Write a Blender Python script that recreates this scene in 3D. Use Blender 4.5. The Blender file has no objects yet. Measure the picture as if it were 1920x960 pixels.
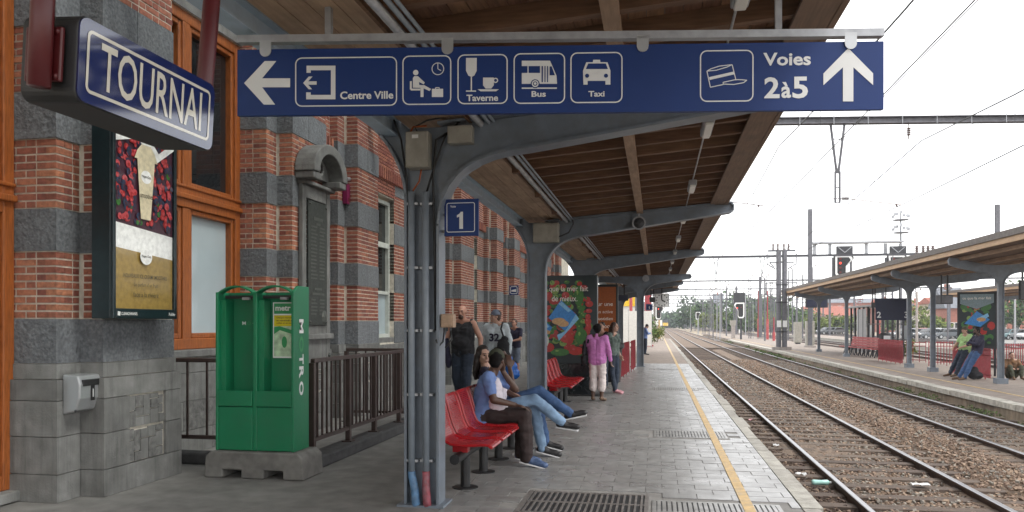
import bpy, math, random
import numpy as np
from mathutils import Vector, Matrix, noise
random.seed(7)
RNG = np.random.default_rng(7)
PI = math.pi
rad = math.radians
V = Vector
SC = bpy.context.scene
COL = SC.collection

# ------------------------------------------------------------------ camera
EYE, FOC, HOR, YAW = 1.53, 1470.0, 606.0, rad(10.44)
cam = bpy.data.cameras.new("camera")
cam.sensor_width = 36.0
cam.lens = 36.0 * FOC / 1920.0
cam.shift_y = (HOR - 480.0) / 1920.0
cam.clip_start, cam.clip_end = 0.05, 6000.0
camo = bpy.data.objects.new("camera", cam)
COL.objects.link(camo)
camo.location = (0, 0, EYE)
camo.rotation_euler = (rad(90), 0, YAW)
SC.camera = camo
CS, CC = math.sin(YAW), math.cos(YAW)

def at(px, py, D):          # measured photo pixel + depth -> world point
    u, w = (px - 960) / FOC, (HOR - py) / FOC
    return V((D * (-CS + u * CC), D * (CC + u * CS), EYE + D * w))
def gnd(px, py, z=0.0):
    return at(px, py, (EYE - z) * FOC / (py - HOR))
def atX(px, py, X):
    u = (px - 960) / FOC
    return at(px, py, X / (-CS + u * CC))
def atY(px, py, Y):
    u = (px - 960) / FOC
    return at(px, py, Y / (CC + u * CS))
def proj(p):                # world -> photo pixel (used only to rank pieces by size)
    D = -CS * p[0] + CC * p[1]
    R = CC * p[0] + CS * p[1]
    if D < 0.1: return None
    return 960 + FOC * R / D, HOR - FOC * (p[2] - EYE) / D, D

# ------------------------------------------------------------------ world, sun, exposure
SUN_EL, SUN_AZ = rad(52), rad(112)          # azimuth from +Y towards +X
W = bpy.data.worlds.new("World"); SC.world = W; W.use_nodes = True
nt = W.node_tree; nt.nodes.clear()
wo = nt.nodes.new("ShaderNodeOutputWorld"); bg = nt.nodes.new("ShaderNodeBackground")
sky = nt.nodes.new("ShaderNodeTexSky"); sky.sky_type = 'NISHITA'; sky.sun_disc = False
sky.sun_elevation = SUN_EL; sky.sun_rotation = SUN_AZ
tc = nt.nodes.new("ShaderNodeTexCoord"); ns = nt.nodes.new("ShaderNodeTexNoise")
ns.inputs["Scale"].default_value = 2.6; ns.inputs["Detail"].default_value = 5
mp = nt.nodes.new("ShaderNodeMapping"); mp.inputs["Scale"].default_value = (1, 1, 3.0)
mr = nt.nodes.new("ShaderNodeMapRange")
mr.inputs["From Min"].default_value = .3; mr.inputs["From Max"].default_value = .6
mr.inputs["To Min"].default_value = .62; mr.inputs["To Max"].default_value = .93
mx = nt.nodes.new("ShaderNodeMix"); mx.data_type = 'RGBA'
mx.inputs["B"].default_value = (10.6, 10.45, 10.3, 1)
nt.links.new(tc.outputs["Generated"], mp.inputs[0]); nt.links.new(mp.outputs[0], ns.inputs["Vector"])
nt.links.new(ns.outputs["Fac"], mr.inputs["Value"]); nt.links.new(mr.outputs[0], mx.inputs["Factor"])
nt.links.new(sky.outputs[0], mx.inputs["A"]); nt.links.new(mx.outputs["Result"], bg.inputs["Color"])
bg.inputs["Strength"].default_value = 0.13
nt.links.new(bg.outputs[0], wo.inputs[0])
sl = bpy.data.lights.new("sun", 'SUN'); sl.energy = 1.1; sl.angle = rad(14); sl.color = (1, .96, .9)
so = bpy.data.objects.new("sun", sl); COL.objects.link(so)
sd = V((math.sin(SUN_AZ) * math.cos(SUN_EL), math.cos(SUN_AZ) * math.cos(SUN_EL), math.sin(SUN_EL)))
so.rotation_euler = sd.to_track_quat('Z', 'Y').to_euler()
SC.view_settings.view_transform = 'Standard'; SC.view_settings.look = 'None'
SC.view_settings.exposure = 1.05; SC.view_settings.gamma = 1.0

# ------------------------------------------------------------------ materials
def lin(*c):
    return tuple(((x / 255) / 12.92 if x / 255 <= .04045 else (((x / 255) + .055) / 1.055) ** 2.4) for x in c) + (1,)
def mat(name, col, rough=.6, metal=0., var=.18, scale=9., bump=0., bscale=60., isl=0., obj=0., stretch=None,
        dirt=0., dscale=1.2, dcol=(.05, .045, .04), emit=None, spec=.5, alpha=1., coat=0., rvar=0., trans=0., streak=0.):
    m = bpy.data.materials.new(name); m.use_nodes = True
    n = m.node_tree; b = n.nodes["Principled BSDF"]; L = n.links.new
    N = lambda t: n.nodes.new("ShaderNode" + t)
    b.inputs["Roughness"].default_value = rough; b.inputs["Metallic"].default_value = metal
    b.inputs["Specular IOR Level"].default_value = spec
    b.inputs["Coat Weight"].default_value = coat; b.inputs["Coat Roughness"].default_value = .06
    b.inputs["Transmission Weight"].default_value = trans
    b.inputs["Alpha"].default_value = alpha
    c = tuple(col[:3])
    t = N("NewGeometry"); vec = t.outputs["Position"]
    if stretch:
        k = N("Mapping"); k.inputs["Scale"].default_value = stretch; L(vec, k.inputs[0]); vec = k.outputs[0]
    z = N("TexNoise"); z.inputs["Scale"].default_value = scale; z.inputs["Detail"].default_value = 6
    L(vec, z.inputs["Vector"])
    r = N("ValToRGB")
    r.color_ramp.elements[0].position = .3; r.color_ramp.elements[1].position = .72
    r.color_ramp.elements[0].color = tuple(max(0, x * (1 - var)) for x in c) + (1,)
    r.color_ramp.elements[1].color = tuple(min(1, x * (1 + var)) for x in c) + (1,)
    L(z.outputs["Fac"], r.inputs[0]); out = r.outputs[0]
    def hsv(src, amount, out):
        h = N("HueSaturation"); q = N("MapRange"); q.inputs["To Min"].default_value = 1 - amount; q.inputs["To Max"].default_value = 1 + amount
        L(src, q.inputs["Value"]); L(q.outputs[0], h.inputs["Value"])
        q2 = N("MapRange"); q2.inputs["To Min"].default_value = .5 - .03 * amount; q2.inputs["To Max"].default_value = .5 + .03 * amount
        L(src, q2.inputs["Value"]); L(q2.outputs[0], h.inputs["Hue"])
        L(out, h.inputs["Color"]); return h.outputs[0]
    if isl:
        g = N("NewGeometry"); out = hsv(g.outputs["Random Per Island"], isl, out)
    if obj:
        g = N("ObjectInfo"); out = hsv(g.outputs["Random"], obj, out)
    if dirt:
        d = N("TexNoise"); d.inputs["Scale"].default_value = dscale; d.inputs["Detail"].default_value = 8; d.inputs["Roughness"].default_value = .65
        L(t.outputs["Position"], d.inputs["Vector"])
        q = N("MapRange"); q.inputs["From Min"].default_value = .45; q.inputs["From Max"].default_value = .75; q.inputs["To Max"].default_value = dirt
        L(d.outputs["Fac"], q.inputs["Value"])
        x = N("Mix"); x.data_type = 'RGBA'; x.inputs["B"].default_value = tuple(dcol) + (1,)
        L(q.outputs[0], x.inputs["Factor"]); L(out, x.inputs["A"]); out = x.outputs["Result"]
    if streak:
        k = N("Mapping"); k.inputs["Scale"].default_value = (9, 9, .7); L(t.outputs["Position"], k.inputs[0])
        d = N("TexNoise"); d.inputs["Scale"].default_value = 1.0; d.inputs["Detail"].default_value = 7; d.inputs["Roughness"].default_value = .7; L(k.outputs[0], d.inputs["Vector"])
        q = N("MapRange"); q.inputs["From Min"].default_value = .48; q.inputs["From Max"].default_value = .72; q.inputs["To Max"].default_value = streak; L(d.outputs["Fac"], q.inputs["Value"])
        x = N("Mix"); x.data_type = 'RGBA'; x.inputs["B"].default_value = tuple(v * .35 for v in c) + (1,)
        L(q.outputs[0], x.inputs["Factor"]); L(out, x.inputs["A"]); out = x.outputs["Result"]
    L(out, b.inputs["Base Color"])
    if rvar:
        d = N("TexNoise"); d.inputs["Scale"].default_value = scale * .35; d.inputs["Detail"].default_value = 5; L(vec, d.inputs["Vector"])
        q = N("MapRange"); q.inputs["From Min"].default_value = .3; q.inputs["From Max"].default_value = .7
        q.inputs["To Min"].default_value = max(.03, rough - rvar); q.inputs["To Max"].default_value = min(1, rough + rvar)
        L(d.outputs["Fac"], q.inputs["Value"]); L(q.outputs[0], b.inputs["Roughness"])
    if bump:
        d = N("TexNoise"); d.inputs["Scale"].default_value = bscale; d.inputs["Detail"].default_value = 7; L(vec, d.inputs["Vector"])
        q = N("Bump"); q.inputs["Strength"].default_value = 1.0; q.inputs["Distance"].default_value = bump
        L(d.outputs["Fac"], q.inputs["Height"]); L(q.outputs[0], b.inputs["Normal"])
    if emit:
        b.inputs["Emission Color"].default_value = tuple(emit[:3]) + (1,); b.inputs["Emission Strength"].default_value = emit[3]
    return m
K = {}
def defmats():
    A = lambda k, *a, **w: K.__setitem__(k, mat(k, *a, **w))
    A('brick', (.315, .112, .068), .85, var=.34, scale=26, bump=.004, bscale=90, isl=.3, obj=.3, dirt=.4, dscale=2.2, dcol=(.16, .085, .065))
    A('mortar', (.60, .55, .47), .95, var=.25, scale=14, bump=.003, bscale=120, dirt=.55, dscale=3, dcol=(.22, .19, .16))
    A('stone', (.138, .146, .156), .9, streak=.35, var=.35, scale=34, bump=.018, bscale=26, isl=.12, obj=.15, dirt=.35, dscale=5, dcol=(.07, .072, .075))
    A('plinth', (.182, .181, .174), .8, streak=.7, var=.22, scale=7, bump=.004, bscale=70, obj=.16, dirt=.6, dscale=2.6, dcol=(.10, .098, .09))
    A('carved', (.16, .158, .152), .85, var=.4, scale=18, bump=.008, bscale=40, dirt=.5, dscale=6, dcol=(.07, .068, .065))
    A('bronze', (.055, .06, .055), .55, .4, var=.3, scale=20, bump=.003, bscale=70)
    A('bronze_relief', (.10, .105, .095), .5, .4, var=.2)
    A('orange_wood', (.30, .085, .018), .45, var=.35, scale=14, stretch=(6, 6, .6), rvar=.12, dirt=.25, dscale=3, dcol=(.12, .03, .01))
    A('glass_dark', (.012, .014, .016), .04, var=.3, scale=1.5, spec=.8)
    A('glass_blind', (.40, .47, .50), .12, var=.12, scale=1.2, spec=.6)
    A('white_frame', (.5, .52, .48), .5, var=.12)
    A('steel', (.15, .177, .212), .42, var=.14, scale=6, dirt=.5, dscale=4.5, dcol=(.105, .098, .09), bump=.0006, bscale=150)
    A('beam', (.36, .46, .56), .4, var=.12, scale=5, dirt=.3, dscale=4, dcol=(.12, .11, .1))
    A('galv', (.34, .35, .37), .4, .35, var=.15, scale=14, dirt=.25, dscale=6)
    A('wood_ceiling', (.20, .105, .06), .75, var=.3, scale=7, stretch=(6, .5, 6), bump=.0015, bscale=60, obj=.22, dirt=.4, dscale=2.5, dcol=(.055, .03, .02))
    A('wood_soffit', (.36, .245, .165), .7, var=.22, scale=6, stretch=(5, .5, 5), bump=.001, bscale=60, obj=.12, dirt=.4, dscale=3, dcol=(.1, .06, .035))
    A('wood_joist', (.15, .08, .046), .75, var=.3, scale=8, stretch=(.6, 6, 6), obj=.15, dirt=.35, dscale=3, dcol=(.05, .03, .02))
    A('wood_fascia', (.20, .135, .095), .7, var=.2, scale=8, stretch=(6, .4, 6), dirt=.3, dscale=3)
    A('wood_under', (.15, .098, .066), .75, var=.25, scale=8, stretch=(6, .4, 6), dirt=.35, dscale=3, dcol=(.06, .04, .03))
    A('wood_pale', (.42, .28, .17), .7, var=.2, scale=8, stretch=(6, .4, 6), dirt=.3, dscale=3, dcol=(.18, .12, .08))
    A('roof_felt', (.14, .125, .115), .9, var=.2)
    A('sign_blue', (.006, .028, .135), .5, var=.05, scale=3, rvar=.04, spec=.3)
    A('sign_navy', (.003, .006, .03), .5)
    A('sign_white', (.62, .63, .63), .4, var=.04)
    A('sign_blue_gloss', (.005, .011, .075), .06, var=.05, coat=.6, spec=.8)
    A('sign_cream', (.60, .57, .47), .08, var=.05, coat=.6, spec=.8)
    A('black', (.014, .014, .015), .5, var=.3)
    A('black_gloss', (.012, .015, .017), .12, var=.2)
    A('dark_metal', (.035, .035, .04), .5, .2, var=.25)
    A('maroon', (.085, .008, .010), .4, var=.2, scale=6, dirt=.3, dscale=6)
    A('rail_paint', (.055, .036, .032), .42, var=.25, dirt=.3, dscale=8, dcol=(.08, .06, .05))
    A('red', (.36, .009, .013), .28, var=.12, scale=6, rvar=.08, dirt=.2, dscale=8, dcol=(.2, .02, .02))
    A('red_old', (.36, .045, .05), .5, var=.3, scale=12, dirt=.35, dscale=7, dcol=(.5, .3, .28))
    A('red_fence', (.27, .02, .03), .45, var=.2, scale=10, dirt=.35, dscale=6, dcol=(.3, .13, .13))
    A('green_box', (.004, .165, .07), .42, var=.12, scale=3, rvar=.1, dirt=.45, dscale=6, dcol=(.03, .10, .06), bump=.0008, bscale=30)
    A('green_print', (.03, .26, .09), .3, var=.1)
    A('pale_print', (.42, .55, .38), .3, var=.35, scale=14)
    A('yellow_print', (.62, .50, .01), .3, var=.1)
    A('white_print', (.72, .73, .72), .3, var=.04)
    A('concrete', (.165, .16, .148), .9, var=.2, scale=12, bump=.003, bscale=90, dirt=.4, dscale=4)
    A('kerb', (.06, .06, .062), .85, var=.25, scale=12, bump=.003, bscale=90, dirt=.3)
    A('cabinet', (.30, .285, .245), .5, var=.12, dirt=.3, dscale=7)
    A('silver', (.42, .43, .44), .33, .5, var=.1, dirt=.2, dscale=9)
    A('purple', (.16, .008, .06), .4, var=.1)
    A('pipe', (.20, .23, .265), .4, var=.1)
    A('pipe_blue', (.09, .19, .33), .55, var=.45, scale=18, dirt=.7, dscale=16, dcol=(.17, .2, .23))
    A('pipe_red', (.27, .06, .075), .55, var=.45, scale=18, dirt=.7, dscale=14, dcol=(.17, .2, .23))
    A('orange_cable', (.40, .09, .02), .5)
    A('asphalt', (.19, .183, .172), .82, var=.22, scale=5, bump=.002, bscale=160, dirt=.35, dscale=.9, dcol=(.10, .095, .09), rvar=.12)
    A('paver', (.215, .212, .207), .33, var=.22, scale=9, bump=.0007, bscale=140, isl=.08, obj=.08, dirt=.45, dscale=1.6, dcol=(.125, .12, .115), rvar=.09)
    A('coping', (.30, .285, .25), .7, var=.25, scale=9, bump=.006, bscale=40, obj=.14, dirt=.55, dscale=4, dcol=(.13, .12, .1))
    A('coping_pale', (.44, .42, .37), .75, var=.25, scale=9, bump=.006, bscale=40, obj=.12, dirt=.75, dscale=5, dcol=(.16, .14, .11))
    A('wall_concrete', (.20, .155, .112), .9, var=.35, scale=7, bump=.006, bscale=30, stretch=(1, 1, .35), dirt=.5, dscale=2.5, obj=.14)
    A('far_paving', (.235, .195, .165), .85, var=.25, scale=4, bump=.002, bscale=120, dirt=.4, dscale=.7, dcol=(.14, .125, .115))
    A('yellow_line', (.45, .30, .115), .55, var=.25, scale=14, dirt=.7, dscale=9, dcol=(.25, .22, .18))
    A('grate', (.30, .295, .285), .4, .35, var=.3, dirt=.4, dscale=8)
    A('grate_dark', (.17, .155, .145), .5, .3, var=.3, dirt=.4, dscale=8)
    A('ballast_dark', (.085, .058, .045), .95, var=.3, scale=12, isl=.4)
    A('ballast_bed', (.16, .115, .082), .95, var=.4, scale=22, bump=.05, bscale=16, dirt=.4, dscale=1.0, dcol=(.085, .07, .06))
    A('ballast_stone', (.21, .148, .108), .95, var=.3, scale=12, isl=.25, bump=.004, bscale=90)
    A('ballast_grey', (.205, .185, .158), .95, var=.3, scale=12, isl=.25, bump=.004, bscale=90)
    A('yard', (.30, .245, .175), .95, var=.3, scale=1.2, bump=.05, bscale=6, dirt=.55, dscale=.15, dcol=(.14, .12, .095))
    A('sleeper', (.105, .078, .06), .9, var=.4, scale=10, stretch=(.5, 5, 5), obj=.25, bump=.004, bscale=50)
    A('rail_rust', (.07, .042, .03), .7, var=.35, scale=15)
    A('rail_top', (.30, .30, .31), .34, .95, var=.06)
    A('lamp_glass', (.7, .7, .66), .3, var=.03)
    A('lens_red', (.5, .01, .005), .3, emit=(1, .05, .02, 1.1))
    A('lens_dim', (.10, .01, .008), .3)
    A('mast', (.125, .125, .14), .6, .2, var=.2, dirt=.3, dscale=3)
    A('mast_conc', (.30, .27, .25), .85, var=.2)
    A('insulator', (.07, .035, .03), .3)
    A('wire', (.03, .03, .032), .5, .5)
    A('leaf', (.07, .115, .032), .7, var=.5, scale=1.1, isl=.5, spec=.25)
    A('leaf_dark', (.05, .085, .036), .7, var=.5, scale=1.1, isl=.5, spec=.25)
    A('leaf_yellow', (.12, .15, .03), .7, var=.4, scale=1.1, isl=.45, spec=.25)
    A('bark', (.09, .065, .045), .9, var=.3)
    A('weed', (.075, .11, .03), .8, var=.4, scale=3, isl=.5)
    A('house_red', (.30, .12, .085), .9, var=.2, scale=3)
    A('house_cream', (.46, .40, .32), .9, var=.12, scale=2)
    A('house_white', (.6, .58, .54), .85, var=.08)
    A('roof_red', (.27, .09, .06), .85, var=.3, scale=3, bump=.02, bscale=8)
    A('roof_slate', (.13, .14, .16), .7, var=.2, scale=3)
    A('train_yellow', (.65, .42, .02), .4)
    A('train_dark', (.03, .04, .04), .4)
    A('skin_dark', (.085, .042, .027), .5, var=.15)
    A('skin', (.45, .27, .2), .55, var=.12)
    A('skin_ruddy', (.44, .23, .165), .5, var=.15)
    A('hair_dark', (.02, .012, .009), .55, var=.5, scale=30, stretch=(6, 6, 1))
    A('hair_black', (.006, .005, .005), .75, var=.5, scale=30, spec=.2)
    A('hair_brown', (.055, .026, .015), .5, var=.5, scale=30, stretch=(6, 6, 1))
    A('eye', (.01, .008, .008), .2); A('lip', (.25, .09, .075), .5)
    cl = dict(bump=.006, bscale=16)
    A('cloth_blue', (.135, .21, .43), .85, var=.14, **cl); A('cloth_white', (.62, .57, .62), .85, var=.1, **cl)
    A('cloth_black', (.014, .014, .017), .85, var=.3, **cl); A('cloth_brownblack', (.026, .015, .014), .85, var=.3, **cl)
    A('cloth_grey', (.46, .51, .54), .85, var=.12, **cl); A('cloth_greyblue', (.16, .19, .25), .85, var=.14, **cl); A('cloth_navy', (.022, .02, .045), .85, var=.25, **cl)
    A('cloth_purple', (.52, .19, .46), .85, var=.12, **cl); A('cloth_beige', (.62, .55, .53), .85, var=.1, **cl)
    A('cloth_greygreen', (.10, .13, .115), .85, var=.35, scale=22, **cl); A('cloth_green', (.30, .46, .20), .85, var=.14, **cl)
    A('cloth_olive', (.045, .05, .03), .85, var=.2, **cl); A('cloth_camo', (.09, .085, .055), .9, var=.6, scale=22)
    A('cloth_brown', (.16, .085, .04), .8, var=.3, **cl)
    A('denim', (.04, .085, .19), .85, var=.25, scale=6, **cl); A('denim_light', (.17, .26, .38), .85, var=.3, scale=6, **cl)
    A('denim_dark', (.02, .03, .05), .85, var=.25, scale=6, **cl)
    A('shoe_black', (.014, .013, .014), .5); A('shoe_white', (.6, .6, .6), .5); A('shoe_blue', (.05, .085, .17), .5, var=.3); A('shoe_brown', (.11, .06, .03), .5)
    A('shoe_pink', (.5, .25, .28), .5)
    A('bag_blue', (.01, .15, .62), .25, var=.3, scale=9, bump=.01, bscale=18, spec=.7)
    A('litter', (.5, .5, .5), .6, bump=.01, bscale=30); A('bottle_green', (.35, .6, .55), .15, var=.2)
    for i, c in enumerate([(.30, .30, .33), (.05, .09, .2), (.55, .56, .58), (.12, .13, .14), (.35, .03, .03), (.09, .16, .17)]):
        A('car_paint%d' % i, c, .25, .2, var=.05, coat=.5)
defmats()
def glazing(name, tint, gloss):
    m = bpy.data.materials.new(name); m.use_nodes = True; n = m.node_tree; n.nodes.clear()
    o, x, t, g, d, y = [n.nodes.new('Shader' + k) for k in ('NodeOutputMaterial', 'NodeMixShader', 'NodeBsdfTransparent', 'NodeBsdfGlossy', 'NodeBsdfTranslucent', 'NodeMixShader')]
    t.inputs[0].default_value = tint + (1,); g.inputs['Roughness'].default_value = .05; d.inputs[0].default_value = (.5, .5, .46, 1)
    f = n.nodes.new('ShaderNodeFresnel'); z = n.nodes.new('ShaderNodeTexNoise'); z.inputs['Scale'].default_value = 3; z.inputs['Detail'].default_value = 6
    q = n.nodes.new('ShaderNodeMapRange'); q.inputs['From Min'].default_value = .4; q.inputs['From Max'].default_value = .7; q.inputs['To Max'].default_value = gloss
    n.links.new(z.outputs['Fac'], q.inputs['Value']); n.links.new(q.outputs[0], y.inputs[0]); n.links.new(t.outputs[0], y.inputs[1]); n.links.new(d.outputs[0], y.inputs[2])
    n.links.new(f.outputs[0], x.inputs[0]); n.links.new(y.outputs[0], x.inputs[1]); n.links.new(g.outputs[0], x.inputs[2]); n.links.new(x.outputs[0], o.inputs[0])
    K[name] = m
glazing('roof_glass', (.93, .95, .94), .3); glazing('clear_glass', (.9, .93, .92), .06)
ONE = [(-.11, -.5), (.11, -.5), (.11, .5), (-.03, .5), (-.09, .40), (-.26, .30), (-.26, .17), (-.11, .22)]

# ------------------------------------------------------------------ mesh helpers
class MB:
    def __init__(s): s.v, s.f, s.m, s.c = [], [], [], 0
    def add(s, vs, fs):
        o = len(s.v); s.v.extend([tuple(p) for p in vs])
        for f in fs: s.f.append(tuple(o + i for i in f)); s.m.append(s.c)
        return s
    def mi(s, i): s.c = i; return s
    def quad(s, *p): return s.add(p, [tuple(range(len(p)))])
    def box(s, x0, x1, y0, y1, z0, z1):
        return s.add([(x, y, z) for z in (z0, z1) for y in (y0, y1) for x in (x0, x1)],
                     [(0, 2, 3, 1), (4, 5, 7, 6), (0, 1, 5, 4), (2, 6, 7, 3), (0, 4, 6, 2), (1, 3, 7, 5)])
    def bar(s, p, q, w, h, up=(0, 0, 1)):
        p, q = V(p), V(q); d = (q - p).normalized(); u = V(up)
        if abs(d.dot(u)) > .98: u = V((0, 1, 0))
        a = d.cross(u).normalized(); b = a.cross(d).normalized()
        a, b = a * w / 2, b * h / 2
        return s.add([p - a - b, p + a - b, p + a + b, p - a + b, q - a - b, q + a - b, q + a + b, q - a + b],
                     [(0, 1, 2, 3), (7, 6, 5, 4), (0, 4, 5, 1), (1, 5, 6, 2), (2, 6, 7, 3), (3, 7, 4, 0)])
    def tube(s, pts, r, n=8, cap=True):
        pts = [V(p) for p in pts]; R = r if isinstance(r, (list, tuple)) else [r] * len(pts)
        o = len(s.v); pa = None
        for i, p in enumerate(pts):
            d = (pts[min(i + 1, len(pts) - 1)] - pts[max(i - 1, 0)]).normalized()
            if pa is None:
                a = d.cross(V((0, 0, 1)))
                if a.length < .1: a = d.cross(V((0, 1, 0)))
            else: a = pa - d * pa.dot(d)
            a.normalize(); pa = a; b = d.cross(a)
            for k in range(n):
                t = 2 * PI * k / n; s.v.append(tuple(p + a * R[i] * math.cos(t) + b * R[i] * math.sin(t)))
        for i in range(len(pts) - 1):
            for k in range(n):
                j = o + i * n; s.f.append((j + k, j + (k + 1) % n, j + n + (k + 1) % n, j + n + k)); s.m.append(s.c)
        if cap:
            s.f.append(tuple(o + k for k in reversed(range(n)))); s.m.append(s.c)
            j = o + (len(pts) - 1) * n; s.f.append(tuple(j + k for k in range(n))); s.m.append(s.c)
        return s
    def prism(s, poly, org, u, v, depth):
        org, u, v = V(org), V(u), V(v); w = u.cross(v).normalized() * depth; n = len(poly)
        P = [org + u * a + v * b for a, b in poly]
        fs = [tuple(reversed(range(n))), tuple(range(n, 2 * n))] + [(i, (i + 1) % n, n + (i + 1) % n, n + i) for i in range(n)]
        return s.add(P + [p + w for p in P], fs)
    def flat(s, poly, org, u, v):
        org, u, v = V(org), V(u), V(v)
        return s.add([org + u * a + v * b for a, b in poly], [tuple(range(len(poly)))])
    def lathe(s, prof, c, n=16):
        o = len(s.v)
        for r, z in prof:
            for k in range(n):
                t = 2 * PI * k / n; s.v.append((c[0] + r * math.cos(t), c[1] + r * math.sin(t), c[2] + z))
        for i in range(len(prof) - 1):
            for k in range(n):
                j = o + i * n; s.f.append((j + k, j + (k + 1) % n, j + n + (k + 1) % n, j + n + k)); s.m.append(s.c)
        s.f.append(tuple(o + k for k in reversed(range(n)))); s.m.append(s.c)
        j = o + (len(prof) - 1) * n; s.f.append(tuple(j + k for k in range(n))); s.m.append(s.c)
        return s
    def ball(s, c, r, n=12, rot=None):
        r = (r, r, r) if not isinstance(r, (tuple, list)) else r; c = V(c); o = len(s.v); h = n // 2
        for i in range(h + 1):
            for k in range(n):
                a, t = PI * i / h, 2 * PI * k / n
                p = V((r[0] * math.sin(a) * math.cos(t), r[1] * math.sin(a) * math.sin(t), r[2] * math.cos(a)))
                s.v.append(tuple(c + (rot @ p if rot else p)))
        for i in range(h):
            for k in range(n):
                j = o + i * n; s.f.append((j + k, j + n + k, j + n + (k + 1) % n, j + (k + 1) % n)); s.m.append(s.c)
        return s
    def text(s, txt, org, u, v, h=None, w=None, bold=.02, align='c', rot=0):
        vs, fs, bb = glyphs(txt, bold); x0, x1, y0, y1 = bb
        org, u, v = V(org), V(u), V(v)
        sy = h / (y1 - y0); sx = (w / (x1 - x0)) if w else sy
        ox = {'c': (x0 + x1) / 2, 'l': x0, 'r': x1}[align]; oy = (y0 + y1) / 2
        return s.add([org + u * ((x - ox) * sx) + v * ((y - oy) * sy) for x, y in vs], fs)
    def build(s, name, mats, parent=None, smooth=False, bevel=0, kind=None):
        o = obj_from(name, s.v, s.f, mats, parent, s.m)
        if smooth: o.data.polygons.foreach_set('use_smooth', [True] * len(o.data.polygons))
        if bevel:
            b = o.modifiers.new('bevel', 'BEVEL'); b.width = bevel; b.segments = 2; b.limit_method = 'ANGLE'; b.angle_limit = rad(40)
        if kind: o['kind'] = kind
        return o
_G = {}
def glyphs(txt, bold):
    k = (txt, bold)
    if k not in _G:
        c = bpy.data.curves.new('lettering', 'FONT'); c.body = txt; c.size = 1; c.offset = bold; c.resolution_u = 3
        t = bpy.data.objects.new('lettering', c); COL.objects.link(t)
        me = bpy.data.meshes.new_from_object(t.evaluated_get(bpy.context.evaluated_depsgraph_get()))
        vs = [(p.co.x, p.co.y) for p in me.vertices]; fs = [tuple(p.vertices) for p in me.polygons]
        bpy.data.objects.remove(t); bpy.data.curves.remove(c); bpy.data.meshes.remove(me)
        xs = [p[0] for p in vs]; ys = [p[1] for p in vs]
        _G[k] = (vs, fs, (min(xs), max(xs), min(ys), max(ys)))
    return _G[k]
def root_loc(p):
    l = V((0, 0, 0))
    while p is not None: l = l + p.location; p = p.parent
    return l
def obj_from(name, v, f, mats, parent=None, midx=None):
    L = root_loc(parent)
    if L.length > 0: v = [(a - L.x, b - L.y, c - L.z) for a, b, c in v]
    me = bpy.data.meshes.new(name); me.from_pydata(v, [], f)
    ms = mats if isinstance(mats, (list, tuple)) else [mats]
    for m in ms: me.materials.append(K[m])
    if midx and len(ms) > 1: me.polygons.foreach_set('material_index', midx)
    me.update()
    o = bpy.data.objects.new(name, me); COL.objects.link(o)
    if parent is not None: o.parent = parent
    return o
def np_mesh(name, verts, faces, mats, parent=None, midx=None):
    """verts (n,3), faces (m,k) numpy"""
    L = root_loc(parent); verts = np.asarray(verts, dtype=np.float32) - np.array(L[:], dtype=np.float32)
    me = bpy.data.meshes.new(name); n, k = faces.shape
    me.vertices.add(len(verts)); me.vertices.foreach_set('co', verts.ravel())
    me.loops.add(n * k); me.loops.foreach_set('vertex_index', faces.astype(np.int32).ravel())
    me.polygons.add(n); me.polygons.foreach_set('loop_start', np.arange(0, n * k, k, dtype=np.int32))
    ms = mats if isinstance(mats, (list, tuple)) else [mats]
    for m in ms: me.materials.append(K[m])
    if midx is not None: me.polygons.foreach_set('material_index', np.asarray(midx, dtype=np.int32))
    me.polygons.foreach_set('use_smooth', [False] * n)
    me.update(calc_edges=True); me.validate()
    o = bpy.data.objects.new(name, me); COL.objects.link(o)
    if parent is not None: o.parent = parent
    return o
def tag(o, label=None, cat=None, group=None, kind=None):
    if label: o['label'] = label
    if cat: o['category'] = cat
    if group: o['group'] = group
    if kind: o['kind'] = kind
    return o
def thing(name, label, cat, loc=(0, 0, 0), group=None):
    e = bpy.data.objects.new(name, None); COL.objects.link(e); e.location = loc; e.empty_display_size = .1
    return tag(e, label, cat, group)
def setting(name, kids=False):
    e = bpy.data.objects.new(name, None); COL.objects.link(e); e['kind'] = 'structure'; return e
def copy_tree(o, parent=None):
    c = o.copy(); COL.objects.link(c); c.parent = parent
    for ch in list(o.children): copy_tree(ch, c)
    return c
def dup(o, loc, rz=0, label=None, sc=1):
    c = copy_tree(o); c.location = loc; c.rotation_euler = (0, 0, rz); c.scale = (sc, sc, sc)
    if label: c['label'] = label
    return c
_UB = {}
def unit_box(mname):
    if mname not in _UB:
        b = MB().box(-.5, .5, -.5, .5, -.5, .5); me = bpy.data.meshes.new(mname + '_block'); me.from_pydata(b.v, [], b.f)
        me.materials.append(K[mname]); _UB[mname] = me
    return _UB[mname]
def piece(name, b, mname, parent):       # a box piece (x0,x1,y0,y1,z0,z1) sharing one mesh
    o = bpy.data.objects.new(name, unit_box(mname)); COL.objects.link(o); L = root_loc(parent)
    o.location = ((b[0] + b[1]) / 2 - L.x, (b[2] + b[3]) / 2 - L.y, (b[4] + b[5]) / 2 - L.z)
    o.scale = (b[1] - b[0], b[3] - b[2], b[5] - b[4]); o.parent = parent
    return o
BOXF = np.array([(0, 2, 3, 1), (4, 5, 7, 6), (0, 1, 5, 4), (2, 6, 7, 3), (0, 4, 6, 2), (1, 3, 7, 5)])
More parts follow.
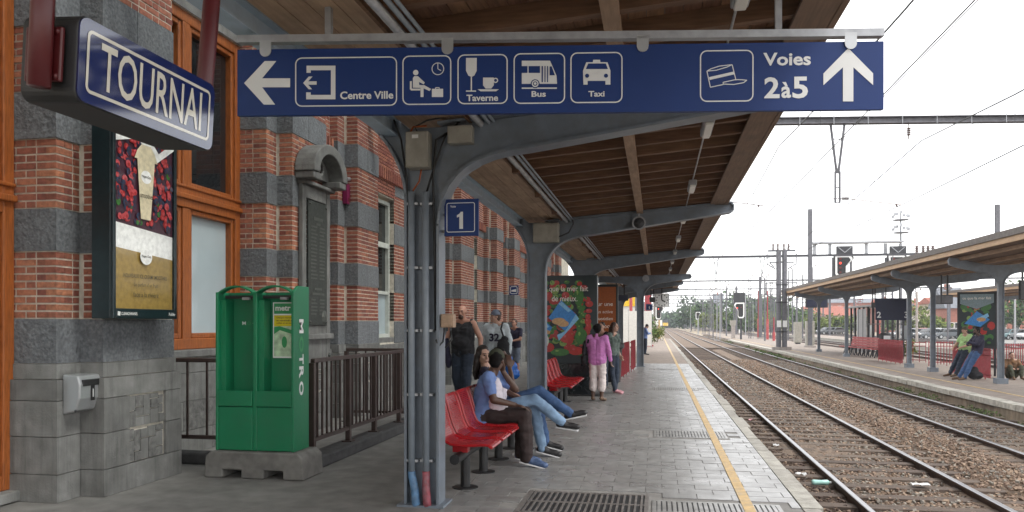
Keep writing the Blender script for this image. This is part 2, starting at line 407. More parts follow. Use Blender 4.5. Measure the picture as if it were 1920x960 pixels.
def boxes_np(bs):
    a = np.array(bs, dtype=np.float64); n = len(a); vs = np.zeros((n, 8, 3))
    for i in range(8):
        vs[:, i, 0] = a[:, i & 1]; vs[:, i, 1] = a[:, 2 + ((i >> 1) & 1)]; vs[:, i, 2] = a[:, 4 + ((i >> 2) & 1)]
    fs = (np.arange(n)[:, None, None] * 8 + BOXF[None]).reshape(-1, 4)
    return vs.reshape(-1, 3), fs
def pieces_ranked(name, bs, mname, parent, limit=300, minpx=0):
    """the pieces that show largest become objects, the rest one joined part"""
    def size(b):
        c = ((b[0] + b[1]) / 2, (b[2] + b[3]) / 2, (b[4] + b[5]) / 2); q = proj(c)
        if q is None or not (-30 < q[0] < 1950 and -30 < q[1] < 990): return -q[2] if q else -1e6
        return 1000 / q[2] * max(b[1] - b[0], b[3] - b[2], b[5] - b[4])
    bs = sorted(bs, key=size, reverse=True)
    for b in bs[:limit]: piece(name, b, mname, parent)
    if len(bs) > limit:
        v, f = boxes_np(bs[limit:]); o = np_mesh(name + 'work' if name == 'brick' else name + '_field', v, f, mname, parent); o['kind'] = 'stuff'
def rrect(x0, x1, y0, y1, r, n=5):
    P = []
    for cx, cy, a in ((x1 - r, y1 - r, 0), (x0 + r, y1 - r, 90), (x0 + r, y0 + r, 180), (x1 - r, y0 + r, 270)):
        for k in range(n + 1):
            t = rad(a + 90 * k / n); P.append((cx + r * math.cos(t), cy + r * math.sin(t)))
    return P
def ring(mb, poly, t, org, u, v):          # outline strip of a convex polygon
    cx = sum(p[0] for p in poly) / len(poly); cy = sum(p[1] for p in poly) / len(poly)
    n = len(poly); inn = []
    for i, p in enumerate(poly):
        a = poly[i - 1]; b = poly[(i + 1) % n]; dx, dy = b[0] - a[0], b[1] - a[1]; l = math.hypot(dx, dy) or 1
        inn.append((p[0] - dy / l * t, p[1] + dx / l * t))
    org, u, v = V(org), V(u), V(v)
    mb.add([org + u * a + v * b for a, b in poly + inn], [(i, (i + 1) % n, n + (i + 1) % n, n + i) for i in range(n)])
def disc(cx, cy, r, n=16, ry=None):
    ry = ry or r
    return [(cx + r * math.cos(2 * PI * k / n), cy + ry * math.sin(2 * PI * k / n)) for k in range(n)]
# ------------------------------------------------------------------ ground, platforms, tracks
RT, GZ = -0.49, -0.62                       # rail top, ballast level
P2Z, P2X = -0.29, 7.85                      # platform 2 level and edge
EDGE = 1.35
MB().quad((-500, -60, GZ - .10), (700, -60, GZ - .10), (700, 1300, GZ - .10), (-500, 1300, GZ - .10)).build('ground', 'yard', kind='structure')
def sheet(name, x0, x1, y0, y1, z, m): return MB().box(x0, x1, y0, y1, z - .05, z).build(name, m, kind='structure')
bedv = []; NX, NY = 60, 150
xs = np.linspace(1.3, 7.95, NX); ys = np.concatenate([np.linspace(-2, 40, 120), np.linspace(41, 400, 30)])
gx, gy = np.meshgrid(xs, ys)
dip = lambda q: .16 * np.clip((q - 7.2) / .45, 0, 1) ** 1.5
gz = GZ - dip(gx) + .015 + RNG.normal(0, .008, gx.shape) + .03 * np.sin(gx * 1.9) * np.cos(gy * .7)
idx = np.arange(NX * NY).reshape(NY, NX)
bf = np.stack([idx[:-1, :-1], idx[:-1, 1:], idx[1:, 1:], idx[1:, :-1]], -1).reshape(-1, 4)
bed = np_mesh('ballast_bed', np.stack([gx, gy, gz], -1).reshape(-1, 3), bf, 'ballast_bed'); bed['kind'] = 'structure'
OCT_V = np.array([(1, 0, 0), (-1, 0, 0), (0, 1, 0), (0, -1, 0), (0, 0, 1), (0, 0, -1)], float)
OCT_F = np.array([(0, 2, 4), (2, 1, 4), (1, 3, 4), (3, 0, 4), (2, 0, 5), (1, 2, 5), (3, 1, 5), (0, 3, 5)])
CUB_V = np.array([(x, y, z) for z in (-1, 1) for y in (-1, 1) for x in (-1, 1)], float) * .72
CUB_F = np.array([(0, 2, 3), (0, 3, 1), (4, 5, 7), (4, 7, 6), (0, 1, 5), (0, 5, 4), (2, 6, 7), (2, 7, 3), (0, 4, 6), (0, 6, 2), (1, 3, 7), (1, 7, 5)])
def stones(x, y, z, s):
    n = len(x); out_v = []; out_f = []
    v = CUB_V[None] * (1 + RNG.uniform(-.33, .33, (n, 8, 3)))
    v = v * (s[:, None] * np.stack([RNG.uniform(.7, 1.3, n), RNG.uniform(.7, 1.3, n), RNG.uniform(.5, .95, n)], -1))[:, None, :]
    a = RNG.uniform(0, 2 * PI, n); b = RNG.uniform(-.8, .8, n); ca, sa, cb, sb = np.cos(a), np.sin(a), np.cos(b), np.sin(b)
    X = v[..., 0] * cb[:, None] + v[..., 2] * sb[:, None]; Z = -v[..., 0] * sb[:, None] + v[..., 2] * cb[:, None]; Y = v[..., 1]
    X, Y = X * ca[:, None] - Y * sa[:, None], X * sa[:, None] + Y * ca[:, None]
    v = np.stack([X + x[:, None], Y + y[:, None], Z + z[:, None]], -1)
    return v.reshape(-1, 3), (np.arange(n)[:, None, None] * 8 + CUB_F[None]).reshape(-1, 3)
def spread(n, x0, x1, y0, y1):
    y = y0 + (y1 - y0) * RNG.random(n) ** 1.7; return RNG.uniform(x0, x1, n), y
TR1, TR2 = 3.03, 6.35
x, y = spread(88000, 1.42, 7.8, 3.2, 46)
dr = np.minimum.reduce([abs(x - (TR1 - .75)), abs(x - (TR1 + .75)), abs(x - (TR2 - .75)), abs(x - (TR2 + .75))])
k = dr > .085; x, y = x[k], y[k]
on = np.minimum(abs(x - TR1), abs(x - TR2)) < 1.3
ph = np.abs(((y / .6) + .5) % 1 - .5) * .6
sl_ = on & (ph < .12); k = ~(sl_ & (RNG.random(len(x)) < .76)); x, y, on = x[k], y[k], on[k]
s = RNG.uniform(.013, .029, len(x)) * (1 + np.maximum(0, y - 12) * .022)
mound = np.where((x > 4.1) & (x < 5.3), .07 * np.cos((x - 4.7) / .6 * PI / 2), 0)
z = GZ + .022 + RNG.uniform(-.012, .02, len(x)) + mound - dip(x)
grey = ((x > 5.4) & (RNG.random(len(x)) < .5)) | ((x > 2.2) & (x < 3.8) & (RNG.random(len(x)) < .3)) | (RNG.random(len(x)) < .14)
dark = (x < 2.18 + RNG.normal(0, .06, len(x))) | ((dr[k0] if False else np.minimum.reduce([abs(x - (TR1 - .75)), abs(x - (TR1 + .75)), abs(x - (TR2 - .75)), abs(x - (TR2 + .75))])) < .17)
dark &= RNG.random(len(x)) < .8
for nm, kk in (('ballast_stone', ~grey & ~dark), ('ballast_grey', grey & ~dark), ('ballast_dark', dark)):
    v, f = stones(x[kk], y[kk], z[kk], s[kk]); o = np_mesh('ballast', v, f, nm); o['kind'] = 'stuff'
def rail_mesh(y0, y1):
    p = [(-.065, -.16), (.065, -.16), (.065, -.145), (.012, -.125), (.012, -.045), (.036, -.035), (.036, -.006), (.028, 0), (-.028, 0), (-.036, -.006), (-.036, -.035), (-.012, -.045), (-.012, -.125), (-.065, -.145)]
    n = len(p); mb = MB()
    vs = [(a, yy, b) for yy in (y0, y1) for a, b in p]
    for i in range(n):
        mb.c = 1 if i in (6, 7, 8) else 0
        j = (i + 1) % n; mb.f.append((i, j, n + j, n + i)); mb.m.append(mb.c)
    mb.v = vs; return mb
def track(xc, y0, y1, sleepers=None, name='railway_track'):
    t = setting(name); t.location = (xc, 0, RT)
    proto = None
    for sx in (-.75, .75):
        mb = rail_mesh(y0, y1); mb.v = [(a + xc + sx, b, c + RT) for a, b, c in mb.v]
        mb.build('rail', ['rail_rust', 'rail_top'], t)
    if sleepers:
        yy = sleepers[0]; cl = MB()
        while yy < sleepers[1]:
            o = piece('sleeper', (xc - 1.27, xc + 1.27, yy - .11, yy + .11, GZ - .1, GZ + .046 + random.uniform(-.006, .008)), 'sleeper', t)
            o.rotation_euler = (0, 0, random.uniform(-.008, .008))
            if yy < 30:
                for sx in (-.75, .75):
                    for q in (-.1, .1): cl.box(xc + sx + q - .03, xc + sx + q + .03, yy - .05, yy + .05, GZ + .02, RT - .125)
            yy += .6
        if cl.v: cl.build('rail_clip', 'rail_rust', t, kind='stuff')
    return t
track(TR1, -3, 420, (0, 72)); track(TR2, -3, 420, (0, 72))
for xc in (15.3, 18.6, 27.0, 30.4, 33.8):
    track(xc, 6, 420, None)
    MB().box(xc - 1.3, xc + 1.3, 6, 420, GZ - .1, GZ - .02).build('ballast_strip', 'ballast_bed', kind='structure')

# platform 1
p1 = setting('platform')
MB().box(-7.5, -1.76, -6, 80, -1, 0).build('asphalt_surface', 'asphalt', p1)
MB().box(-1.76, 1.18, -6, 30.2, -1, -.006).build('paver_bed', 'asphalt', p1)
MB().box(-1.76, 1.18, 30.2, 80, -1, -.001).build('far_surface', 'far_paving', p1)
MB().box(1.18, 1.29, -6, 80, -1, -.125).build('edge_wall', 'wall_concrete', p1)
bs = []; yy = 3.0; r = 0
GR = [(-1.1, -.1, 6.30, 7.05), (0.0, .98, 6.10, 6.85), (0.0, .9, 10.75, 11.35), (0.0, .9, 18.3, 18.9), (0., .9, 26.2, 26.8), (-.62, -.32, 11.0, 11.3)]
while yy < 30:
    xx = -1.75 - (.15 if r % 2 else 0); 
    while xx < 1.15:
        x0, x1 = max(xx, -1.75) + .0032, min(xx + .30, 1.18) - .0032
        cx, cy = (x0 + x1) / 2, yy + .1
        if x1 - x0 > .05 and not any(g[0] - .12 < cx < g[1] + .12 and g[2] - .09 < cy < g[3] + .09 for g in GR):
            t = float(np.clip(RNG.normal(0, .0012), -.003, .003)); bs.append((x0, x1, yy + .0032, yy + .1968, -.03, t))
        xx += .30
    yy += .2; r += 1
pieces_ranked('paver', bs, 'paver', p1)
yy = -2.0; bs = []
while yy < 78:
    L = random.choice((.8, 1., 1., 1.2)); dx = random.uniform(-.03, .015)
    bs.append((1.186, EDGE + dx, yy + .006, yy + L - .006, -.13, random.uniform(-.004, .012))); yy += L
for b in bs: piece('coping_stone', b, 'coping', p1)
for y0, y1 in ((3, 6.1), (6.1, 6.85), (6.85, 78)):
    pass
MB().box(.705, .795, 3, 78, -.002, .0075).build('yellow_line', 'yellow_line', p1)
# platform 2 (island) and 3
p2 = setting('platform')
MB().box(P2X + .32, 13.3, -2, 140, GZ - .3, P2Z).build('paving', 'far_paving', p2)
MB().box(P2X + .06, P2X + .32, -2, 140, GZ - .3, P2Z - .14).build('edge_core', 'wall_concrete', p2)
yy = 6.
while yy < 70:
    o = piece('wall_panel', (P2X + .03 + random.uniform(0, .02), P2X + .2, yy + .008, yy + 1.592, GZ - .35, P2Z - .142), 'wall_concrete', p2)
    yy += 1.6
yy = 5.
while yy < 90:
    L = random.choice((.9, 1., 1.1)); piece('coping_stone', (P2X + random.uniform(-.02, .015), P2X + .316, yy + .008, yy + L - .008, P2Z - .135, P2Z + random.uniform(-.004, .012)), 'coping_pale', p2); yy += L
MB().box(P2X + 1.03, P2X + 1.13, 5, 110, P2Z - .01, P2Z + .006).build('yellow_line', 'yellow_line', p2)
p3 = setting('platform'); MB().box(20.5, 25.2, 4, 140, GZ - .3, P2Z).build('paving', 'far_paving', p3)
MB().box(20.3, 20.5, 4, 140, GZ - .3, P2Z + .01).build('edge', 'coping', p3)
# board crossing at the end of the platforms
bc = setting('crossing')
for k in range(6):
    piece('board', (2.36, 3.70, 66.0 + k * .3, 66.27 + k * .3, RT - .08, RT - .01), 'sleeper', bc)
    piece('board', (5.68, 7.02, 66.0 + k * .3, 66.27 + k * .3, RT - .08, RT - .01), 'sleeper', bc)
    piece('board', (3.86, 5.52, 66.0 + k * .3, 66.27 + k * .3, RT - .08, RT - .01), 'sleeper', bc)

# drain grates
def grate(g, label, m='grate', w2=.015, pitch=.042):
    x0, x1, y0, y1 = g
    t = thing('drain_grate', label, 'drain grate', ((x0 + x1) / 2, (y0 + y1) / 2, 0), 'drain grates in the paving')
    f = MB(); w = .035
    f.box(x0 - w, x1 + w, y0 - w, y0, -.03, .003).box(x0 - w, x1 + w, y1, y1 + w, -.03, .003).box(x0 - w, x0, y0, y1, -.03, .003).box(x1, x1 + w, y0, y1, -.03, .003)
    f.build('frame', m, t); MB().box(x0, x1, y0, y1, -.0058, -.0052).build('pit', 'black', t)
    n = int((x1 - x0) / pitch)
    for i in range(n):
        c = x0 + (i + .5) * (x1 - x0) / n; piece('bar', (c - w2, c + w2, y0, y1, -.005, .0025), m, t)
    mid = (y0 + y1) / 2; piece('cross_bar', (x0, x1, mid - .012, mid + .012, -.005, .004), m, t)
grate(GR[0], 'rusty brown drain grate in the grey paving left of the nearest yellow line end', 'grate_dark', .009, .05)
grate(GR[1], 'grey drain grate crossed by the yellow line at the bottom of the photo')
grate(GR[2], 'drain grate crossed by the yellow line level with the seated people')
grate(GR[3], 'narrow drain grate in the paving beyond the woman in the purple jacket')
grate(GR[4], 'farthest drain grate on the near platform beside the slim pillar')
mh = thing('manhole_cover', 'small square manhole cover set in the grey paving beside the yellow line', 'manhole cover', (-.47, 11.15, 0))
MB().box(-.62, -.32, 11.0, 11.3, -.02, .002).build('lid', 'grate', mh)
b_ = MB()
for k in range(4): b_.box(-.58, -.36, 11.04 + k * .06, 11.06 + k * .06, -.01, .006)
b_.build('ribs', 'grate', mh)

# ------------------------------------------------------------------ the station building
XA, XB, XD = -5.07, -4.84, -5.42           # pier corner, pier face, recessed wall
BANDS = [(1.57, 2.15, 'b'), (2.15, 2.52, 's'), (2.52, 3.12, 'b'), (3.12, 3.53, 's'), (3.53, 4.10, 'b'), (4.10, 4.48, 's'), (4.48, 5.5, 'b')]
PIERS = [(5.91, 7.21), (9.6, 10.96), (11.95, 13.2), (15.9, 17.3), (18.9, 20.6), (23.4, 24.7), (26.4, 27.8), (31.0, 32.4), (35.0, 36.4), (39., 40.4)]
bld = thing('station_building', 'red brick station building with grey stone bands and piers along the platform', 'building', (-5.5, 6, 0))
BR = []                                     # bricks
def course(z0, z1):
    n = max(1, round((z1 - z0) / .0645)); h = (z1 - z0) / n
    return [(z0 + i * h + .0075, z0 + (i + 1) * h - .0075) for i in range(n)]
def wall_x(Y, x0, x1, z0, z1, cut=False):   # bricks on a face that looks along -Y
    for r, (a, b) in enumerate(course(z0, z1)):
        xe = x1 if r % 2 == 0 else x1 - .1; x = xe; k = r % 2
        while x > x0 + .03:
            L = .205 if k % 2 == 0 else .10; p = random.uniform(-.002, .002)
            BR.append((max(x0, x - L + .015), x, Y - p - .003, Y + .095, a, b)); x -= L + .0; k += 1
def wall_y(X, y0, y1, z0, z1, corner=True):
    for r, (a, b) in enumerate(course(z0, z1)):
        y = y0 + (.1 if (r % 2 == 0 and corner) else 0); k = r % 2 + 1
        if not corner and r % 2: y = y0; BR.append((X - .1, X + .003, y, y + .047, a, b)); y += .06
        while y < y1 - .03:
            L = .205 if k % 2 == 0 else .10; p = random.uniform(-.002, .002)
            BR.append((X - .095, X + .003 + p, y, min(y1, y + L - .015), a, b)); y += L; k += 1
def stone(b, nm='stone', name='stone_block'):
    j = random.uniform(-.004, .004); piece(name, (b[0], b[1] + j, b[2] - j, b[3], b[4], b[5]), nm, bld)
core = MB()
for i, (ys, ye) in enumerate(PIERS):
    yc = ys + .28
    core.box(-6.3, XA - .003, ys + .003, ye - .006, 0, 5.5); core.box(XA - .003, XB - .003, yc + .003, ye - .006, 0, 5.5)
    for z0, z1, k in BANDS:
        if k == 'b':
            wall_x(ys, XD - .1, XA + .003, z0, z1); wall_y(XA, ys, yc - .01, z0, z1)
            wall_x(yc, XA + .006, XB + .003, z0, z1); wall_y(XB, yc, ye, z0, z1)
        else:
            stone((-5.65, XA + .014, ys - .014, yc - .006, z0 + .004, z1 - .004)); m = yc + (ye - yc) * .45
            stone((-5.65, XB + .014, yc - .014, m - .004, z0 + .004, z1 - .004)); stone((-5.65, XB + .014, m + .004, ye, z0 + .004, z1 - .004))
    stone((-5.65, XA + .02, ys - .02, yc - .006, 1.184, 1.566)); m = yc + (ye - yc) * .5
    stone((-5.65, XB + .02, yc - .02, m - .003, 1.184, 1.566)); stone((-5.65, XB + .02, m + .003, ye, 1.184, 1.566))
    stone((-5.65, XA + .035, ys - .035, yc - .006, 1.052, 1.18), 'plinth', 'plinth_course'); stone((-5.65, XB + .035, yc - .035, ye + .01, 1.052, 1.18), 'plinth', 'plinth_course')
    for j, (z0, z1) in enumerate(((0, .24), (.24, .56), (.56, .867), (.867, 1.048))):
        e = .07 if j else .075
        stone((-5.7, XA + e, ys - e, yc - .01 - e, z0 + .003, z1 - .003), 'plinth', 'plinth_block')
        if 0 < j < 3:
            a, b = yc + (ye - yc) * .27, yc + (ye - yc) * .80
            stone((-5.7, XB + e, yc - e, a - .003, z0 + .003, z1 - .003), 'plinth', 'plinth_block')
            stone((-5.7, XB + e, b + .003, ye + .05, z0 + .003, z1 - .003), 'plinth', 'plinth_block')
            core.box(-5.7, XB + e - .03, a, b, z0, z1)
            if i < 3:
                y = a + .008
                while y < b - .05:
                    w = min(random.uniform(.07, .13), b - .008 - y); zz = z0 + .008
                    while zz < z1 - .03:
                        h = min(random.choice((.09, .15, .2)), z1 - .008 - zz)
                        piece('panel_stone', (XB, XB + e - random.uniform(.004, .016), y, y + w - .008, zz, zz + h - .008), random.choice(('carved', 'carved', 'plinth')), bld); zz += h
                    y += w
        else: stone((-5.7, XB + e, yc - e, ye + .05, z0 + .003, z1 - .003), 'plinth', 'plinth_block')
ends = PIERS + [(44.5, 46)]
def orange_window(y0, y1, zs=1.22, zt=3.02, ztop=5.2, X=-5.5):
    w = bld_part('window')
    f = MB(); T = .09
    ym = (y0 + y1) / 2
    f.box(X - .1, X + .06, y0, y0 + .12, zs, ztop).box(X - .1, X + .06, y1 - .12, y1, zs, ztop).box(X - .1, X + .05, ym - .075, ym + .075, zs, ztop)
    f.box(X - .1, X + .055, y0 + .12, y1 - .12, zs, zs + .13).box(X - .1, X + .055, y0 + .12, y1 - .12, ztop - .13, ztop)
    f.box(X - .1, X + .065, y0 + .12, y1 - .12, zt - .13, zt + .13).box(X - .1, X + .10, y0 + .002, y1 - .002, zt - .03, zt + .03).box(X - .1, X + .085, y0 + .001, y1 - .001, zt + .10, zt + .135)
    for a, b in ((y0 + .12, ym - .075), (ym + .075, y1 - .12)):
        for c, d in ((zs + .13, zt - .13), (zt + .13, ztop - .13)):
            f.box(X - .08, X + .03, a, a + .06, c, d).box(X - .08, X + .03, b - .06, b, c, d).box(X - .08, X + .031, a + .06, b - .06, c, c + .06).box(X - .08, X + .031, a + .06, b - .06, d - .06, d)
    f.build('frame', 'orange_wood', w, bevel=.012)
    for a, b in ((y0 + .16, ym - .12), (ym + .12, y1 - .16)):
        MB().box(X - .06, X - .05, a, b, zs + .15, zt - .15).build('pane', 'glass_blind', w); MB().box(X - .06, X - .05, a, b, zt + .15, ztop - .15).build('pane', 'glass_dark', w)
    MB().box(X - .12, X + .16, y0 + .003, y1 - .003, zs - .09, zs - .001).build('sill', 'plinth', w, bevel=.012)
def bld_part(name):
    e = bpy.data.objects.new(name, None); COL.objects.link(e); e.parent = bld; return e
def white_window(y0, y1, X, zs=1.25, zt=3.95):
    w = bld_part('window'); f = MB(); T = .07
    f.box(X - .08, X + .03, y0, y0 + T, zs, zt).box(X - .08, X + .03, y1 - T, y1, zs, zt).box(X - .08, X + .028, y0 + T, y1 - T, zt - T, zt).box(X - .08, X + .028, y0 + T, y1 - T, zs, zs + T).box(X - .08, X + .028, y0 + T, y1 - T, 3.02, 3.12).box(X - .08, X + .028, y0 + T, y1 - T, 2.1, 2.16)
    f.build('frame', 'white_frame', w)
    MB().box(X - .05, X - .04, y0 + T, y1 - T, zs + T, 2.1).build('pane', 'glass_blind', w)
    MB().box(X - .05, X - .04, y0 + T, y1 - T, 2.16, 3.02).build('pane', 'glass_dark', w); MB().box(X - .05, X - .04, y0 + T, y1 - T, 3.12, zt - T).build('pane', 'glass_dark', w)
    MB().box(X - .1, X + .12, y0 - .05, y1 + .05, zs - .1, zs - .002).build('sill', 'plinth', w, bevel=.01)
def recess(y0, y1, win):
    XD = -5.42 if win == 'orange' else -5.20
    y0 += .002; y1 -= .002
    core.box(-6.3, XD - .003, y0, y1, 0, 1.21)
    for z0, z1 in ((0, .28), (.28, .62), (.62, .95), (.95, 1.12)):
        y = y0
        while y < y1 - .1:
            L = min(random.uniform(.7, 1.0), y1 - y); piece('plinth_block', (-6, XD + .05, y + .003, y + L - .003, z0 + .003, z1 - .003), random.choice(('plinth', 'carved')), bld); y += L
    if win == 'orange':
        orange_window(y0, y1); core.box(-6.3, XD - .003, y0, y1, 5.2, 5.5); piece('lintel', (-5.9, XD + .012, y0, y1, 5.203, 5.51), 'plinth', bld)
    elif win == 'white':
        ym = (y0 + y1) / 2; a, b = ym - .55, ym + .55
        core.box(-6.3, XD - .003, y0, a, 1.21, 5.5); core.box(-6.3, XD - .003, b, y1, 1.21, 5.5); core.box(-6.3, XD - .003, a, b, 4.0, 5.5)
        white_window(a, b, XD - .12)
        for z0, z1, k in BANDS:
            for p, q in ((y0, a), (b, y1)):
                if k == 'b': wall_y(XD, p, q, z0, z1, False)
                else: stone((-6, XD + .014, p + .004, q - .004, z0 + .004, z1 - .004))
        stone((-6, XD + .016, y0, a - .004, 1.13, 1.566)); stone((-6, XD + .016, b + .004, y1, 1.13, 1.566))
        wall_y(XD + .02, a, b, 4.02, 5.5, False)
        y = y0
        while y < y1 - .05: BR.append((XD - .02, XD + .09, y, y + .062, 4.30, 4.5)); y += .124
    else:
        core.box(-6.3, XD - .003, y0, y1, 1.21, 5.5)
        for z0, z1, k in BANDS:
            if k == 'b': wall_y(XD, y0, y1, z0, z1, False)
            else: stone((-6, XD + .014, y0, y1 - .004, z0 + .004, z1 - .004))
        stone((-6, XD + .016, y0, y1, 1.13, 1.566))
        y = y0
        while y < y1 - .05: BR.append((XD - .02, XD + .09, y, y + .062, 4.30, 4.5)); y += .124
orange_window(3.3, 5.89, .10, 2.6, 5.2, -5.52)
core.box(-6.3, -5.65, 3.3, 5.89, 0, .098); core.box(-6.3, XD - .003, 3.3, 5.89, 5.2, 5.5); piece('lintel', (-5.9, XD + .012, 3.3, 5.89, 5.203, 5.51), 'plinth', bld)
kinds = ['orange', 'wall', 'white', 'wall', 'white', 'wall', 'white', 'white', 'white']
for i in range(len(PIERS) - 1): recess(PIERS[i][1], PIERS[i + 1][0], kinds[i])
core.box(-6.3, XB, -4, 3.28, 0, 5.5); core.box(-6.3, -6.0, -4, 40, 5.5, 7.5); core.box(-6.29, XB - .02, 40.41, 44, 0, 5.5)
core.build('wall', 'mortar', bld)
pieces_ranked('brick', BR, 'brick', bld)
# ------------------------------------------------------------------ canopy of platform 1
UX, UY, UZ = V((1, 0, 0)), V((0, 1, 0)), V((0, 0, 1))
def bez(p0, p1, p2, n=8):
    return [((1 - t) ** 2 * p0[0] + 2 * t * (1 - t) * p1[0] + t * t * p2[0], (1 - t) ** 2 * p0[1] + 2 * t * (1 - t) * p1[1] + t * t * p2[1]) for t in [i / n for i in range(n + 1)]]
can = thing('platform_canopy', 'long wooden platform canopy on grey blue steel pillars beside the station building', 'canopy', (-1.93, 6.4, 0))
def flange(mb, pts, Y, w=.2, t=.022):
    for a, b in zip(pts[:-1], pts[1:]):
        p, q = V((a[0], Y, a[1])), V((b[0], Y, b[1])); d = (q - p).normalized()
        mb.bar(p - d * .004, q + d * .004, w, t, up=UY.cross(d))
def frame(Y, xc=-1.93, hw=.14, xl=-4.98, xr=1.13, slope_l=True, parent=can, base=0, zoff=0, w=.2):
    z = lambda a: a + zoff
    web = MB(); fl = MB()
    web.prism([(xc - hw, base), (xc + hw, base), (xc + hw, z(3.18)), (xc - hw, z(3.18))], (0, Y + .02, 0), UX, UZ, .04)
    flange(fl, [(xc + hw, base), (xc + hw, z(2.35))], Y, w); flange(fl, [(xc - hw, base), (xc - hw, z(2.6))], Y, w)
    fl.box(xc - hw - .06, xc + hw + .06, Y - .15, Y + .15, base, base + .018)
    web.v += []; p = web.build('pillar', 'steel', parent); fl.build('flange', 'steel', p)
    cur = bez((xc + hw, z(2.35)), (xc + hw + .02, z(2.93)), (xc + hw + .74, z(2.965)), 9)
    zt = z(2.965) + (xr - (xc + hw + .74)) * .14
    low = cur + [(xr, zt), (xr + .05, zt + .03), (xr + .06, zt + .10)]
    poly = low + [(xr + .02, zt + .155), (xc + hw + .3, z(3.205)), (xc + hw, z(3.18))]
    a = MB().prism(poly, (0, Y + .021, 0), UX, UZ, .042).build('arm', 'steel', parent)
    fb = MB(); flange(fb, low, Y, w); flange(fb, [(xr + .055, zt + .11), (xr + .02, zt + .155), (xc + hw, z(3.20))], Y, w); fb.build('flange', 'steel', a)
    if slope_l:
        cur = bez((xc - hw, z(2.6)), (xc - hw - .03, z(3.0)), (xc - hw - .42, z(3.30)), 7)
        low = cur + [(xl, z(5.26))]
        a = MB().prism(list(reversed(low + [(xl, z(5.48)), (xc - hw - .25, z(3.40)), (xc - hw, z(3.18))])), (0, Y + .021, 0), UX, UZ, .042).build('arm', 'steel', parent)
        fb = MB(); flange(fb, low, Y, w); fb.build('flange', 'steel', a)
    else:
        cur = bez((xc - hw, z(2.35)), (xc - hw - .02, z(2.93)), (xc - hw - .74, z(2.965)), 9)
        low = cur + [(xl, z(3.0)), (xl, z(3.2)), (xc - hw, z(3.18))]
        a = MB().prism(list(reversed(low)), (0, Y + .021, 0), UX, UZ, .042).build('arm', 'steel', parent)
        fb = MB(); flange(fb, low[:-1], Y, w); fb.build('flange', 'steel', a)
FY = [6.4, 12.76, 20.5, 36.2, 43.0]
for Y in FY: frame(Y)
frame(28.0, xc=-.56, hw=.11, xl=-2.0, slope_l=False)
Y0, Y1 = -2.2, 44.0
zj = lambda x: 3.235 + (x + 1.5) * .083          # underside of the rafters
def along(x0, x1, z0, z1, m, name, par=can): return MB().box(x0, x1, Y0, Y1, z0, z1).build(name, m, par)
n = 23
for i in range(n):
    a = -1.54 + 2.62 * i / n; b = a + 2.62 / n - .006
    zz = lambda x: zj(x) + .125
    MB().prism([(a, zz(a)), (b, zz(b)), (b, zz(b) + .025), (a, zz(a) + .025)], (0, Y1, 0), UX, UZ, Y1 - Y0).build('ceiling_board', 'wood_ceiling', can)
jm = MB().prism([(-1.54, zj(-1.54)), (1.055, zj(1.055)), (1.055, zj(1.055) + .126), (-1.54, zj(-1.54) + .126)], (0, .035, 0), UX, UZ, .07)
jo = MB(); jo.v = [(a, b + Y0 + .3, c) for a, b, c in jm.v]; jo.f = jm.f; jo.m = jm.m
j0 = jo.build('rafter', 'wood_joist', can); y = Y0 + .3; k = 0
while y < Y1 - .3:
    if k:
        o = j0.copy(); COL.objects.link(o); o.location = (random.uniform(-.004, .0), y - (Y0 + .3), random.uniform(-.004, .004))
    y += .5; k += 1
along(-.31, -.21, zj(-.26) - .05, zj(-.26) + .03, 'wood_soffit', 'purlin')
along(1.06, 1.10, 3.39, 3.63, 'wood_fascia', 'fascia'); along(.83, 1.058, 3.395, 3.418, 'wood_fascia', 'fascia_batten')
for i in range(4): along(-2.14 + i * .15, -2.14 + i * .15 + .144, 3.245, 3.265, 'wood_soffit', 'soffit_board')
along(-1.538, -1.515, 3.20, 3.36, 'wood_joist', 'soffit_edge')
y = Y0 + .8; k = 0
while y < Y1: piece('soffit_block', (-1.513, -1.44, y, y + .09, 3.13, 3.3), 'wood_joist', can); y += 1.6
bm = MB().box(-2.28, -2.16, Y0, Y1, 3.12, 3.135).box(-2.228, -2.212, Y0, Y1, 3.135, 3.25).box(-2.28, -2.16, Y0, Y1, 3.25, 3.265); bm.build('gutter_beam', 'beam', can)
MB().prism([(-1.6, zj(-1.6) + .152), (1.12, zj(1.12) + .152), (1.12, zj(1.12) + .21), (-1.6, zj(-1.6) + .21)], (0, Y1 + .1, 0), UX, UZ, Y1 - Y0 + .2).build('roof', 'roof_felt', can)
froof = lambda x: 3.50 - (x + 2.3) * .765
y = Y0; k = 0
while y < Y1 - .1:
    for (b, a) in ((-3.72, -2.30), (-5.26, -3.76)):
        MB().prism([(b, froof(b)), (a, froof(a)), (a, froof(a) + .008), (b, froof(b) + .008)], (0, y + 1.17, 0), UX, UZ, 1.14).build('roof_pane', 'roof_glass', can)
    MB().prism([(-5.28, froof(-5.28) - .05), (-2.28, froof(-2.28) - .05), (-2.28, froof(-2.28) + .02), (-5.28, froof(-5.28) + .02)], (0, y + .028, 0), UX, UZ, .04).build('glazing_bar', 'beam', can)
    y += 1.185; k += 1
for x in (-3.74, -5.27): MB().box(x - .03, x + .03, Y0, Y1, froof(x) - .12, froof(x) - .055).build('purlin', 'beam', can)
MB().prism([(-2.16, 3.46), (-1.55, 3.40), (-1.55, 3.44), (-2.16, 3.5)], (0, Y1, 0), UX, UZ, Y1 - Y0).build('gutter', 'galv', can)
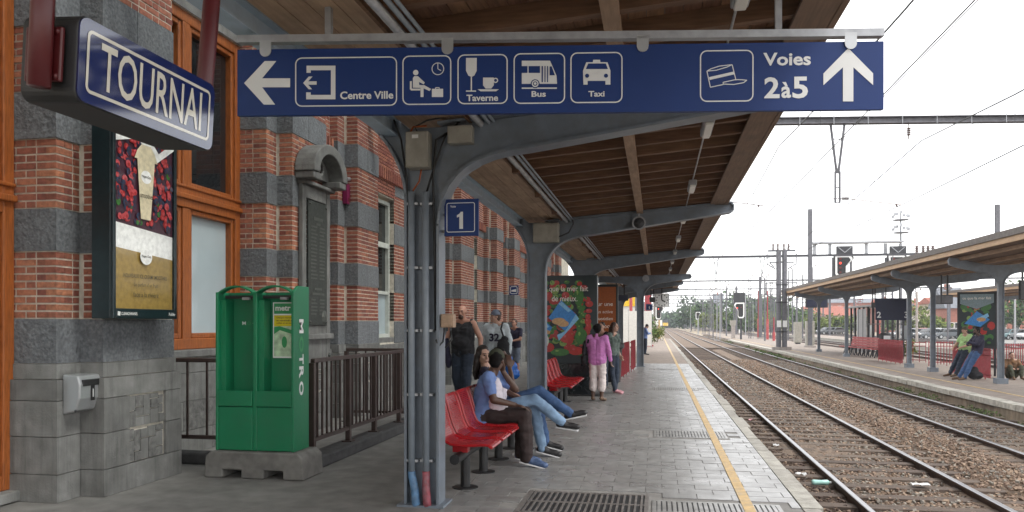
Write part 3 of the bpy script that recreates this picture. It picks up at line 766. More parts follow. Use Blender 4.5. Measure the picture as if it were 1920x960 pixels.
# conduit, tubes and light fittings under the canopy
for i, (x, z, r, m) in enumerate(((-1.44, 3.19, .028, 'galv'), (-1.37, 3.20, .016, 'pipe'), (-1.33, 3.21, .012, 'pipe'))):
    tag(MB().tube([(x, Y0, z), (x, 34, z)], r, 8).build('conduit_pipe', m, smooth=True), ['thick shiny steel pipe running under the canopy soffit', 'thin grey conduit beside the thick pipe under the canopy', 'thinnest grey conduit of the three under the canopy'][i], 'pipe')
tag(MB().tube([(.46, Y0, 3.375), (.46, 40, 3.375)], .009, 6).build('conduit_pipe', 'galv'), 'slim conduit linking the strip lights under the canopy', 'pipe')
lt = thing('strip_light', 'small switched off strip light under the canopy on the thin conduit', 'light', (.46, 4.3, 3.36), 'strip lights under the canopy')
MB().box(.41, .51, 4.0, 4.6, 3.31, 3.372).build('housing', 'galv', lt, bevel=.01); MB().box(.425, .495, 4.03, 4.57, 3.285, 3.309).build('diffuser', 'lamp_glass', lt, bevel=.008)
ORD = 'first second third fourth fifth sixth seventh eighth ninth tenth eleventh twelfth thirteenth fourteenth fifteenth sixteenth seventeenth eighteenth nineteenth twentieth'.split()
ORD += ['twenty ' + w for w in ORD[:9]] + ['thirtieth'] + ['thirty ' + w for w in ORD[:9]]
for k, y in enumerate((7.4, 10.6, 13.9, 17.1, 20.3, 23.5, 26.7, 30, 33.3, 36.6)): dup(lt, (.46, y, 3.36), 0, 'small switched off strip light, %s from the camera under the canopy' % ORD[k + 1])
lt['label'] = 'small switched off strip light nearest the camera above the blue sign'
l2 = thing('strip_light', 'long lit strip light on the soffit beside the gutter beam', 'light', (-2.05, 5.2, 3.2))
MB().box(-2.09, -2.01, 4.6, 5.8, 3.2, 3.243).build('housing', 'galv', l2)

# ------------------------------------------------------------------ the blue direction sign
Ls, Rs = at(445, 217, 4.27), at(1657, 205, 4.13)
su = (Rs - Ls); SWID = su.length; su.normalize(); sn = su.cross(UZ).normalized()   # points to the viewer
sv = sn.cross(su) * -1
if sv.z < 0: sv = -sv
SS = SWID / 1212.0
def sp(px, py): return ((px - 445) * SS, (217 - 12 * (px - 445) / 1212 - py) * SS)
q1 = lambda x, y: sp(440 + x / 3.097, y / 3.097)
q2 = lambda x, y: sp(1060 + x / 3.097, y / 3.097)
sg = thing('direction_sign', 'wide blue hanging direction sign with white arrows and pictograms', 'sign', tuple(Ls + su * SWID / 2))
HS = 126 * SS
MB().prism([(0, 0), (SWID, 0), (SWID, HS), (0, HS)], Ls - sn * .03 if True else Ls, su, sv, -.03 if su.cross(sv).dot(sn) < 0 else .03).build('panel', 'sign_blue', sg)
wh = MB(); bl = MB(); ow = Ls + sn * .0025; ob = Ls + sn * .0045; ow2 = Ls + sn * .006
P1 = lambda pts: [q1(*p) for p in pts]; P2 = lambda pts: [q2(*p) for p in pts]
def wf(pts, o=None): wh.flat(pts, o or ow, su, sv)
def bf_(pts): bl.flat(pts, ob, su, sv)
def rect1(a, b, c, d): return P1([(a, d), (b, d), (b, c), (a, c)])
def rect2(a, b, c, d): return P2([(a, d), (b, d), (b, c), (a, c)])
def stroke(q, pts, w):
    for (a, b), (c, d) in zip(pts[:-1], pts[1:]):
        l = math.hypot(c - a, d - b) or 1; nx, ny = -(d - b) / l * w / 2, (c - a) / l * w / 2
        wf([q(a + nx, b + ny), q(c + nx, d + ny), q(c - nx, d - ny), q(a - nx, b - ny)])
wf(P1([(57, 480), (180, 350), (250, 350), (165, 452), (332, 452), (332, 505), (165, 505), (243, 607), (175, 607)]))
for q, b in ((q1, (362, 967, 324, 620)), (q1, (998, 1286, 318, 610)), (q1, (1322, 1616, 312, 606)), (q1, (1650, 1950, 306, 604)), (q2, (60, 362, 302, 600))):
    p, r = q(b[0], b[3]), q(b[1], b[2]); ring(wh, rrect(p[0], r[0], p[1], r[1], 40 / 3.097 * SS), 7 / 3.097 * SS, ow, su, sv)
wf(P1([(430, 420), (430, 378), (602, 378), (602, 576), (428, 576), (428, 535), (455, 535), (455, 550), (575, 550), (575, 405), (455, 405), (455, 420)]))
wf(P1([(410, 480), (443, 442), (466, 442), (440, 470), (490, 470), (490, 490), (440, 490), (463, 517), (443, 517)]))
def tx(t, q, x0, x1, y0, y1, bold=.025, o=None):
    a, b = q(x0, y1), q(x1, y0)
    wh.text(t, (o or ow) + su * ((a[0] + b[0]) / 2) + sv * ((a[1] + b[1]) / 2), su, sv, h=b[1] - a[1], w=b[0] - a[0], bold=bold)
tx('Centre Ville', q1, 630, 945, 527, 576)
wf([q1(1077 + 16 * math.cos(t), 420 + 16 * math.sin(t)) for t in np.linspace(0, 2 * PI, 16)[:-1]])
wf(P1([(1060, 508), (1060, 452), (1068, 441), (1090, 441), (1130, 478), (1124, 489), (1096, 475), (1098, 492), (1128, 494), (1167, 516), (1158, 528), (1118, 510)]))
stroke(q1, [(1048, 470), (1048, 519), (1104, 519)], 11); stroke(q1, [(1114, 505), (1114, 563)], 18)
wf(rect1(1172, 1238, 515, 563)); stroke(q1, [(1194, 515), (1194, 508), (1215, 508), (1215, 515)], 5)
ring(wh, [q1(1207 + 37 * math.cos(t), 398 - 37 * math.sin(t)) for t in np.linspace(0, 2 * PI, 25)[:-1]], 5 / 3.097 * SS, ow, su, sv); stroke(q1, [(1207, 366), (1207, 398), (1226, 409)], 5)
wf(P1([(1372, 335), (1435, 335), (1435, 410), (1421, 438), (1404, 446), (1386, 438), (1372, 410)])); wf(rect1(1400, 1407, 446, 526)); wf(rect1(1372, 1431, 525, 532))
wf(P1([(1472, 450), (1535, 450), (1535, 495), (1520, 514), (1487, 514), (1472, 495)])); wf(P1([(1440, 518), (1565, 518), (1548, 530), (1458, 530)]))
ring(wh, [q1(1545 + 15 * math.cos(t), 466 - 15 * math.sin(t)) for t in np.linspace(0, 2 * PI, 17)[:-1]], 6 / 3.097 * SS, ow - sn * .0008, su, sv); tx('Taverne', q1, 1375, 1560, 548, 588)
wf(P1([(1698, 352), (1862, 352), (1900, 440), (1903, 487), (1698, 487)])); wf(rect1(1698, 1902, 508, 516)); tx('Bus', q1, 1755, 1838, 528, 563)
for p in (P1([(1738, 384), (1804, 384), (1804, 424), (1738, 424)]), P1([(1698, 384), (1731, 384), (1731, 424), (1698, 424)]), rect1(1813, 1821, 384, 478), rect1(1830, 1836, 384, 478), rect1(1845, 1851, 384, 478), P1([(1860, 386), (1872, 386), (1891, 438), (1860, 438)])): bf_(p)
D1 = lambda r: [q1(1776 + r * math.cos(t), 487 + r * math.sin(t)) for t in np.linspace(0, 2 * PI, 20)[:-1]]
bf_(D1(26)); wf(D1(20), ow2); bl.flat(D1(13), ow2 + sn * .001, su, sv); wf(D1(8), ow2 + sn * .002)
wf(P2([(152, 362), (190, 362), (192, 348), (232, 348), (234, 362), (275, 362), (292, 412), (292, 492), (263, 492), (263, 470), (160, 470), (160, 492), (136, 492), (133, 412)])); tx('Taxi', q2, 165, 258, 528, 562)
bf_(P2([(163, 370), (265, 370), (277, 402), (150, 402)]))
for cx in (157, 266): bf_([q2(cx + 12 * math.cos(t), 441 + 12 * math.sin(t)) for t in np.linspace(0, 2 * PI, 14)[:-1]])
wh.build('lettering', 'sign_white', sg); wh = MB()
stroke(q2, [(990, 378), (1012, 468)], 5); stroke(q2, [(846, 415), (866, 508), (940, 492)], 5); stroke(q2, [(846, 415), (868, 402), (918, 386), (990, 378), (960, 392), (900, 410), (846, 415)], 5)
_p, _r = q2(806, 593), q2(1112, 292); ring(wh, rrect(_p[0], _r[0], _p[1], _r[1], 40 / 3.097 * SS), 7 / 3.097 * SS, ow, su, sv)
wf(P2([(858, 450), (998, 418), (1001, 434), (862, 466)])); stroke(q2, [(938, 480), (1010, 464), (1045, 465), (1074, 468), (1055, 482), (1000, 492), (940, 490), (938, 480)], 5)
tx('Voies', q2, 1167, 1437, 308, 385); tx('2', q2, 1173, 1260, 450, 572); tx('à', q2, 1270, 1325, 478, 571); tx('5', q2, 1333, 1421, 447, 573)
wf(P2([(1648, 285), (1788, 430), (1788, 497), (1677, 395), (1677, 590), (1618, 590), (1618, 395), (1508, 497), (1508, 430)]))
wh.build('lettering', 'sign_white', sg); bl.build('pictogram', 'sign_blue', sg)
hang = MB(); e = su * .004
a, b = Ls + su * 0 + sv * (HS + 20 * SS) - sn * .015, Ls + su * SWID + sv * (HS + 16 * SS) - sn * .015
hang.bar(a, b, .05, 14 * SS, up=sv); hang.build('support_rail', 'galv', sg)
for px in (500, 848, 1214, 1596):
    c = Ls + su * ((px - 445) * SS) + sv * HS + sn * .004; r = 11 * SS
    pts = [(-r, 16 * SS), (-r, -4 * SS)] + [(r * math.cos(t), -4 * SS + r * math.sin(t)) for t in np.linspace(PI, 2 * PI, 9)[1:-1]] + [(r, -4 * SS), (r, 16 * SS)]
    MB().prism(pts, c, su, sv, .006 if su.cross(sv).dot(sn) > 0 else -.006).build('clamp', 'silver', sg)
for px, zz in ((620, 3.6), (1466, 3.42)):
    c = Ls + su * ((px - 445) * SS) + sv * (HS + 24 * SS) - sn * .015; MB().bar(c, (c.x, c.y, zz), .034, .034, up=UY).build('hanger', 'galv', sg)

# ------------------------------------------------------------------ TOURNAI name box on maroon poles
tb = thing('station_name_box', 'dark blue TOURNAI light box on maroon poles with a shiny face', 'sign', (-1.4, 1.95, 2.06))
kk = .53; ya, yb, za, zb, xf, xb = 3.116 * kk, 4.22 * kk, EYE + 1.01 * kk, EYE + 1.405 * kk, -2.55 * kk, -2.84 * kk
MB().prism(rrect(ya, yb, za, zb, .03), (xb, 0, 0), UY, UZ, xf - xb - .003).build('box', 'black', tb, bevel=.003)
MB().prism(rrect(ya + .003, yb - .003, za + .003, zb - .003, .028), (xf - .0025, 0, 0), UY, UZ, .0035).build('face', 'sign_blue_gloss', tb)
cr = MB(); ring(cr, rrect(ya + .028, yb - .026, za + .028, zb - .028, .018), .0085, (xf + .0022, 0, 0), UY, UZ)
cr.text('TOURNAI', (xf + .0022, 3.675 * kk, (za + zb) / 2 + .002), UY, UZ, h=.222 * kk, w=.825 * kk, bold=.008); cr.build('lettering', 'sign_cream', tb)
for yy, yo in ((ya - .006, -1), (yb + .006, 1)):
    b = MB().box(xb + .025, xf - .03, min(yy, yy + yo * .012), max(yy, yy + yo * .012), za + .04, za + .17)
    for xx in (xb + .036, xf - .041):
        for zz in (za + .052, za + .158): b.ball((xx, yy + yo * .013, zz), .008, 6)
    b.build('bracket', 'maroon', tb, bevel=.004)
    xc = (xb + xf) / 2; tb.rotation_euler.y = rad(3.2); tb.location.x = -1.413
    MB().tube([(xc, yy + yo * .036, za + .02), (xc, yy + yo * .036, za + .2), (xc + (.0 if yo < 0 else .035), yy + yo * .034, 3.25)], .026, 14).build('pole', 'maroon', tb, smooth=True)

# ------------------------------------------------------------------ things on the pillars
def box_thing(name, label, cat, b, m, bev=.008, extra=None, group=None):
    t = thing(name, label, cat, ((b[0] + b[1]) / 2, b[2], b[4]), group)
    MB().box(*b).build('housing', m, t, bevel=bev)
    MB().box(b[0] + .012, b[1] - .012, b[2] - .006, b[2] + .001, b[4] + .012, b[5] - .012).build('lid', m, t, bevel=.003)
    return t
c = atY(764, 317, 6.3); d = atY(806, 248, 6.3)
t = box_thing('junction_box', 'tall beige electrical box with a small label on the nearest pillar', 'electrical box', (c.x, d.x, 6.24, 6.375, c.z, d.z), 'cabinet')
MB().flat([(0, 0), (.055, 0), (.055, .03), (0, .03)], (c.x + .06, 6.232, d.z - .06), UX, UZ).build('sticker', 'white_print', t)
c = atY(840, 270, 6.3); d = atY(886, 235, 6.3)
box_thing('junction_box', 'small beige electrical box on the arm right of the nearest pillar', 'electrical box', (c.x, d.x, 6.27, 6.375, c.z, d.z), 'cabinet')
c = atY(1000, 455, 12.6); d = atY(1048, 418, 12.6)
box_thing('junction_box', 'pale grey electrical box at the head of the second pillar', 'electrical box', (c.x, d.x, 12.55, 12.735, c.z, d.z), 'cabinet')
c = atY(820, 614, 6.4); d = atY(849, 589, 6.4)
t = box_thing('junction_box', 'small olive junction box with cable glands at the right edge of the nearest pillar', 'electrical box', (-1.775, -1.665, 6.33, 6.43, c.z, d.z), 'wood_soffit')
g = MB()
for x in (-1.755, -1.73, -1.70): g.tube([(x, 6.38, c.z), (x, 6.38, c.z - .03)], .009, 6); 
g.build('gland', 'dark_metal', t)
g = MB(); g.tube([(-1.755, 6.38, c.z - .03), (-1.76, 6.36, c.z - .12), (-1.79, 6.32, c.z - .16), (-1.80, 6.29, c.z - .1)], .008, 6).tube([(-1.70, 6.38, c.z - .03), (-1.69, 6.38, c.z - .1), (-1.74, 6.36, c.z - .17)], .008, 6); g.build('cable', 'black', t, smooth=True)
for px, lab, m, lo in ((771, 'left grey conduit with a faded blue lower end on the nearest pillar', 'pipe_blue', (781, 945)), (798, 'right grey conduit with a worn red lower end on the nearest pillar', 'pipe_red', (802, 950))):
    a = atY(px, 360, 6.31); b = atY(px + 1, 890, 6.31); t = thing('conduit_pipe', lab, 'pipe', (b.x, 6.31, 0))
    MB().tube([a, b], .030, 10).build('pipe', 'pipe', t, smooth=True)
    e = atY(lo[0] - 3, 918, 6.31); f = atY(lo[0], 946, 6.29)
    MB().tube([b + UZ * .03, b, (e.x, 6.31, e.z), (f.x, 6.28, .003)], [.033, .033, .035, .037], 10).build('flexible_sleeve', m, t, smooth=True)
    for py in (382, 502, 620, 740, 864):
        z = atY(px, py, 6.31).z; MB().box(b.x - .055, b.x + .055, 6.305, 6.382, z - .012, z + .012).build('clip', 'galv', t, bevel=.004)
def cable(pts, r, m, lab): return tag(MB().tube(pts, r, 6).build('cable', m, smooth=True), lab, 'cable')
A6 = lambda px, py: atY(px, py, 6.33)
cable([A6(783, 248), A6(778, 238), A6(800, 226), A6(842, 218), A6(905, 214)], .007, 'black', 'black cable looping over the tall box to the canopy arm')
cable([A6(790, 318), A6(786, 340), A6(774, 358)], .007, 'orange_cable', 'short orange cable under the tall box on the nearest pillar')
cable([A6(768, 250), A6(775, 238), A6(800, 236)], .008, 'orange_cable', 'orange cable above the tall box on the nearest pillar')
cable([A6(738, 225), A6(752, 262), A6(762, 330), A6(765, 400)], .009, 'black', 'black cable along the left bracket of the nearest pillar')
cable([A6(838, 250), A6(818, 262), A6(812, 330), A6(815, 480), A6(817, 620)], .011, 'black', 'thick black cable down the right side of the nearest pillar')
cable([A6(800, 360), A6(812, 320), A6(836, 252), A6(868, 222)], .009, 'black', 'black cable from the right conduit up to the small box')
cable([atY(1048, 444, 12.62), atY(1066, 436, 12.62), atY(1075, 420, 12.62), atY(1072, 398, 12.62)], .012, 'black', 'black cable looping from the box on the second pillar')
# "Voie 1" sign
def voie_sign(lab, px0, px1, py0, py1, Y, small=False):
    a, b = atY(px0, py1, Y), atY(px1, py0, Y); w, h = b.x - a.x, b.z - a.z
    t = thing('track_sign', lab, 'sign', tuple(a))
    MB().box(a.x, b.x, Y, Y + .03, a.z, b.z).build('panel', 'sign_blue', t, bevel=.003)
    m = MB(); ring(m, rrect(.07 * w, .9 * w, .1 * h, .9 * h, .06 * w), .02 * w, (a.x, Y - .003, a.z), UX, UZ)
    m.flat([(p * .46 * h, q * .46 * h) for p, q in ONE], (a.x + .5 * w, Y - .0035, a.z + .42 * h), UX, UZ)
    if not small: m.text('Voie', (a.x + .26 * w, Y - .0035, a.z + .80 * h), UX, UZ, h=.06 * h, bold=.02)
    m.build('lettering', 'sign_white', t)
    return t
t = voie_sign('blue Voie 1 sign bracketed to the nearest pillar', 833, 897, 372, 443, 6.38)
for py in (403, 434): z = atY(830, py, 6.4).z; MB().box(-1.778, -1.70, 6.411, 6.43, z - .012, z + .012).build('bracket', 'cabinet', t)
a = atY(1198, 418, 12.55); t = thing('loudspeaker', 'round grey horn loudspeaker on the arm of the second pillar', 'loudspeaker', tuple(a))
m = MB(); 
for i, (r0, r1, y0, y1) in enumerate(((.11, .10, 0, .05), (.06, .05, .05, .16))): m.tube([(a.x, a.y + y0, a.z), (a.x, a.y + y1, a.z)], [r0, r1], 16)
m.build('horn', 'galv', t, smooth=False); MB().tube([(a.x, a.y - .02, a.z), (a.x, a.y - .001, a.z)], [.03, .085], 14).build('throat', 'dark_metal', t)
MB().box(a.x - .015, a.x + .015, a.y + .06, a.y + .1, a.z + .05, a.z + .16).build('bracket', 'galv', t)
a = atY(1211, 522, 27.8); t = thing('loudspeaker', 'small round loudspeaker on the slim far pillar', 'loudspeaker', tuple(a)); MB().tube([(a.x, a.y, a.z), (a.x, a.y + .2, a.z)], [.12, .05], 14).build('horn', 'galv', t)
# ------------------------------------------------------------------ posters and other things on the facade
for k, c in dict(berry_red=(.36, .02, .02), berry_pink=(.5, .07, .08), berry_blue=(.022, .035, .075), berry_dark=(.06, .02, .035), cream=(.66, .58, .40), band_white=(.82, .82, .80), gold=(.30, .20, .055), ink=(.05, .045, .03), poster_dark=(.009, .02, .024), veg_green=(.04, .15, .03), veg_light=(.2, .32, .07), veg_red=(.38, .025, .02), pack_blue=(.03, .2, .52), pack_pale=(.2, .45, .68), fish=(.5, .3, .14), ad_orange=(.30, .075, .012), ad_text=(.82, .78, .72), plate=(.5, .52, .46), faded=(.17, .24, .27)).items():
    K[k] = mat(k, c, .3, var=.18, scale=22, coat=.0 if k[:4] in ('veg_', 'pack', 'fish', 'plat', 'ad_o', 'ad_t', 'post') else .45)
R = random.Random(3)
pb = thing('advert_light_box', 'tall dark framed smoothie poster box on the brick pier under the name box', 'poster box', (-4.7, 6.48, 1.58))
y0, y1, z0, z1, xf = 6.02, 6.93, 1.57, 3.42, -4.60
m = MB(); m.box(-4.815, xf - .03, y0, y1, z0, z1).box(xf - .03, xf, y0, y0 + .035, z0, z1).box(xf - .03, xf, y1 - .035, y1, z0, z1).box(xf - .03, xf, y0 + .035, y1 - .035, z0, z0 + .09).box(xf - .03, xf, y0 + .035, y1 - .035, z1 - .05, z1)
m.build('frame', 'poster_dark', pb, bevel=.006)
px0, px1, pz0, pz1 = y0 + .035, y1 - .035, z0 + .09, z1 - .05; X0 = xf - .028
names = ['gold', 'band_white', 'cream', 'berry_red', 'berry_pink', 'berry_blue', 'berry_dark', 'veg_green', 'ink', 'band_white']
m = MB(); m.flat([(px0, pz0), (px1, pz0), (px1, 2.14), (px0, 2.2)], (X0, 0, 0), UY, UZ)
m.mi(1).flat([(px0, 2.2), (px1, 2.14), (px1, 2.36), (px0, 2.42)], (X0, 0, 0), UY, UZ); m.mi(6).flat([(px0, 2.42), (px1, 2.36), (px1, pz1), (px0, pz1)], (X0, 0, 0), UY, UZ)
i = 0
for k in range(420):
    cy, cz, r = R.uniform(px0 + .03, px1 - .03), R.uniform(2.40, pz1 - .04), R.uniform(.018, .036)
    if cz < 2.44 - .06 * (cy - px0) / (px1 - px0) + r: continue
    if abs(cy - 6.47) < .13 and 2.50 < cz < 3.05: continue
    c = R.choice((3, 3, 4, 4, 5, 5, 5, 6, 7 if R.random() < .3 else 3)); i += 1; x = X0 + .001 + i * .00004
    m.mi(c).flat(disc(cy, cz, r, 9, r * R.uniform(.85, 1.2)), (x, 0, 0), UY, UZ)
    m.mi({3: 4, 4: 3, 5: 6, 6: 5, 7: 7}[c]).flat(disc(cy + r * .25, cz - r * .25, r * .5, 7), (x + .00002, 0, 0), UY, UZ)
x = X0 + .018
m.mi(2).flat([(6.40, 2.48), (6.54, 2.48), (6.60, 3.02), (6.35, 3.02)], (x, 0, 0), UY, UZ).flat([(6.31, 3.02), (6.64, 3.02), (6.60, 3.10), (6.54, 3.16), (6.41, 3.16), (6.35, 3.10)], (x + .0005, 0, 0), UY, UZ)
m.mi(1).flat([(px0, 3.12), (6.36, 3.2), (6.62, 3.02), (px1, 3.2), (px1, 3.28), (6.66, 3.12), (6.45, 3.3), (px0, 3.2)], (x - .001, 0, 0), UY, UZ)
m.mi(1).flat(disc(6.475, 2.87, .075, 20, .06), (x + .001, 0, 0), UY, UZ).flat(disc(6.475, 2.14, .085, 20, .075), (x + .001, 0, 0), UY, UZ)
m.mi(8)
for z in (2.87, 2.14): m.text('Häagen-Dazs', (x + .002, 6.475, z), UY, UZ, h=.032, w=.135, bold=.015)
m.text('smoothie', (x + .002, 6.475, 2.70), UY, UZ, h=.05, w=.17, bold=.0)
m.text('NOUVEAUX ICE CREAM SMOOTHIES', (x, 6.475, 1.955), UY, UZ, h=.035, w=.62, bold=.005).text('Le parfum d\'un fruit', (x, 6.475, 1.875), UY, UZ, h=.045, w=.34, bold=0).text('face à la rivière', (x, 6.475, 1.79), UY, UZ, h=.045, w=.36, bold=0)
m.mi(9).text('CLEARCHANNEL', (xf + .001, y0 + .10, z0 + .045), UY, UZ, h=.026, w=.22, bold=.01, align='l').text('Publifer', (xf + .001, y1 - .03, z0 + .045), UY, UZ, h=.03, w=.1, bold=.01, align='r')
m.flat([(y0 + .05, z0 + .03), (y0 + .085, z0 + .025), (y0 + .09, z0 + .06), (y0 + .055, z0 + .066)], (xf + .001, 0, 0), UY, UZ)
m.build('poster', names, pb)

ab = thing('wall_ashtray', 'silver wall ashtray box with a small cigarette picture on the stone pier', 'ashtray', (-4.93, 6.05, .75))
m = MB().prism([(-.13, 0), (.10, .02), (.125, .2), (.125, .30), (.09, .335), (-.13, .335)], (-4.90, 5.98, .74), UX, UZ, -.0) if False else MB()
m.prism([(0, .0), (.13, .035), (.165, .14), (.17, .26), (.15, .335), (.0, .345)], (-4.998, 6.20, .745), UX, UZ, .30); m.build('box', 'silver', ab, bevel=.012)
MB().box(-4.99, -4.818, 5.93, 6.17, .99, 1.045).build('slot', 'black', ab, bevel=.006)
m = MB().prism([(0, 0), (.045, 0), (.045, .15), (0, .15)], (-4.829, 6.03, .86), UY, UZ, .004); m.build('sticker', 'black', ab)
MB().prism([(.018, .03), (.027, .03), (.027, .1), (.018, .1)], (-4.824, 6.03, .86), UY, UZ, .002).build('print', 'sign_white', ab)
MB().ball((-4.87, 5.9, .78), .012, 8).build('lock', 'dark_metal', ab)

# memorial plaque with arched pediment
mp_ = thing('memorial_plaque', 'tall dark bronze memorial plaque in a grey stone surround with an arched top', 'memorial', (-4.8, 10.5, .9))
x = XB + .012; ya, yb = 10.03, 10.95
m = MB(); m.box(x, x + .07, ya, ya + .12, 1.0, 3.45).box(x, x + .07, yb - .12, yb, 1.0, 3.45).box(x, x + .06, ya + .12, yb - .12, 3.27, 3.45).box(x, x + .055, ya + .12, yb - .12, .95, 1.5)
m.box(x, x + .12, ya - .02, yb + .02, 1.30, 1.38).box(x, x + .14, ya - .03, yb + .03, 3.45, 3.50); m.build('surround', 'plinth', mp_, bevel=.012)
m = MB(); cy, cz, ro, ri = (ya + yb) / 2, 3.60, .58, .40
arc = [(cy + ro * math.cos(t), cz + ro * .78 * math.sin(t)) for t in np.linspace(0, PI, 17)] + [(cy + ri * math.cos(t), cz + ri * .78 * math.sin(t)) for t in np.linspace(PI, 0, 17)]
m.prism(arc, (x, 0, 0), UY, UZ, .30)
arc2 = [(cy + (ri - .002) * math.cos(t), cz + (ri - .002) * .78 * math.sin(t)) for t in np.linspace(0, PI, 17)]
m2 = MB().prism(arc2, (x, 0, 0), UY, UZ, .07)
for k in (0, 1): m.box(x, x + .28, (ya - .10 if k == 0 else yb - .14), (ya + .14 if k == 0 else yb + .10), 3.502, 3.597)
m.build('pediment', 'plinth', mp_, bevel=.015); t = m2.build('tympanum', 'plinth', mp_)
m = MB()
for k in range(14): a = 2 * PI * k / 14; m.ball((x + .1, cy + .11 * math.cos(a), cz + .14 + .11 * math.sin(a)), .035, 6)
m.ball((x + .09, cy, cz + .14), (.03, .06, .06), 8).build('wreath', 'plinth', mp_, smooth=True)
m = MB().box(x + .056, x + .085, ya + .15, yb - .15, 1.5, 3.25); m.build('plaque', 'bronze', mp_, bevel=.008)
m = MB()
for (yy, zz) in ((ya + .19, 3.2), (yb - .19, 3.2), (ya + .19, 1.55), (yb - .19, 1.55)): m.ball((x + .088, yy, zz), .02, 8)
z = 2.88
for k in range(15):
    for c0 in (ya + .22, cy + .04):
        m.box(x + .0852, x + .088, c0, c0 + R.uniform(.15, .22), z, z + .022)
    z -= .052
m.box(x + .0852, x + .09, cy - .15, cy + .15, 2.98, 3.03).box(x + .0852, x + .09, cy - .07, cy + .07, 2.92, 2.95).box(x + .0852, x + .09, cy - .13, cy + .13, 2.0, 2.03).box(x + .0852, x + .09, cy - .2, cy + .2, 1.93, 1.96)
for k in range(5):
    for c0 in (ya + .22, cy + .04): m.box(x + .0852, x + .088, c0, c0 + R.uniform(.15, .22), 1.85 - k * .05, 1.872 - k * .05)
m.ball((x + .085, yb - .25, 1.62), (.03, .08, .1), 8); m.build('lettering', 'bronze_relief', mp_)
m = MB().box(x, x + .05, yb - .1, yb + .01, .96, 1.14).ball((x + .06, yb - .045, 1.06), .04, 8); m.build('bracket', 'bronze', mp_)

t = thing('alarm_box', 'small purple box on the brick pier beside the memorial', 'box', tuple(atX(651, 366, -4.98)))
a, b = atX(645, 382, -5.03), atX(658, 350, -5.03); MB().box(-5.058, -4.97, a.y, b.y, a.z, b.z).build('housing', 'purple', t, bevel=.008); MB().box(-4.97, -4.964, a.y + .02, b.y - .02, a.z + .04, a.z + .1).build('grille', 'maroon', t)
t = thing('camera', 'little grey security camera above the purple box', 'camera', (-5.0, a.y + .1, b.z + .1)); MB().box(-5.06, -5.0, a.y + .08, a.y + .12, b.z + .07, b.z + .10).build('arm', 'galv', t); MB().tube([(-5.0, a.y + .02, b.z + .08), (-4.97, a.y + .2, b.z + .1)], .035, 10).build('body', 'galv', t)
a, b = atY(955, 553, 24.9), atY(972, 535, 24.9); t = thing('wall_sign', 'small square blue sign with a white pictogram high on the far facade', 'sign', tuple(a))
MB().box(a.x, b.x, a.y, a.y + .04, a.z, b.z).build('panel', 'sign_blue', t); w, h = b.x - a.x, b.z - a.z; m = MB(); ring(m, rrect(.1 * w, .9 * w, .1 * h, .9 * h, .05), .02, (a.x, a.y - .004, a.z), UX, UZ); m.flat([(.22 * w, .35 * h), (.75 * w, .3 * h), (.75 * w, .62 * h), (.22 * w, .5 * h)], (a.x, a.y - .004, a.z), UX, UZ); m.build('pictogram', 'sign_white', t); MB().box(-4.83, b.x + .02, a.y + .045, a.y + .07, a.z + .1, a.z + .13).build('bracket', 'galv', t)

# ------------------------------------------------------------------ newspaper dispenser on its concrete foot
ft = thing('concrete_base', 'low concrete foot block with two notches under the green newspaper stand', 'block', (-3.9, 7.3, 0))
MB().prism([(-4.42, .002), (-4.22, .002), (-4.22, .085), (-4.02, .085), (-4.02, .002), (-3.78, .002), (-3.78, .085), (-3.58, .085), (-3.58, .002), (-3.36, .002), (-3.375, .21), (-3.43, .262), (-4.35, .262), (-4.405, .21)], (0, 7.56, 0), UX, UZ, .46).build('block', 'concrete', ft, bevel=.015)
nb = thing('newspaper_stand', 'double green newspaper dispenser with white METRO lettering on its side', 'newspaper stand', (-3.9, 7.35, .264))
xa, xb, ya, yb, zb, zt = -4.33, -3.49, 7.16, 7.50, .264, 1.84; xm = (xa + xb) / 2
m = MB(); m.box(xa, xa + .03, ya, yb, zb, zt).box(xm - .022, xm + .022, ya + .01, yb, zb, zt); m.build('side_panel', 'green_box', nb, bevel=.008)
m = MB().prism([(ya, zb), (yb, zb), (yb, zt + .06), (ya + .10, zt + .06), (ya, zt)], (xb - .03, 0, 0), UY, UZ, .03); sp_ = m.build('side_panel', 'green_box', nb, bevel=.006)
MB().box(xa + .03, xb - .03, ya + .20, yb - .002, zb, zt).build('back_panel', 'green_box', nb)
for a, b in ((xa + .031, xm - .0225), (xm + .0225, xb - .031)):
    MB().box(a, b, ya + .006, ya + .199, zb + .004, .70).build('door', 'green_box', nb, bevel=.008)
    m = MB().prism([(ya - .004, .706), (ya + .199, .706), (ya + .199, .80), (ya + .06, .80), (ya + .012, .86), (ya - .004, .86)], (a, 0, 0), UY, UZ, b - a); m.build('shelf', 'green_box', nb, bevel=.005)
    w = b - a; arc = [(a + w * k / 10, zt + .0 + .065 * math.sin(PI * k / 10) ** .8) for k in range(11)]; arc = arc + [(p[0], p[1] - .016) for p in reversed(arc)]
    MB().prism(arc, (0, ya + .10, 0), UX, UZ, .10).build('arch', 'green_box', nb)
    MB().box(a, b, ya + .13, ya + .198, zt - .06, zt - .03).build('header', 'black', nb); MB().box(a + w * .55, a + w * .75, ya + .1, ya + .14, zt - .075, zt - .05).build('latch', 'galv', nb)
    MB().box(a + .001, a + .055, ya + .05, ya + .199, .80, zt - .08).build('liner', 'green_box', nb)
    MB().box(b - .012, b - .001, ya + .05, ya + .199, .80, zt - .08).build('liner', 'green_box', nb)
X = xb + .0025
m = MB()
for ch, zc, hh in (('M', 1.50, .14), ('T', 1.17, .10), ('R', 1.04, .12), ('O', .88, .14)):
    m.text(ch, (X, ya + .16, zc), -UZ, UY, h=.095, w=hh, bold=.035)
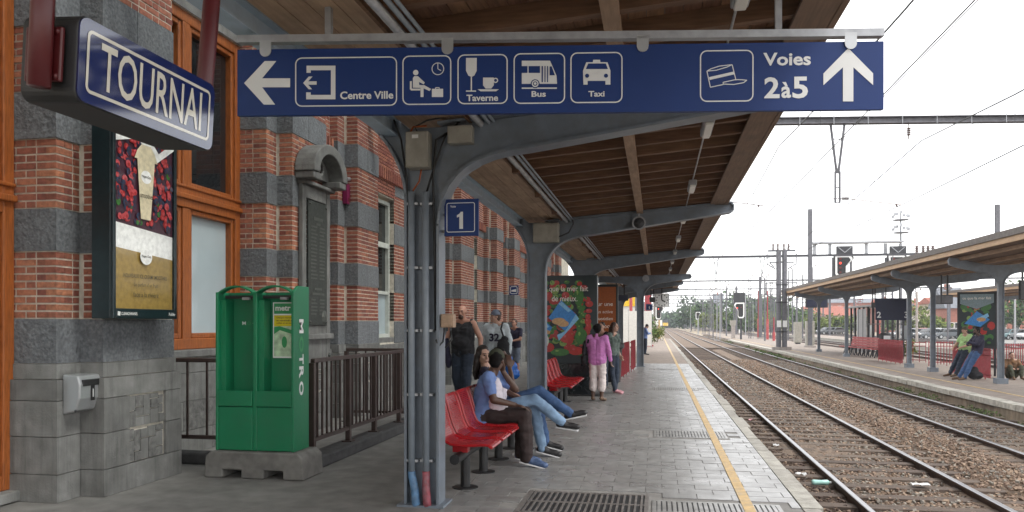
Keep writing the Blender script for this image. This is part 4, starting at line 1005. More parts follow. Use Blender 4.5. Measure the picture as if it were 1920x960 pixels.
m.build('lettering', 'white_print', nb); m = MB(); m.text('O', (X, ya + .16, 1.32), -UZ, UY, h=.095, w=.16, bold=.035); m.build('lettering', 'green_print', nb)
yw = ya + .1975
m = MB(); m.text('M', (xa + .20, yw, 1.53), UX, UZ, h=.035, w=.04, bold=.03).text('tro', (xa + .33, yw, 1.525), UX, UZ, h=.028, w=.07, bold=.03); m.build('lettering', 'white_print', nb)
MB().text('O', (xa + .255, yw, 1.528), UX, UZ, h=.035, w=.04, bold=.03).build('lettering', 'green_print', nb)
ps = thing('poster', 'green and white newspaper poster inside the right bay of the green stand', 'poster', (-3.70, yw, 1.2))
px0, px1, pz0, pz1 = xm + .10, xb - .07, 1.18, 1.74; w = px1 - px0
m = MB().box(px0, px1, yw - .006, yw - .001, pz0, pz1); m.build('paper', 'white_print', ps)
m = MB(); Yp = yw - .0075; fl = lambda a, b, c, d: m.flat([(px0 + a * w, c), (px0 + b * w, c), (px0 + b * w, d), (px0 + a * w, d)], (0, Yp, 0), UX, UZ)
fl(.05, .97, 1.625, 1.73); m.mi(1); fl(.05, .97, 1.195, 1.50); m.mi(2); fl(.05, .97, 1.50, 1.61)
Yp -= .001; m.mi(0).flat([(px0 + .05 * w, 1.42), (px0 + .3 * w, 1.46), (px0 + .97 * w, 1.41), (px0 + .97 * w, 1.45), (px0 + .3 * w, 1.50), (px0 + .05 * w, 1.49)], (0, Yp, 0), UX, UZ).flat(disc(px0 + .5 * w, 1.34, .03, 9, .06), (0, Yp, 0), UX, UZ)
m.mi(3).text('metr', (px0 + .44 * w, Yp, 1.68), UX, UZ, h=.05, w=.66 * w, bold=.03); m.mi(2).text('o', (px0 + .88 * w, Yp, 1.673), UX, UZ, h=.038, w=.16 * w, bold=.03)
m.mi(4)
for t_, z in (('Chaque mercredi', 1.584), ('et vendredi en', 1.557), ('juillet et en août', 1.530)): m.text(t_, (px0 + .52 * w, Yp, z), UX, UZ, h=.017, w=.72 * w, bold=.02)
m.build('print', ['green_print', 'pale_print', 'yellow_print', 'white_print', 'ink'], ps)

# ------------------------------------------------------------------ brown railing round the cellar steps
kb = thing('kerb', 'dark low concrete kerb under the brown railing', 'kerb', (-3.6, 9, 0)); MB().box(-3.72, -3.46, 7.72, 11.6, 0, .13).build('kerb_side', 'kerb', kb, bevel=.02); MB().box(-5.2, -3.725, 7.72, 7.92, 0, .125).build('kerb_front', 'kerb', kb, bevel=.02)
def railing(name_label, a, b, z0, n, h=1.0, wide=(), cat='railing'):
    a, b = V(a), V(b); d = (b - a); L = d.length; d.normalize()
    t = thing('railing', name_label, cat, (a.x, a.y, z0))
    MB().bar(a + UZ * (z0 + h), b + UZ * (z0 + h), .05, .045).build('rail', 'rail_paint', t, bevel=.006); MB().bar(a + UZ * (z0 + .16), b + UZ * (z0 + .16), .045, .04).build('rail', 'rail_paint', t)
    for i in range(n + 1):
        p = a + d * (L * i / n)
        if i in wide:
            q = MB().box(p.x - .028, p.x + .028, p.y - .028, p.y + .028, z0, z0 + h - .023).build('post', 'rail_paint', t); MB().box(p.x - .06, p.x + .06, p.y - .06, p.y + .06, z0, z0 + .015).build('foot', 'rail_paint', q)
        else: MB().box(p.x - .010, p.x + .010, p.y - .010, p.y + .010, z0 + .18, z0 + h - .023).build('baluster', 'rail_paint', t)
    return t
railing('brown railing running along the kerb from the green stand to the nearest pillar', (-3.59, 7.80, 0), (-3.59, 11.5, 0), .13, 30, wide=(0, 8, 15, 23, 30))
railing('brown railing across the front of the cellar steps behind the green stand', (-5.3, 7.82, 0), (-3.65, 7.82, 0), .125, 7, wide=(5,))
railing('far brown railing crossing between the memorial and the nearest pillar', (-4.75, 11.55, 0), (-3.65, 11.55, 0), .0, 7, h=1.12, wide=(0, 7))

# ------------------------------------------------------------------ red benches
SEATP = [(-2.0, .835), (-1.985, .82), (-1.955, .745), (-1.93, .655), (-1.90, .56), (-1.865, .487), (-1.80, .452), (-1.70, .442), (-1.60, .446), (-1.50, .455), (-1.45, .45), (-1.43, .432)]
def resample(P, n):
    L = [0]
    for a, b in zip(P[:-1], P[1:]): L.append(L[-1] + math.hypot(b[0] - a[0], b[1] - a[1]))
    out = []
    for i in range(n):
        s = L[-1] * i / (n - 1); j = max(k for k in range(len(L)) if L[k] <= s + 1e-9); j = min(j, len(P) - 2); f = (s - L[j]) / (L[j + 1] - L[j])
        out.append((P[j][0] + f * (P[j + 1][0] - P[j][0]), P[j][1] + f * (P[j + 1][1] - P[j][1])))
    return out
def seat_mb(yc, w=.41):
    m = MB(); P = resample(SEATP, 25); hw = w / 2
    for s in (-1, 1): m.tube([(a, yc + s * (hw - .012), b) for a, b in P], .013, 6)
    m.tube([(P[0][0], yc - hw + .012, P[0][1]), (P[0][0], yc + hw - .012, P[0][1])], .013, 6).tube([(P[-1][0], yc - hw + .012, P[-1][1]), (P[-1][0], yc + hw - .012, P[-1][1])], .014, 6)
    Q = resample(SEATP, 46)
    for i in range(1, 45):
        a, b = Q[i], Q[i + 1] if i < 45 else Q[i]
        d = V((b[0] - a[0], 0, b[1] - a[1])).normalized(); e = .0082
        m.bar((a[0], yc - hw + .02, a[1]), (a[0], yc + hw - .02, a[1]), .0135, .006, up=UY.cross(d))
    return m
def red_bench(label, ys, y_end, loc=None):
    t = thing('platform_bench', label, 'bench', (-1.75, ys, 0), 'red seat rows on the near platform')
    n = int(round((y_end - ys) / .48)) + 1
    for i in range(n):
        s = seat_mb(ys + .48 * i).build('seat', 'red', t)
        MB().box(-1.82, -1.68, ys + .48 * i - .05, ys + .48 * i + .05, .36, .425).build('bracket', 'red', s)
    MB().tube([(-1.75, ys - .25, .325), (-1.75, ys - .249, .325), (-1.75, y_end + .25, .325)], .045, 14).build('beam', 'black', t)
    y = ys + .15
    while y < y_end + .2:
        l = MB().tube([(-1.75, y, .012), (-1.75, y, .30)], .046, 12).build('leg', 'black', t); MB().lathe([(.12, 0), (.12, .01), (.05, .014)], (-1.75, y, 0), 16).build('foot', 'black', l); y += .78
    return t
red_bench('nearest row of red metal seats with three people sitting on it', 6.95, 9.35)
red_bench('second row of red metal seats beside the vegetable poster stand', 13.5, 15.4)
red_bench('third row of red metal seats mostly hidden behind the vegetable poster stand', 17.2, 18.7)

# ------------------------------------------------------------------ advert stands on the platform
def ad_stand(label, X0, X1, Y, z0, z1, base='black'):
    t = thing('advert_stand', label, 'poster stand', ((X0 + X1) / 2, Y, 0))
    m = MB().box(X0 - .02, X1 + .02, Y, Y + .22, z0 - .12, z1 + .04); m.build('frame', 'poster_dark', t, bevel=.01)
    MB().box(X0 + .06, X1 - .04, Y + .03, Y + .19, .03, z0 - .121).build('base', 'black_gloss', t); MB().box(X0 - .05, X1 + .08, Y - .08, Y + .3, 0, .03).build('foot', 'black', t)
    return t
t = ad_stand('big poster stand with vegetables and blue food packs beside the second pillar', -2.52, -1.24, 16.5, .80, 2.50)
X0, X1, Yp, z0, z1 = -2.50, -1.30, 16.494, .82, 2.50
m = MB(); m.mi(0).flat([(X0, z0), (X1, z0), (X1, z1), (X0, z1)], (0, Yp, 0), UX, UZ); i = 0
for k in range(190):
    c = R.choice((1, 1, 3, 3, 1, 3, 3, 2)); i += .6; x, z = R.uniform(X0 + .09, X1 - .08), R.uniform(z0 + .09, z1 - .1)
    a = R.uniform(.05, .085); b = a * R.uniform(.6, 1.0)
    m.mi(c).flat(disc(x, z, a, 12, b), (0, Yp - .0004 * i, 0), UX, UZ); m.mi({1: 2, 2: 1, 3: 6}[c]).flat(disc(x - a * .3, z + b * .35, a * .25, 8, b * .3), (0, Yp - .0004 * i - .0002, 0), UX, UZ)
Yq = Yp - .07
for (x, z, a, b, c) in ((-1.60, 2.10, .10, .22, 1), (-1.66, .95, .16, .09, 3), (-2.0, .92, .2, .08, 1), (-2.26, 1.02, .14, .1, 3), (-1.85, 1.22, .15, .11, 3), (-1.55, 1.25, .13, .17, 1), (-2.3, 1.75, .1, .07, 3), (-1.4, 1.45, .06, .1, 3)):
    m.mi(c).flat(disc(x, z, a, 16, b), (0, Yq, 0), UX, UZ); m.mi({1: 2, 3: 6}[c]).flat(disc(x - a * .3, z + b * .35, a * .2, 8, b * .25), (0, Yq - .0004, 0), UX, UZ); Yq -= .0008
def pk(pts, c): 
    global Yq
    Yq -= .0006; m.mi(c).flat(list(reversed(pts)), (0, Yq, 0), UX, UZ)
pk([(-1.98, 2.02), (-1.66, 1.72), (-1.88, 1.36), (-2.24, 1.64)], 4); pk([(-1.66, 1.72), (-1.60, 1.62), (-2.02, 1.16), (-2.06, 1.28), (-1.88, 1.37)], 5); pk([(-1.96, 1.98), (-1.76, 1.80), (-1.82, 1.76), (-2.03, 1.94)], 5)
pk([(-2.36, 1.62), (-2.16, 1.44), (-2.3, 1.2), (-2.49, 1.3), (-2.49, 1.56)], 4); pk([(-2.34, 1.58), (-2.22, 1.46), (-2.26, 1.43), (-2.38, 1.54)], 5)
for (x, z, a, b) in ((-2.02, 1.57, .15, .075), (-1.93, 1.52, .12, .07), (-2.3, 1.34, .1, .05)): Yq -= .0006; m.mi(7).flat(disc(x, z, a, 14, b), (0, Yq, 0), UX, UZ)
Yq -= .0006; m.mi(8).flat(disc(-2.36, 1.16, .13, 16, .16), (0, Yq, 0), UX, UZ)
m.mi(9).text('ce que la mer fait', (-1.90, Yq - .001, 2.24), UX, UZ, h=.15, w=.99, bold=.0).text('de mieux.', (-1.90, Yq - .001, 2.05), UX, UZ, h=.12, w=.54, bold=.0)
m.build('poster', ['poster_dark', 'veg_green', 'veg_light', 'veg_red', 'pack_blue', 'pack_pale', 'berry_pink', 'fish', 'plate', 'ad_text'], t)
t = ad_stand('orange poster stand behind the vegetable poster stand', -2.52, -1.22, 25.0, .80, 2.72)
m = MB(); Yp = 24.994; m.flat([(-2.5, .82), (-1.26, .82), (-1.26, 2.68), (-2.5, 2.68)], (0, Yp, 0), UX, UZ); m.mi(1)
for s_, z in (('pour une', 2.1), ('vie plus active', 1.88), ('et un quotidien', 1.66), ('de food', 1.44)): m.text(s_, (-1.36, Yp - .003, z), UX, UZ, h=.13, bold=.0, align='r')
m.build('poster', ['ad_orange', 'ad_text'], t)
# ------------------------------------------------------------------ platform 2: canopy, fences, bench, shelter
def canopy2(lab, x0, xc, x1, ys, ya, yb, name='platform_canopy', zt=3.58):
    c = thing(name, lab, 'canopy', (xc, ys[0], P2Z))
    for Y in ys:
        hw = .072
        p = MB(); p.prism([(xc - hw, P2Z), (xc + hw, P2Z), (xc + hw, 3.28), (xc - hw, 3.28)], (0, Y + .02, 0), UX, UZ, .04); f = MB(); flange(f, [(xc + hw, P2Z), (xc + hw, 2.62)], Y, .115); flange(f, [(xc - hw, P2Z), (xc - hw, 2.62)], Y, .115)
        f.box(xc - hw - .08, xc + hw + .08, Y - .16, Y + .16, P2Z, P2Z + .16)
        o = p.build('pillar', 'steel', c); f.build('flange', 'steel', o)
        for s, xe in ((-1, x0 + .02), (1, x1 - .02)):
            cur = bez((xc + s * hw, 2.62), (xc + s * hw, 3.02), (xc + s * (hw + .45), 3.06), 8)
            low = cur + [(xe - s * .16, zt - .33), (xe - s * .03, zt - .26), (xe, zt - .12)]
            poly = low + [(xe - s * .04, zt - .03), (xc + s * .4, 3.30), (xc + s * hw, 3.28)]
            if s < 0: poly = list(reversed(poly))
            o = MB().prism(poly, (0, Y + .02, 0), UX, UZ, .04).build('arm', 'steel', c); f = MB(); flange(f, low, Y, .115); f.build('flange', 'steel', o)
    zu = lambda x: 3.32 + abs(x - xc) / (xc - x0) * (zt - 3.32) + .02
    for i in range(24):
        a = x0 + (x1 - x0) * i / 24; b = x0 + (x1 - x0) * (i + 1) / 24 - .008
        MB().prism([(a, zu(a)), (b, zu(b)), (b, zu(b) + .03), (a, zu(a) + .03)], (0, yb, 0), UX, UZ, yb - ya).build('ceiling_board', 'wood_under', c)
    for s in (.3, .75): 
        for q in (x0, x1):
            x = xc + (q - xc) * s; MB().box(x - .05, x + .05, ya, yb, zu(x) - .1, zu(x) - .001).build('purlin', 'wood_soffit', c)
    for q, d in ((x0, -1), (x1, 1)):
        MB().box(q - .02, q + .02, ya - .02, yb + .02, zt - .02, zt + .13).build('fascia', 'wood_pale', c)
        MB().box(q - .06, q + .01, ya - .03, yb + .03, zt + .131, zt + .30).build('roof_edge', 'roof_felt', c)
    for Y in (ya - .01, yb + .01): MB().prism([(x0 + .02, zt), (xc, 3.34), (x1 - .02, zt), (x1 - .02, zt + .2), (xc, zt + .1), (x0 + .02, zt + .2)], (0, Y, 0), UX, UZ, .03).build('gable', 'wood_fascia', c)
    MB().prism([(x0, zu(x0) + .04), (xc, zu(xc) + .04), (x1, zu(x1) + .04), (x1, zt + .29), (x0, zt + .29)], (0, yb, 0), UX, UZ, yb - ya).build('roof', 'roof_felt', c)
    return c
canopy2('long pale wooden platform canopy on grey pillars across the tracks', 8.72, 10.2, 12.9, [18.0, 25.9, 31.8, 34.6, 45.4, 52.8], 11, 58)
canopy2('farther wooden canopy seen behind the poster at the right edge', 20.9, 22.5, 24.6, [34, 42, 50, 58], 26, 63)
def fence2(lab, a, b, h=.98, gap=.13, mesh=False):
    a, b = V(a), V(b); d = b - a; L = d.length; d.normalize(); n = max(2, int(L / gap)); nrm = d.cross(UZ)
    t = thing('red_fence', lab, 'fence', tuple(a))
    for z in (.16, h - .16, h): MB().bar(a + UZ * z, b + UZ * z, .035, .035).build('rail', 'red_fence', t)
    for i in range(n + 1):
        p = a + d * (L * i / n); q = p + nrm * .02 
        MB().bar(q + UZ * (0 if i % 6 == 0 else .06), q + UZ * (h + .06), .024, .024).build('bar', 'red_fence', t)
    if mesh: MB().bar(a + UZ * (h * .5) - nrm * .03, b + UZ * (h * .5) - nrm * .03, .01, h * .55).build('sheet', 'maroon', t)
    return t
G2 = lambda px, py: gnd(px, py, P2Z)
fence2('short red fence panel with a solid sheet beside the dark bin across the tracks', G2(1648, 676), G2(1693, 684), 1.0, .12, True)
fence2('red railing behind the two grey posts across the tracks', G2(1700, 681), G2(1736, 682), .95, .2)
fence2('red railing between the grey post and the leaning men', G2(1741, 686), G2(1786, 686), 1.0, .12)
fence2('red slatted barrier the two men lean against', G2(1788, 700), G2(1858, 713), .95, .085)
fence2('red railing to the right of the leaning men', G2(1864, 693), G2(1925, 690), .95, .16)
fence2('red return railing behind the leaning men', G2(1800, 676), G2(1862, 676), .95, .16)
t = thing('platform_bench', 'long faded red bench with a slatted back on the platform across the tracks', 'bench', tuple(G2(1610, 664)))
a, b = V((10.75, 49.7, P2Z)), V((11.05, 43.3, P2Z)); d = (b - a).normalized(); nr = V((d.y, -d.x, 0)); 
if nr.x < 0: nr = -nr
for i in range(4): MB().bar(a + nr * (.05 + .13 * i) + UZ * .46, b + nr * (.05 + .13 * i) + UZ * .46, .11, .035, up=UZ).build('seat_slat', 'red_old', t)
for i in range(4): MB().bar(a + d * .5 + nr * (.56 + .03 * i) + UZ * (.56 + .14 * i), b + nr * (.56 + .03 * i) + UZ * (.56 + .14 * i), .03, .125, up=UZ).build('back_slat', 'red_old', t)
L = (b - a).length
for i in range(9):
    p = a + d * (L * (i + .5) / 9); MB().bar(p + nr * .15 + UZ * .0, p + nr * .28 + UZ * .43, .05, .05).bar(p + nr * .5, p + nr * .5 + UZ * .43, .05, .05).build('leg', 'dark_metal', t)
c = G2(1660, 672); t = thing('litter_bin', 'dark round litter bin beside the red bench across the tracks', 'bin', tuple(c)); MB().lathe([(.2, 0), (.26, .9), (.3, .95), (.3, 1.25), (.2, 1.33)], c, 14).build('body', 'black', t, smooth=False); MB().box(c.x - .16, c.x + .16, c.y - .31, c.y - .29, P2Z + 1.0, P2Z + 1.18).build('label', 'silver', t)
# shelter
a, b = G2(1587, 652), V((11.9, 44.6, P2Z)); t = thing('platform_shelter', 'glazed waiting shelter with dark posts and a red roof sign across the tracks', 'shelter', (12, 45, P2Z))
x0, x1, y0, y1, h = 11.9, 13.2, 44.8, 52.7, 2.75
for x in (x0, x1):
    y = y0
    while y <= y1 + .01: MB().box(x - .05, x + .05, y - .05, y + .05, P2Z, P2Z + h).build('post', 'dark_metal', t); y += .9875
    for z in (.9, 1.75): MB().box(x - .03, x + .03, y0, y1, P2Z + z, P2Z + z + .05).build('bar', 'dark_metal', t)
MB().box(x0 - .04, x0 - .02, 48.0, 50.2, P2Z + .1, P2Z + h - .1).build('panel', 'galv', t); MB().box(x0 - .2, x1 + .2, y0 - .2, y1 + .2, P2Z + h, P2Z + h + .1).build('roof', 'galv', t)
m = MB().text('BUFFET', (x0 - .15, 49.2, P2Z + h + .33), -UY, UZ, h=.34, w=1.9, bold=.03); m.build('lettering', 'red', t)
for y in (y0 + .44, y1 - .44): MB().box(x1 - .01, x1, y - .35, y + .35, P2Z + .95, P2Z + 1.7).build('pane', 'glass_blind', t)
# hanging blue sign "2 ... 3", screens, poster frame
a, b = atX(1663, 600, 9.7), atX(1706, 560, 9.7)
p, q = at(1642, 580, 36.5), at(1706, 580, 35.5); t = thing('direction_sign', 'blue hanging sign numbered 2 and 3 across the tracks', 'sign', tuple(p))
d = (q - p); W2 = d.length; d.normalize(); n2 = d.cross(UZ); zb = at(1680, 600, 36).z; zt = at(1680, 559, 36).z
MB().prism([(0, 0), (W2, 0), (W2, zt - zb), (0, zt - zb)], V((p.x, p.y, zb)), d, UZ, .05).build('panel', 'sign_navy', t)
m = MB(); f = V((p.x, p.y, zb)) + n2 * .055; m.text('2', f + d * .16 + UZ * .25, d, UZ, h=.28, bold=.02); m.build('lettering', 'sign_white', t); m = MB().text('3', f + d * (W2 - .14) + UZ * .25, d, UZ, h=.28, bold=.02); m.build('lettering', 'sign_white', t)
for s in (.3, .7): c = V((p.x, p.y, zt)) + d * (W2 * s); MB().bar(c, c + UZ * .5, .04, .04).build('hanger', 'dark_metal', t)
def screen(lab, px0, px1, py0, py1, D, m='black', dep=.35):
    a, b = at(px0, py1, D), at(px1, py0, D); t = thing('information_screen', lab, 'screen', tuple(a)); MB().bar(V((a.x, a.y, (a.z + b.z) / 2)), V((b.x, b.y, (a.z + b.z) / 2)), dep, b.z - a.z, up=UZ).build('housing', 'dark_metal', t, bevel=.02)
    d = V((b.x - a.x, b.y - a.y, 0)); n = d.cross(UZ).normalized(); o = V((a.x, a.y, a.z)) + n * (dep / 2 + .004); w, h = d.length, b.z - a.z; d.normalize()
    MB().flat([(.06 * w, .1 * h), (.94 * w, .1 * h), (.94 * w, .9 * h), (.06 * w, .9 * h)], o, d, UZ).build('face', m, t)
    for s in (.25, .75): c = V((a.x, a.y, b.z)) + d * (w * s); MB().bar(c, c + UZ * .7, .05, .05).build('hanger', 'dark_metal', t)
screen('grey boxy hanging screen beside the poster across the tracks', 1759, 1782, 553, 570, 27.5, 'mast')
screen('small black hanging screen with a pale surround left of the 2 and 3 sign', 1634, 1643, 567, 577, 40, 'black', .1)
screen('dark blue display board at the far end of the canopy across the tracks', 1510, 1552, 560, 577, 57, 'sign_navy', .1)
screen('dark hanging sign with a white arrow cut by the right edge of the photo', 1911, 1935, 526, 562, 27, 'black', .1)
p, q = at(1799, 600, 27.6), at(1866, 600, 27.0); d = (q - p); w = d.length; d.normalize(); n = d.cross(UZ); zb, zt = at(1830, 648, 27.3).z, at(1830, 550, 27.3).z; h = zt - zb
t = thing('advert_stand', 'weathered vegetable and food pack poster behind the leaning men', 'poster stand', (p.x, p.y, P2Z)); o = V((p.x, p.y, zb))
MB().prism([(-.06, -.1), (w + .06, -.1), (w + .06, h + .05), (-.06, h + .05)], o - n * .01, d, UZ, .12).build('frame', 'dark_metal', t)
for s in (-.02, w - .04): MB().prism([(s, -(zb - P2Z)), (s + .07, -(zb - P2Z)), (s + .07, -.101), (s, -.101)], o, d, UZ, .08).build('leg', 'dark_metal', t)
m = MB(); o2 = o + n * .115
sg_ = 1 if (V((0, 0, EYE)) - o).dot(n) > 0 else -1; i = 0
m.flat([(0, 0), (w, 0), (w, h), (0, h)], o2, d, UZ)
for k in range(60):
    i += 1; a = R.uniform(.05, .12); m.mi(R.choice((1, 1, 3, 0, 2))).flat(disc(R.uniform(.1, w - .1), R.uniform(.1, h - .45), a, 9, a * R.uniform(.6, 1.3)), o2 + n * sg_ * .0006 * i, d, UZ)
o2 = o2 + n * sg_ * .04
m.mi(4).flat([(.15 * w, .42 * h), (.5 * w, .66 * h), (.86 * w, .5 * h), (.6 * w, .36 * h)], o2, d, UZ); m.mi(5).flat([(.5 * w, .52 * h), (.8 * w, .62 * h), (.84 * w, .56 * h), (.56 * w, .44 * h)], o2 + n * sg_ * .001, d, UZ); m.mi(7).flat(disc(.62 * w, .5 * h, .14, 12, .07), o2 + n * sg_ * .002, d, UZ)
m.mi(10).flat([(.03, h * .8), (w * .5, h * .7), (w - .03, h * .82), (w - .03, h - .03), (.03, h - .03)], o2 - n * sg_ * .002, d, UZ)
m.mi(9).text('ce que la mer fait', o2 + d * (w * .5) + UZ * (h * .9), d, UZ, h=.12, w=w * .8, bold=.0)
m.build('poster', ['poster_dark', 'veg_green', 'veg_light', 'veg_red', 'pack_blue', 'pack_pale', 'berry_pink', 'fish', 'plate', 'ad_text', 'faded'], t)

# ------------------------------------------------------------------ overhead line: gantries, wires, masts
def mast_at(t, x, y, z0, z1, w=.26, m='mast'):
    MB().box(x - w / 2, x + w / 2, y - .09, y - .06, z0, z1).box(x - w / 2, x + w / 2, y + .06, y + .09, z0, z1).box(x - .015, x + .015, y - .06, y + .06, z0, z1).build('mast', m, t)
    MB().box(x - .35, x + .35, y - .35, y + .35, z0 - .2, z0 + .15).build('footing', 'mast_conc', t)
def gantry(Y, xl, xr, z, masts, lab, droppers=(), ztop=None, full=False):
    t = thing('overhead_gantry', lab, 'gantry', (4.4, Y, GZ), 'steel gantries carrying the overhead wires')
    MB().box(xl, xr, Y - .10, Y + .10, z + .12, z + .14).box(xl, xr, Y - .008, Y + .008, z - .01, z + .12).box(xl, xr, Y - .10, Y + .10, z - .03, z - .01).build('beam', 'mast', t)
    for x in masts: mast_at(t, x, Y, P2Z if 8 < x < 13 or 20.5 < x < 25 else GZ, ztop or z + .5, .3)
    for x in droppers:
        m = MB(); r = .032
        m.tube([(x - .17, Y, z - .03), (x - .02, Y, z - 1.25)], r, 6).tube([(x + .17, Y, z - .03), (x + .02, Y, z - 1.25)], r, 6).tube([(x - .12, Y, z - .4), (x + .12, Y, z - .4)], .014, 6)
        for s in (-.055, .055): m.tube([(x + s, Y, z - .9 if False else z - 1.2), (x + s, Y, z - 1.98)], .027, 6)
        for q in (1.22, 1.6, 1.98): m.tube([(x - .055, Y, z - q), (x + .055, Y, z - q)], .014, 6)
        m.build('dropper', 'mast', t)
        if full:
            m = MB(); zz = z - 1.88; m.tube([(x - .12, Y, zz), (x + .1, Y, zz)], .012, 6)
            for k in range(5): m.lathe([(.045, 0), (.02, .02)], (0, 0, 0), 8) if False else m.tube([(x + .12 + k * .035, Y, zz), (x + .138 + k * .035, Y, zz)], [.05, .022], 8)
            m.tube([(x + .3, Y, zz - .01), (x + 1.55, Y, zz - .16)], .012, 6).tube([(x + 1.42, Y, zz - .14), (x + 1.45, Y, zz - .2)], .02, 6); m.build('steady_arm', 'insulator', t)
    return t
g1 = gantry(20.6, -6.0, 24.3, 6.50, (24.0,), 'nearest overhead gantry beam crossing the sky with a hanging bracket', (4.42, 1.05), full=True)
for x in (2.2, 6.15):
    m = MB(); m.tube([(x, 20.6, 6.47), (x, 20.6, 6.36)], .012, 6)
    for k in range(4): m.tube([(x, 20.6, 6.36 - k * .05), (x, 20.6, 6.33 - k * .05)], [.03, .06], 8)
    m.tube([(x, 20.6, 6.18), (x, 20.6, 6.08)], .015, 6); m.build('insulator', 'insulator', g1)
m = MB()
for x in np.arange(1.8, 12, .83): m.tube([(x, 20.48, 6.66), (x, 20.48, 6.44)], .010, 5)
m.build('hook', 'galv', g1, kind='stuff'); g1.rotation_euler.z = rad(8)
gantry(62.0, -1.5, 24.3, 6.55, (-1.5, 11.35, 24.2), 'second overhead gantry with a tall mast standing on the platform across the tracks', (4.5, 1.1, 7.9, 17, 26 - 5), ztop=10.1)
for i, (Y, z) in enumerate(((96, 6.5), (124, 6.7), (152, 6.75), (180, 6.75), (212, 6.75), (255, 6.8), (300, 6.8), (350, 6.8))):
    gantry(Y, -3.2, 42, z, (-3.2, 12.0, 25.5, 42), ('third', 'fourth', 'fifth', 'sixth', 'seventh', 'eighth', 'ninth', 'farthest')[i] + ' overhead gantry from the camera along the tracks', (4.6, 1.2, 8.2, 17, 21, 29))
def wire(lab, pts, r=.012): return tag(MB().tube(pts, r, 5).build('overhead_wire', 'wire'), lab, 'wire')
GYS = [-20, 20.6, 62, 113, 147, 180, 212, 255, 300]
for xc, nm in ((TR1, 'near track'), (TR2, 'second track'), (15.3, 'third track'), (18.6, 'fourth track'), (27.0, 'fifth track')):
    wire('contact wire hanging over the ' + nm, [(xc + (.15 if i % 2 else -.15), y, 4.72) for i, y in enumerate(GYS)], .009)
    wire('second contact wire beside the first over the ' + nm, [(xc + .04 + (.15 if i % 2 else -.15), y, 4.73) for i, y in enumerate(GYS)], .006) if xc < 8 else None
    pts = []
    for a, b in zip(GYS[:-1], GYS[1:]):
        for k in range(8): f = k / 8; pts.append((xc, a + (b - a) * f, 5.98 - .75 * 4 * f * (1 - f)))
    wire('sagging catenary cable above the ' + nm, pts, .010 if xc > 8 else .014)
    m = MB()
    for (a, b, c) in pts[1::2]: m.tube([(a, b, c), (a, b, 4.73)], .004, 4)
    tag(m.build('dropper_wire', 'wire'), 'thin vertical dropper wires over the ' + nm, 'wire')
for (x, z, lab) in ((11.35, 9.6, 'feeder wire along the tops of the masts on the far platform'), (24.2, 9.6, 'feeder wire along the masts at the right edge'), (13.2, 8.3, 'feeder wire crossing the upper right corner of the sky'), (1.0, 7.6, 'thin feeder wire over the edge of the near canopy')):
    pts = []
    for a, b in zip([-30, 62, 113, 180], [62, 113, 180, 255]):
        for k in range(6): f = k / 6; pts.append((x, a + (b - a) * f, z - .9 * 4 * f * (1 - f)))
    wire(lab, pts, .008)
def D_base(py, z=GZ): return (EYE - z) * FOC / (py - HOR)
MASTS = [(1329, 550, 632, .30, 'mast'), (1337, 545, 636, .16, 'mast'), (1344, 480, 640, .07, 'galv'), (1362, 537, 634, .2, 'mast'), (1406, 522, 640, .3, 'mast'), (1434, 521, 645, .2, 'mast'), (1295, 571, 622, .12, 'galv'), (1322, 568, 628, .15, 'mast'), (1390, 553, 622, .25, 'mast'), (1398, 550, 630, .16, 'galv'), (1412, 570, 640, .10, 'galv'), (1311, 583, 620, .1, 'galv'), (1279, 578, 616, .3, 'mast'), (1271, 575, 615, .2, 'galv'), (1354, 556, 618, .2, 'mast'), (1523, 502, 640, .22, 'mast'), (1684, 560, 648, .3, 'mast_conc'), (1719, 548, 648, .26, 'mast_conc'), (1777, 545, 645, .2, 'mast'), (1903, 560, 652, .2, 'galv'), (1486, 505, 632, .2, 'mast'), (1268, 582, 613, .2, 'mast'), (1287, 575, 617, .2, 'mast'), (1303, 566, 620, .2, 'galv'), (1345, 560, 622, .25, 'mast'), (1370, 566, 619, .25, 'galv'), (1318, 560, 626, .16, 'mast'), (1350, 520, 638, .12, 'galv'), (1376, 548, 630, .22, 'mast'), (1428, 556, 630, .25, 'mast'), (1446, 530, 640, .28, 'mast'), (1478, 508, 640, .18, 'mast'), (1493, 540, 634, .16, 'mast'), (1284, 570, 618, .25, 'mast'), (1275, 582, 614, .25, 'mast'), (1262, 590, 612, .3, 'galv'), (1505, 515, 636, .2, 'mast')]
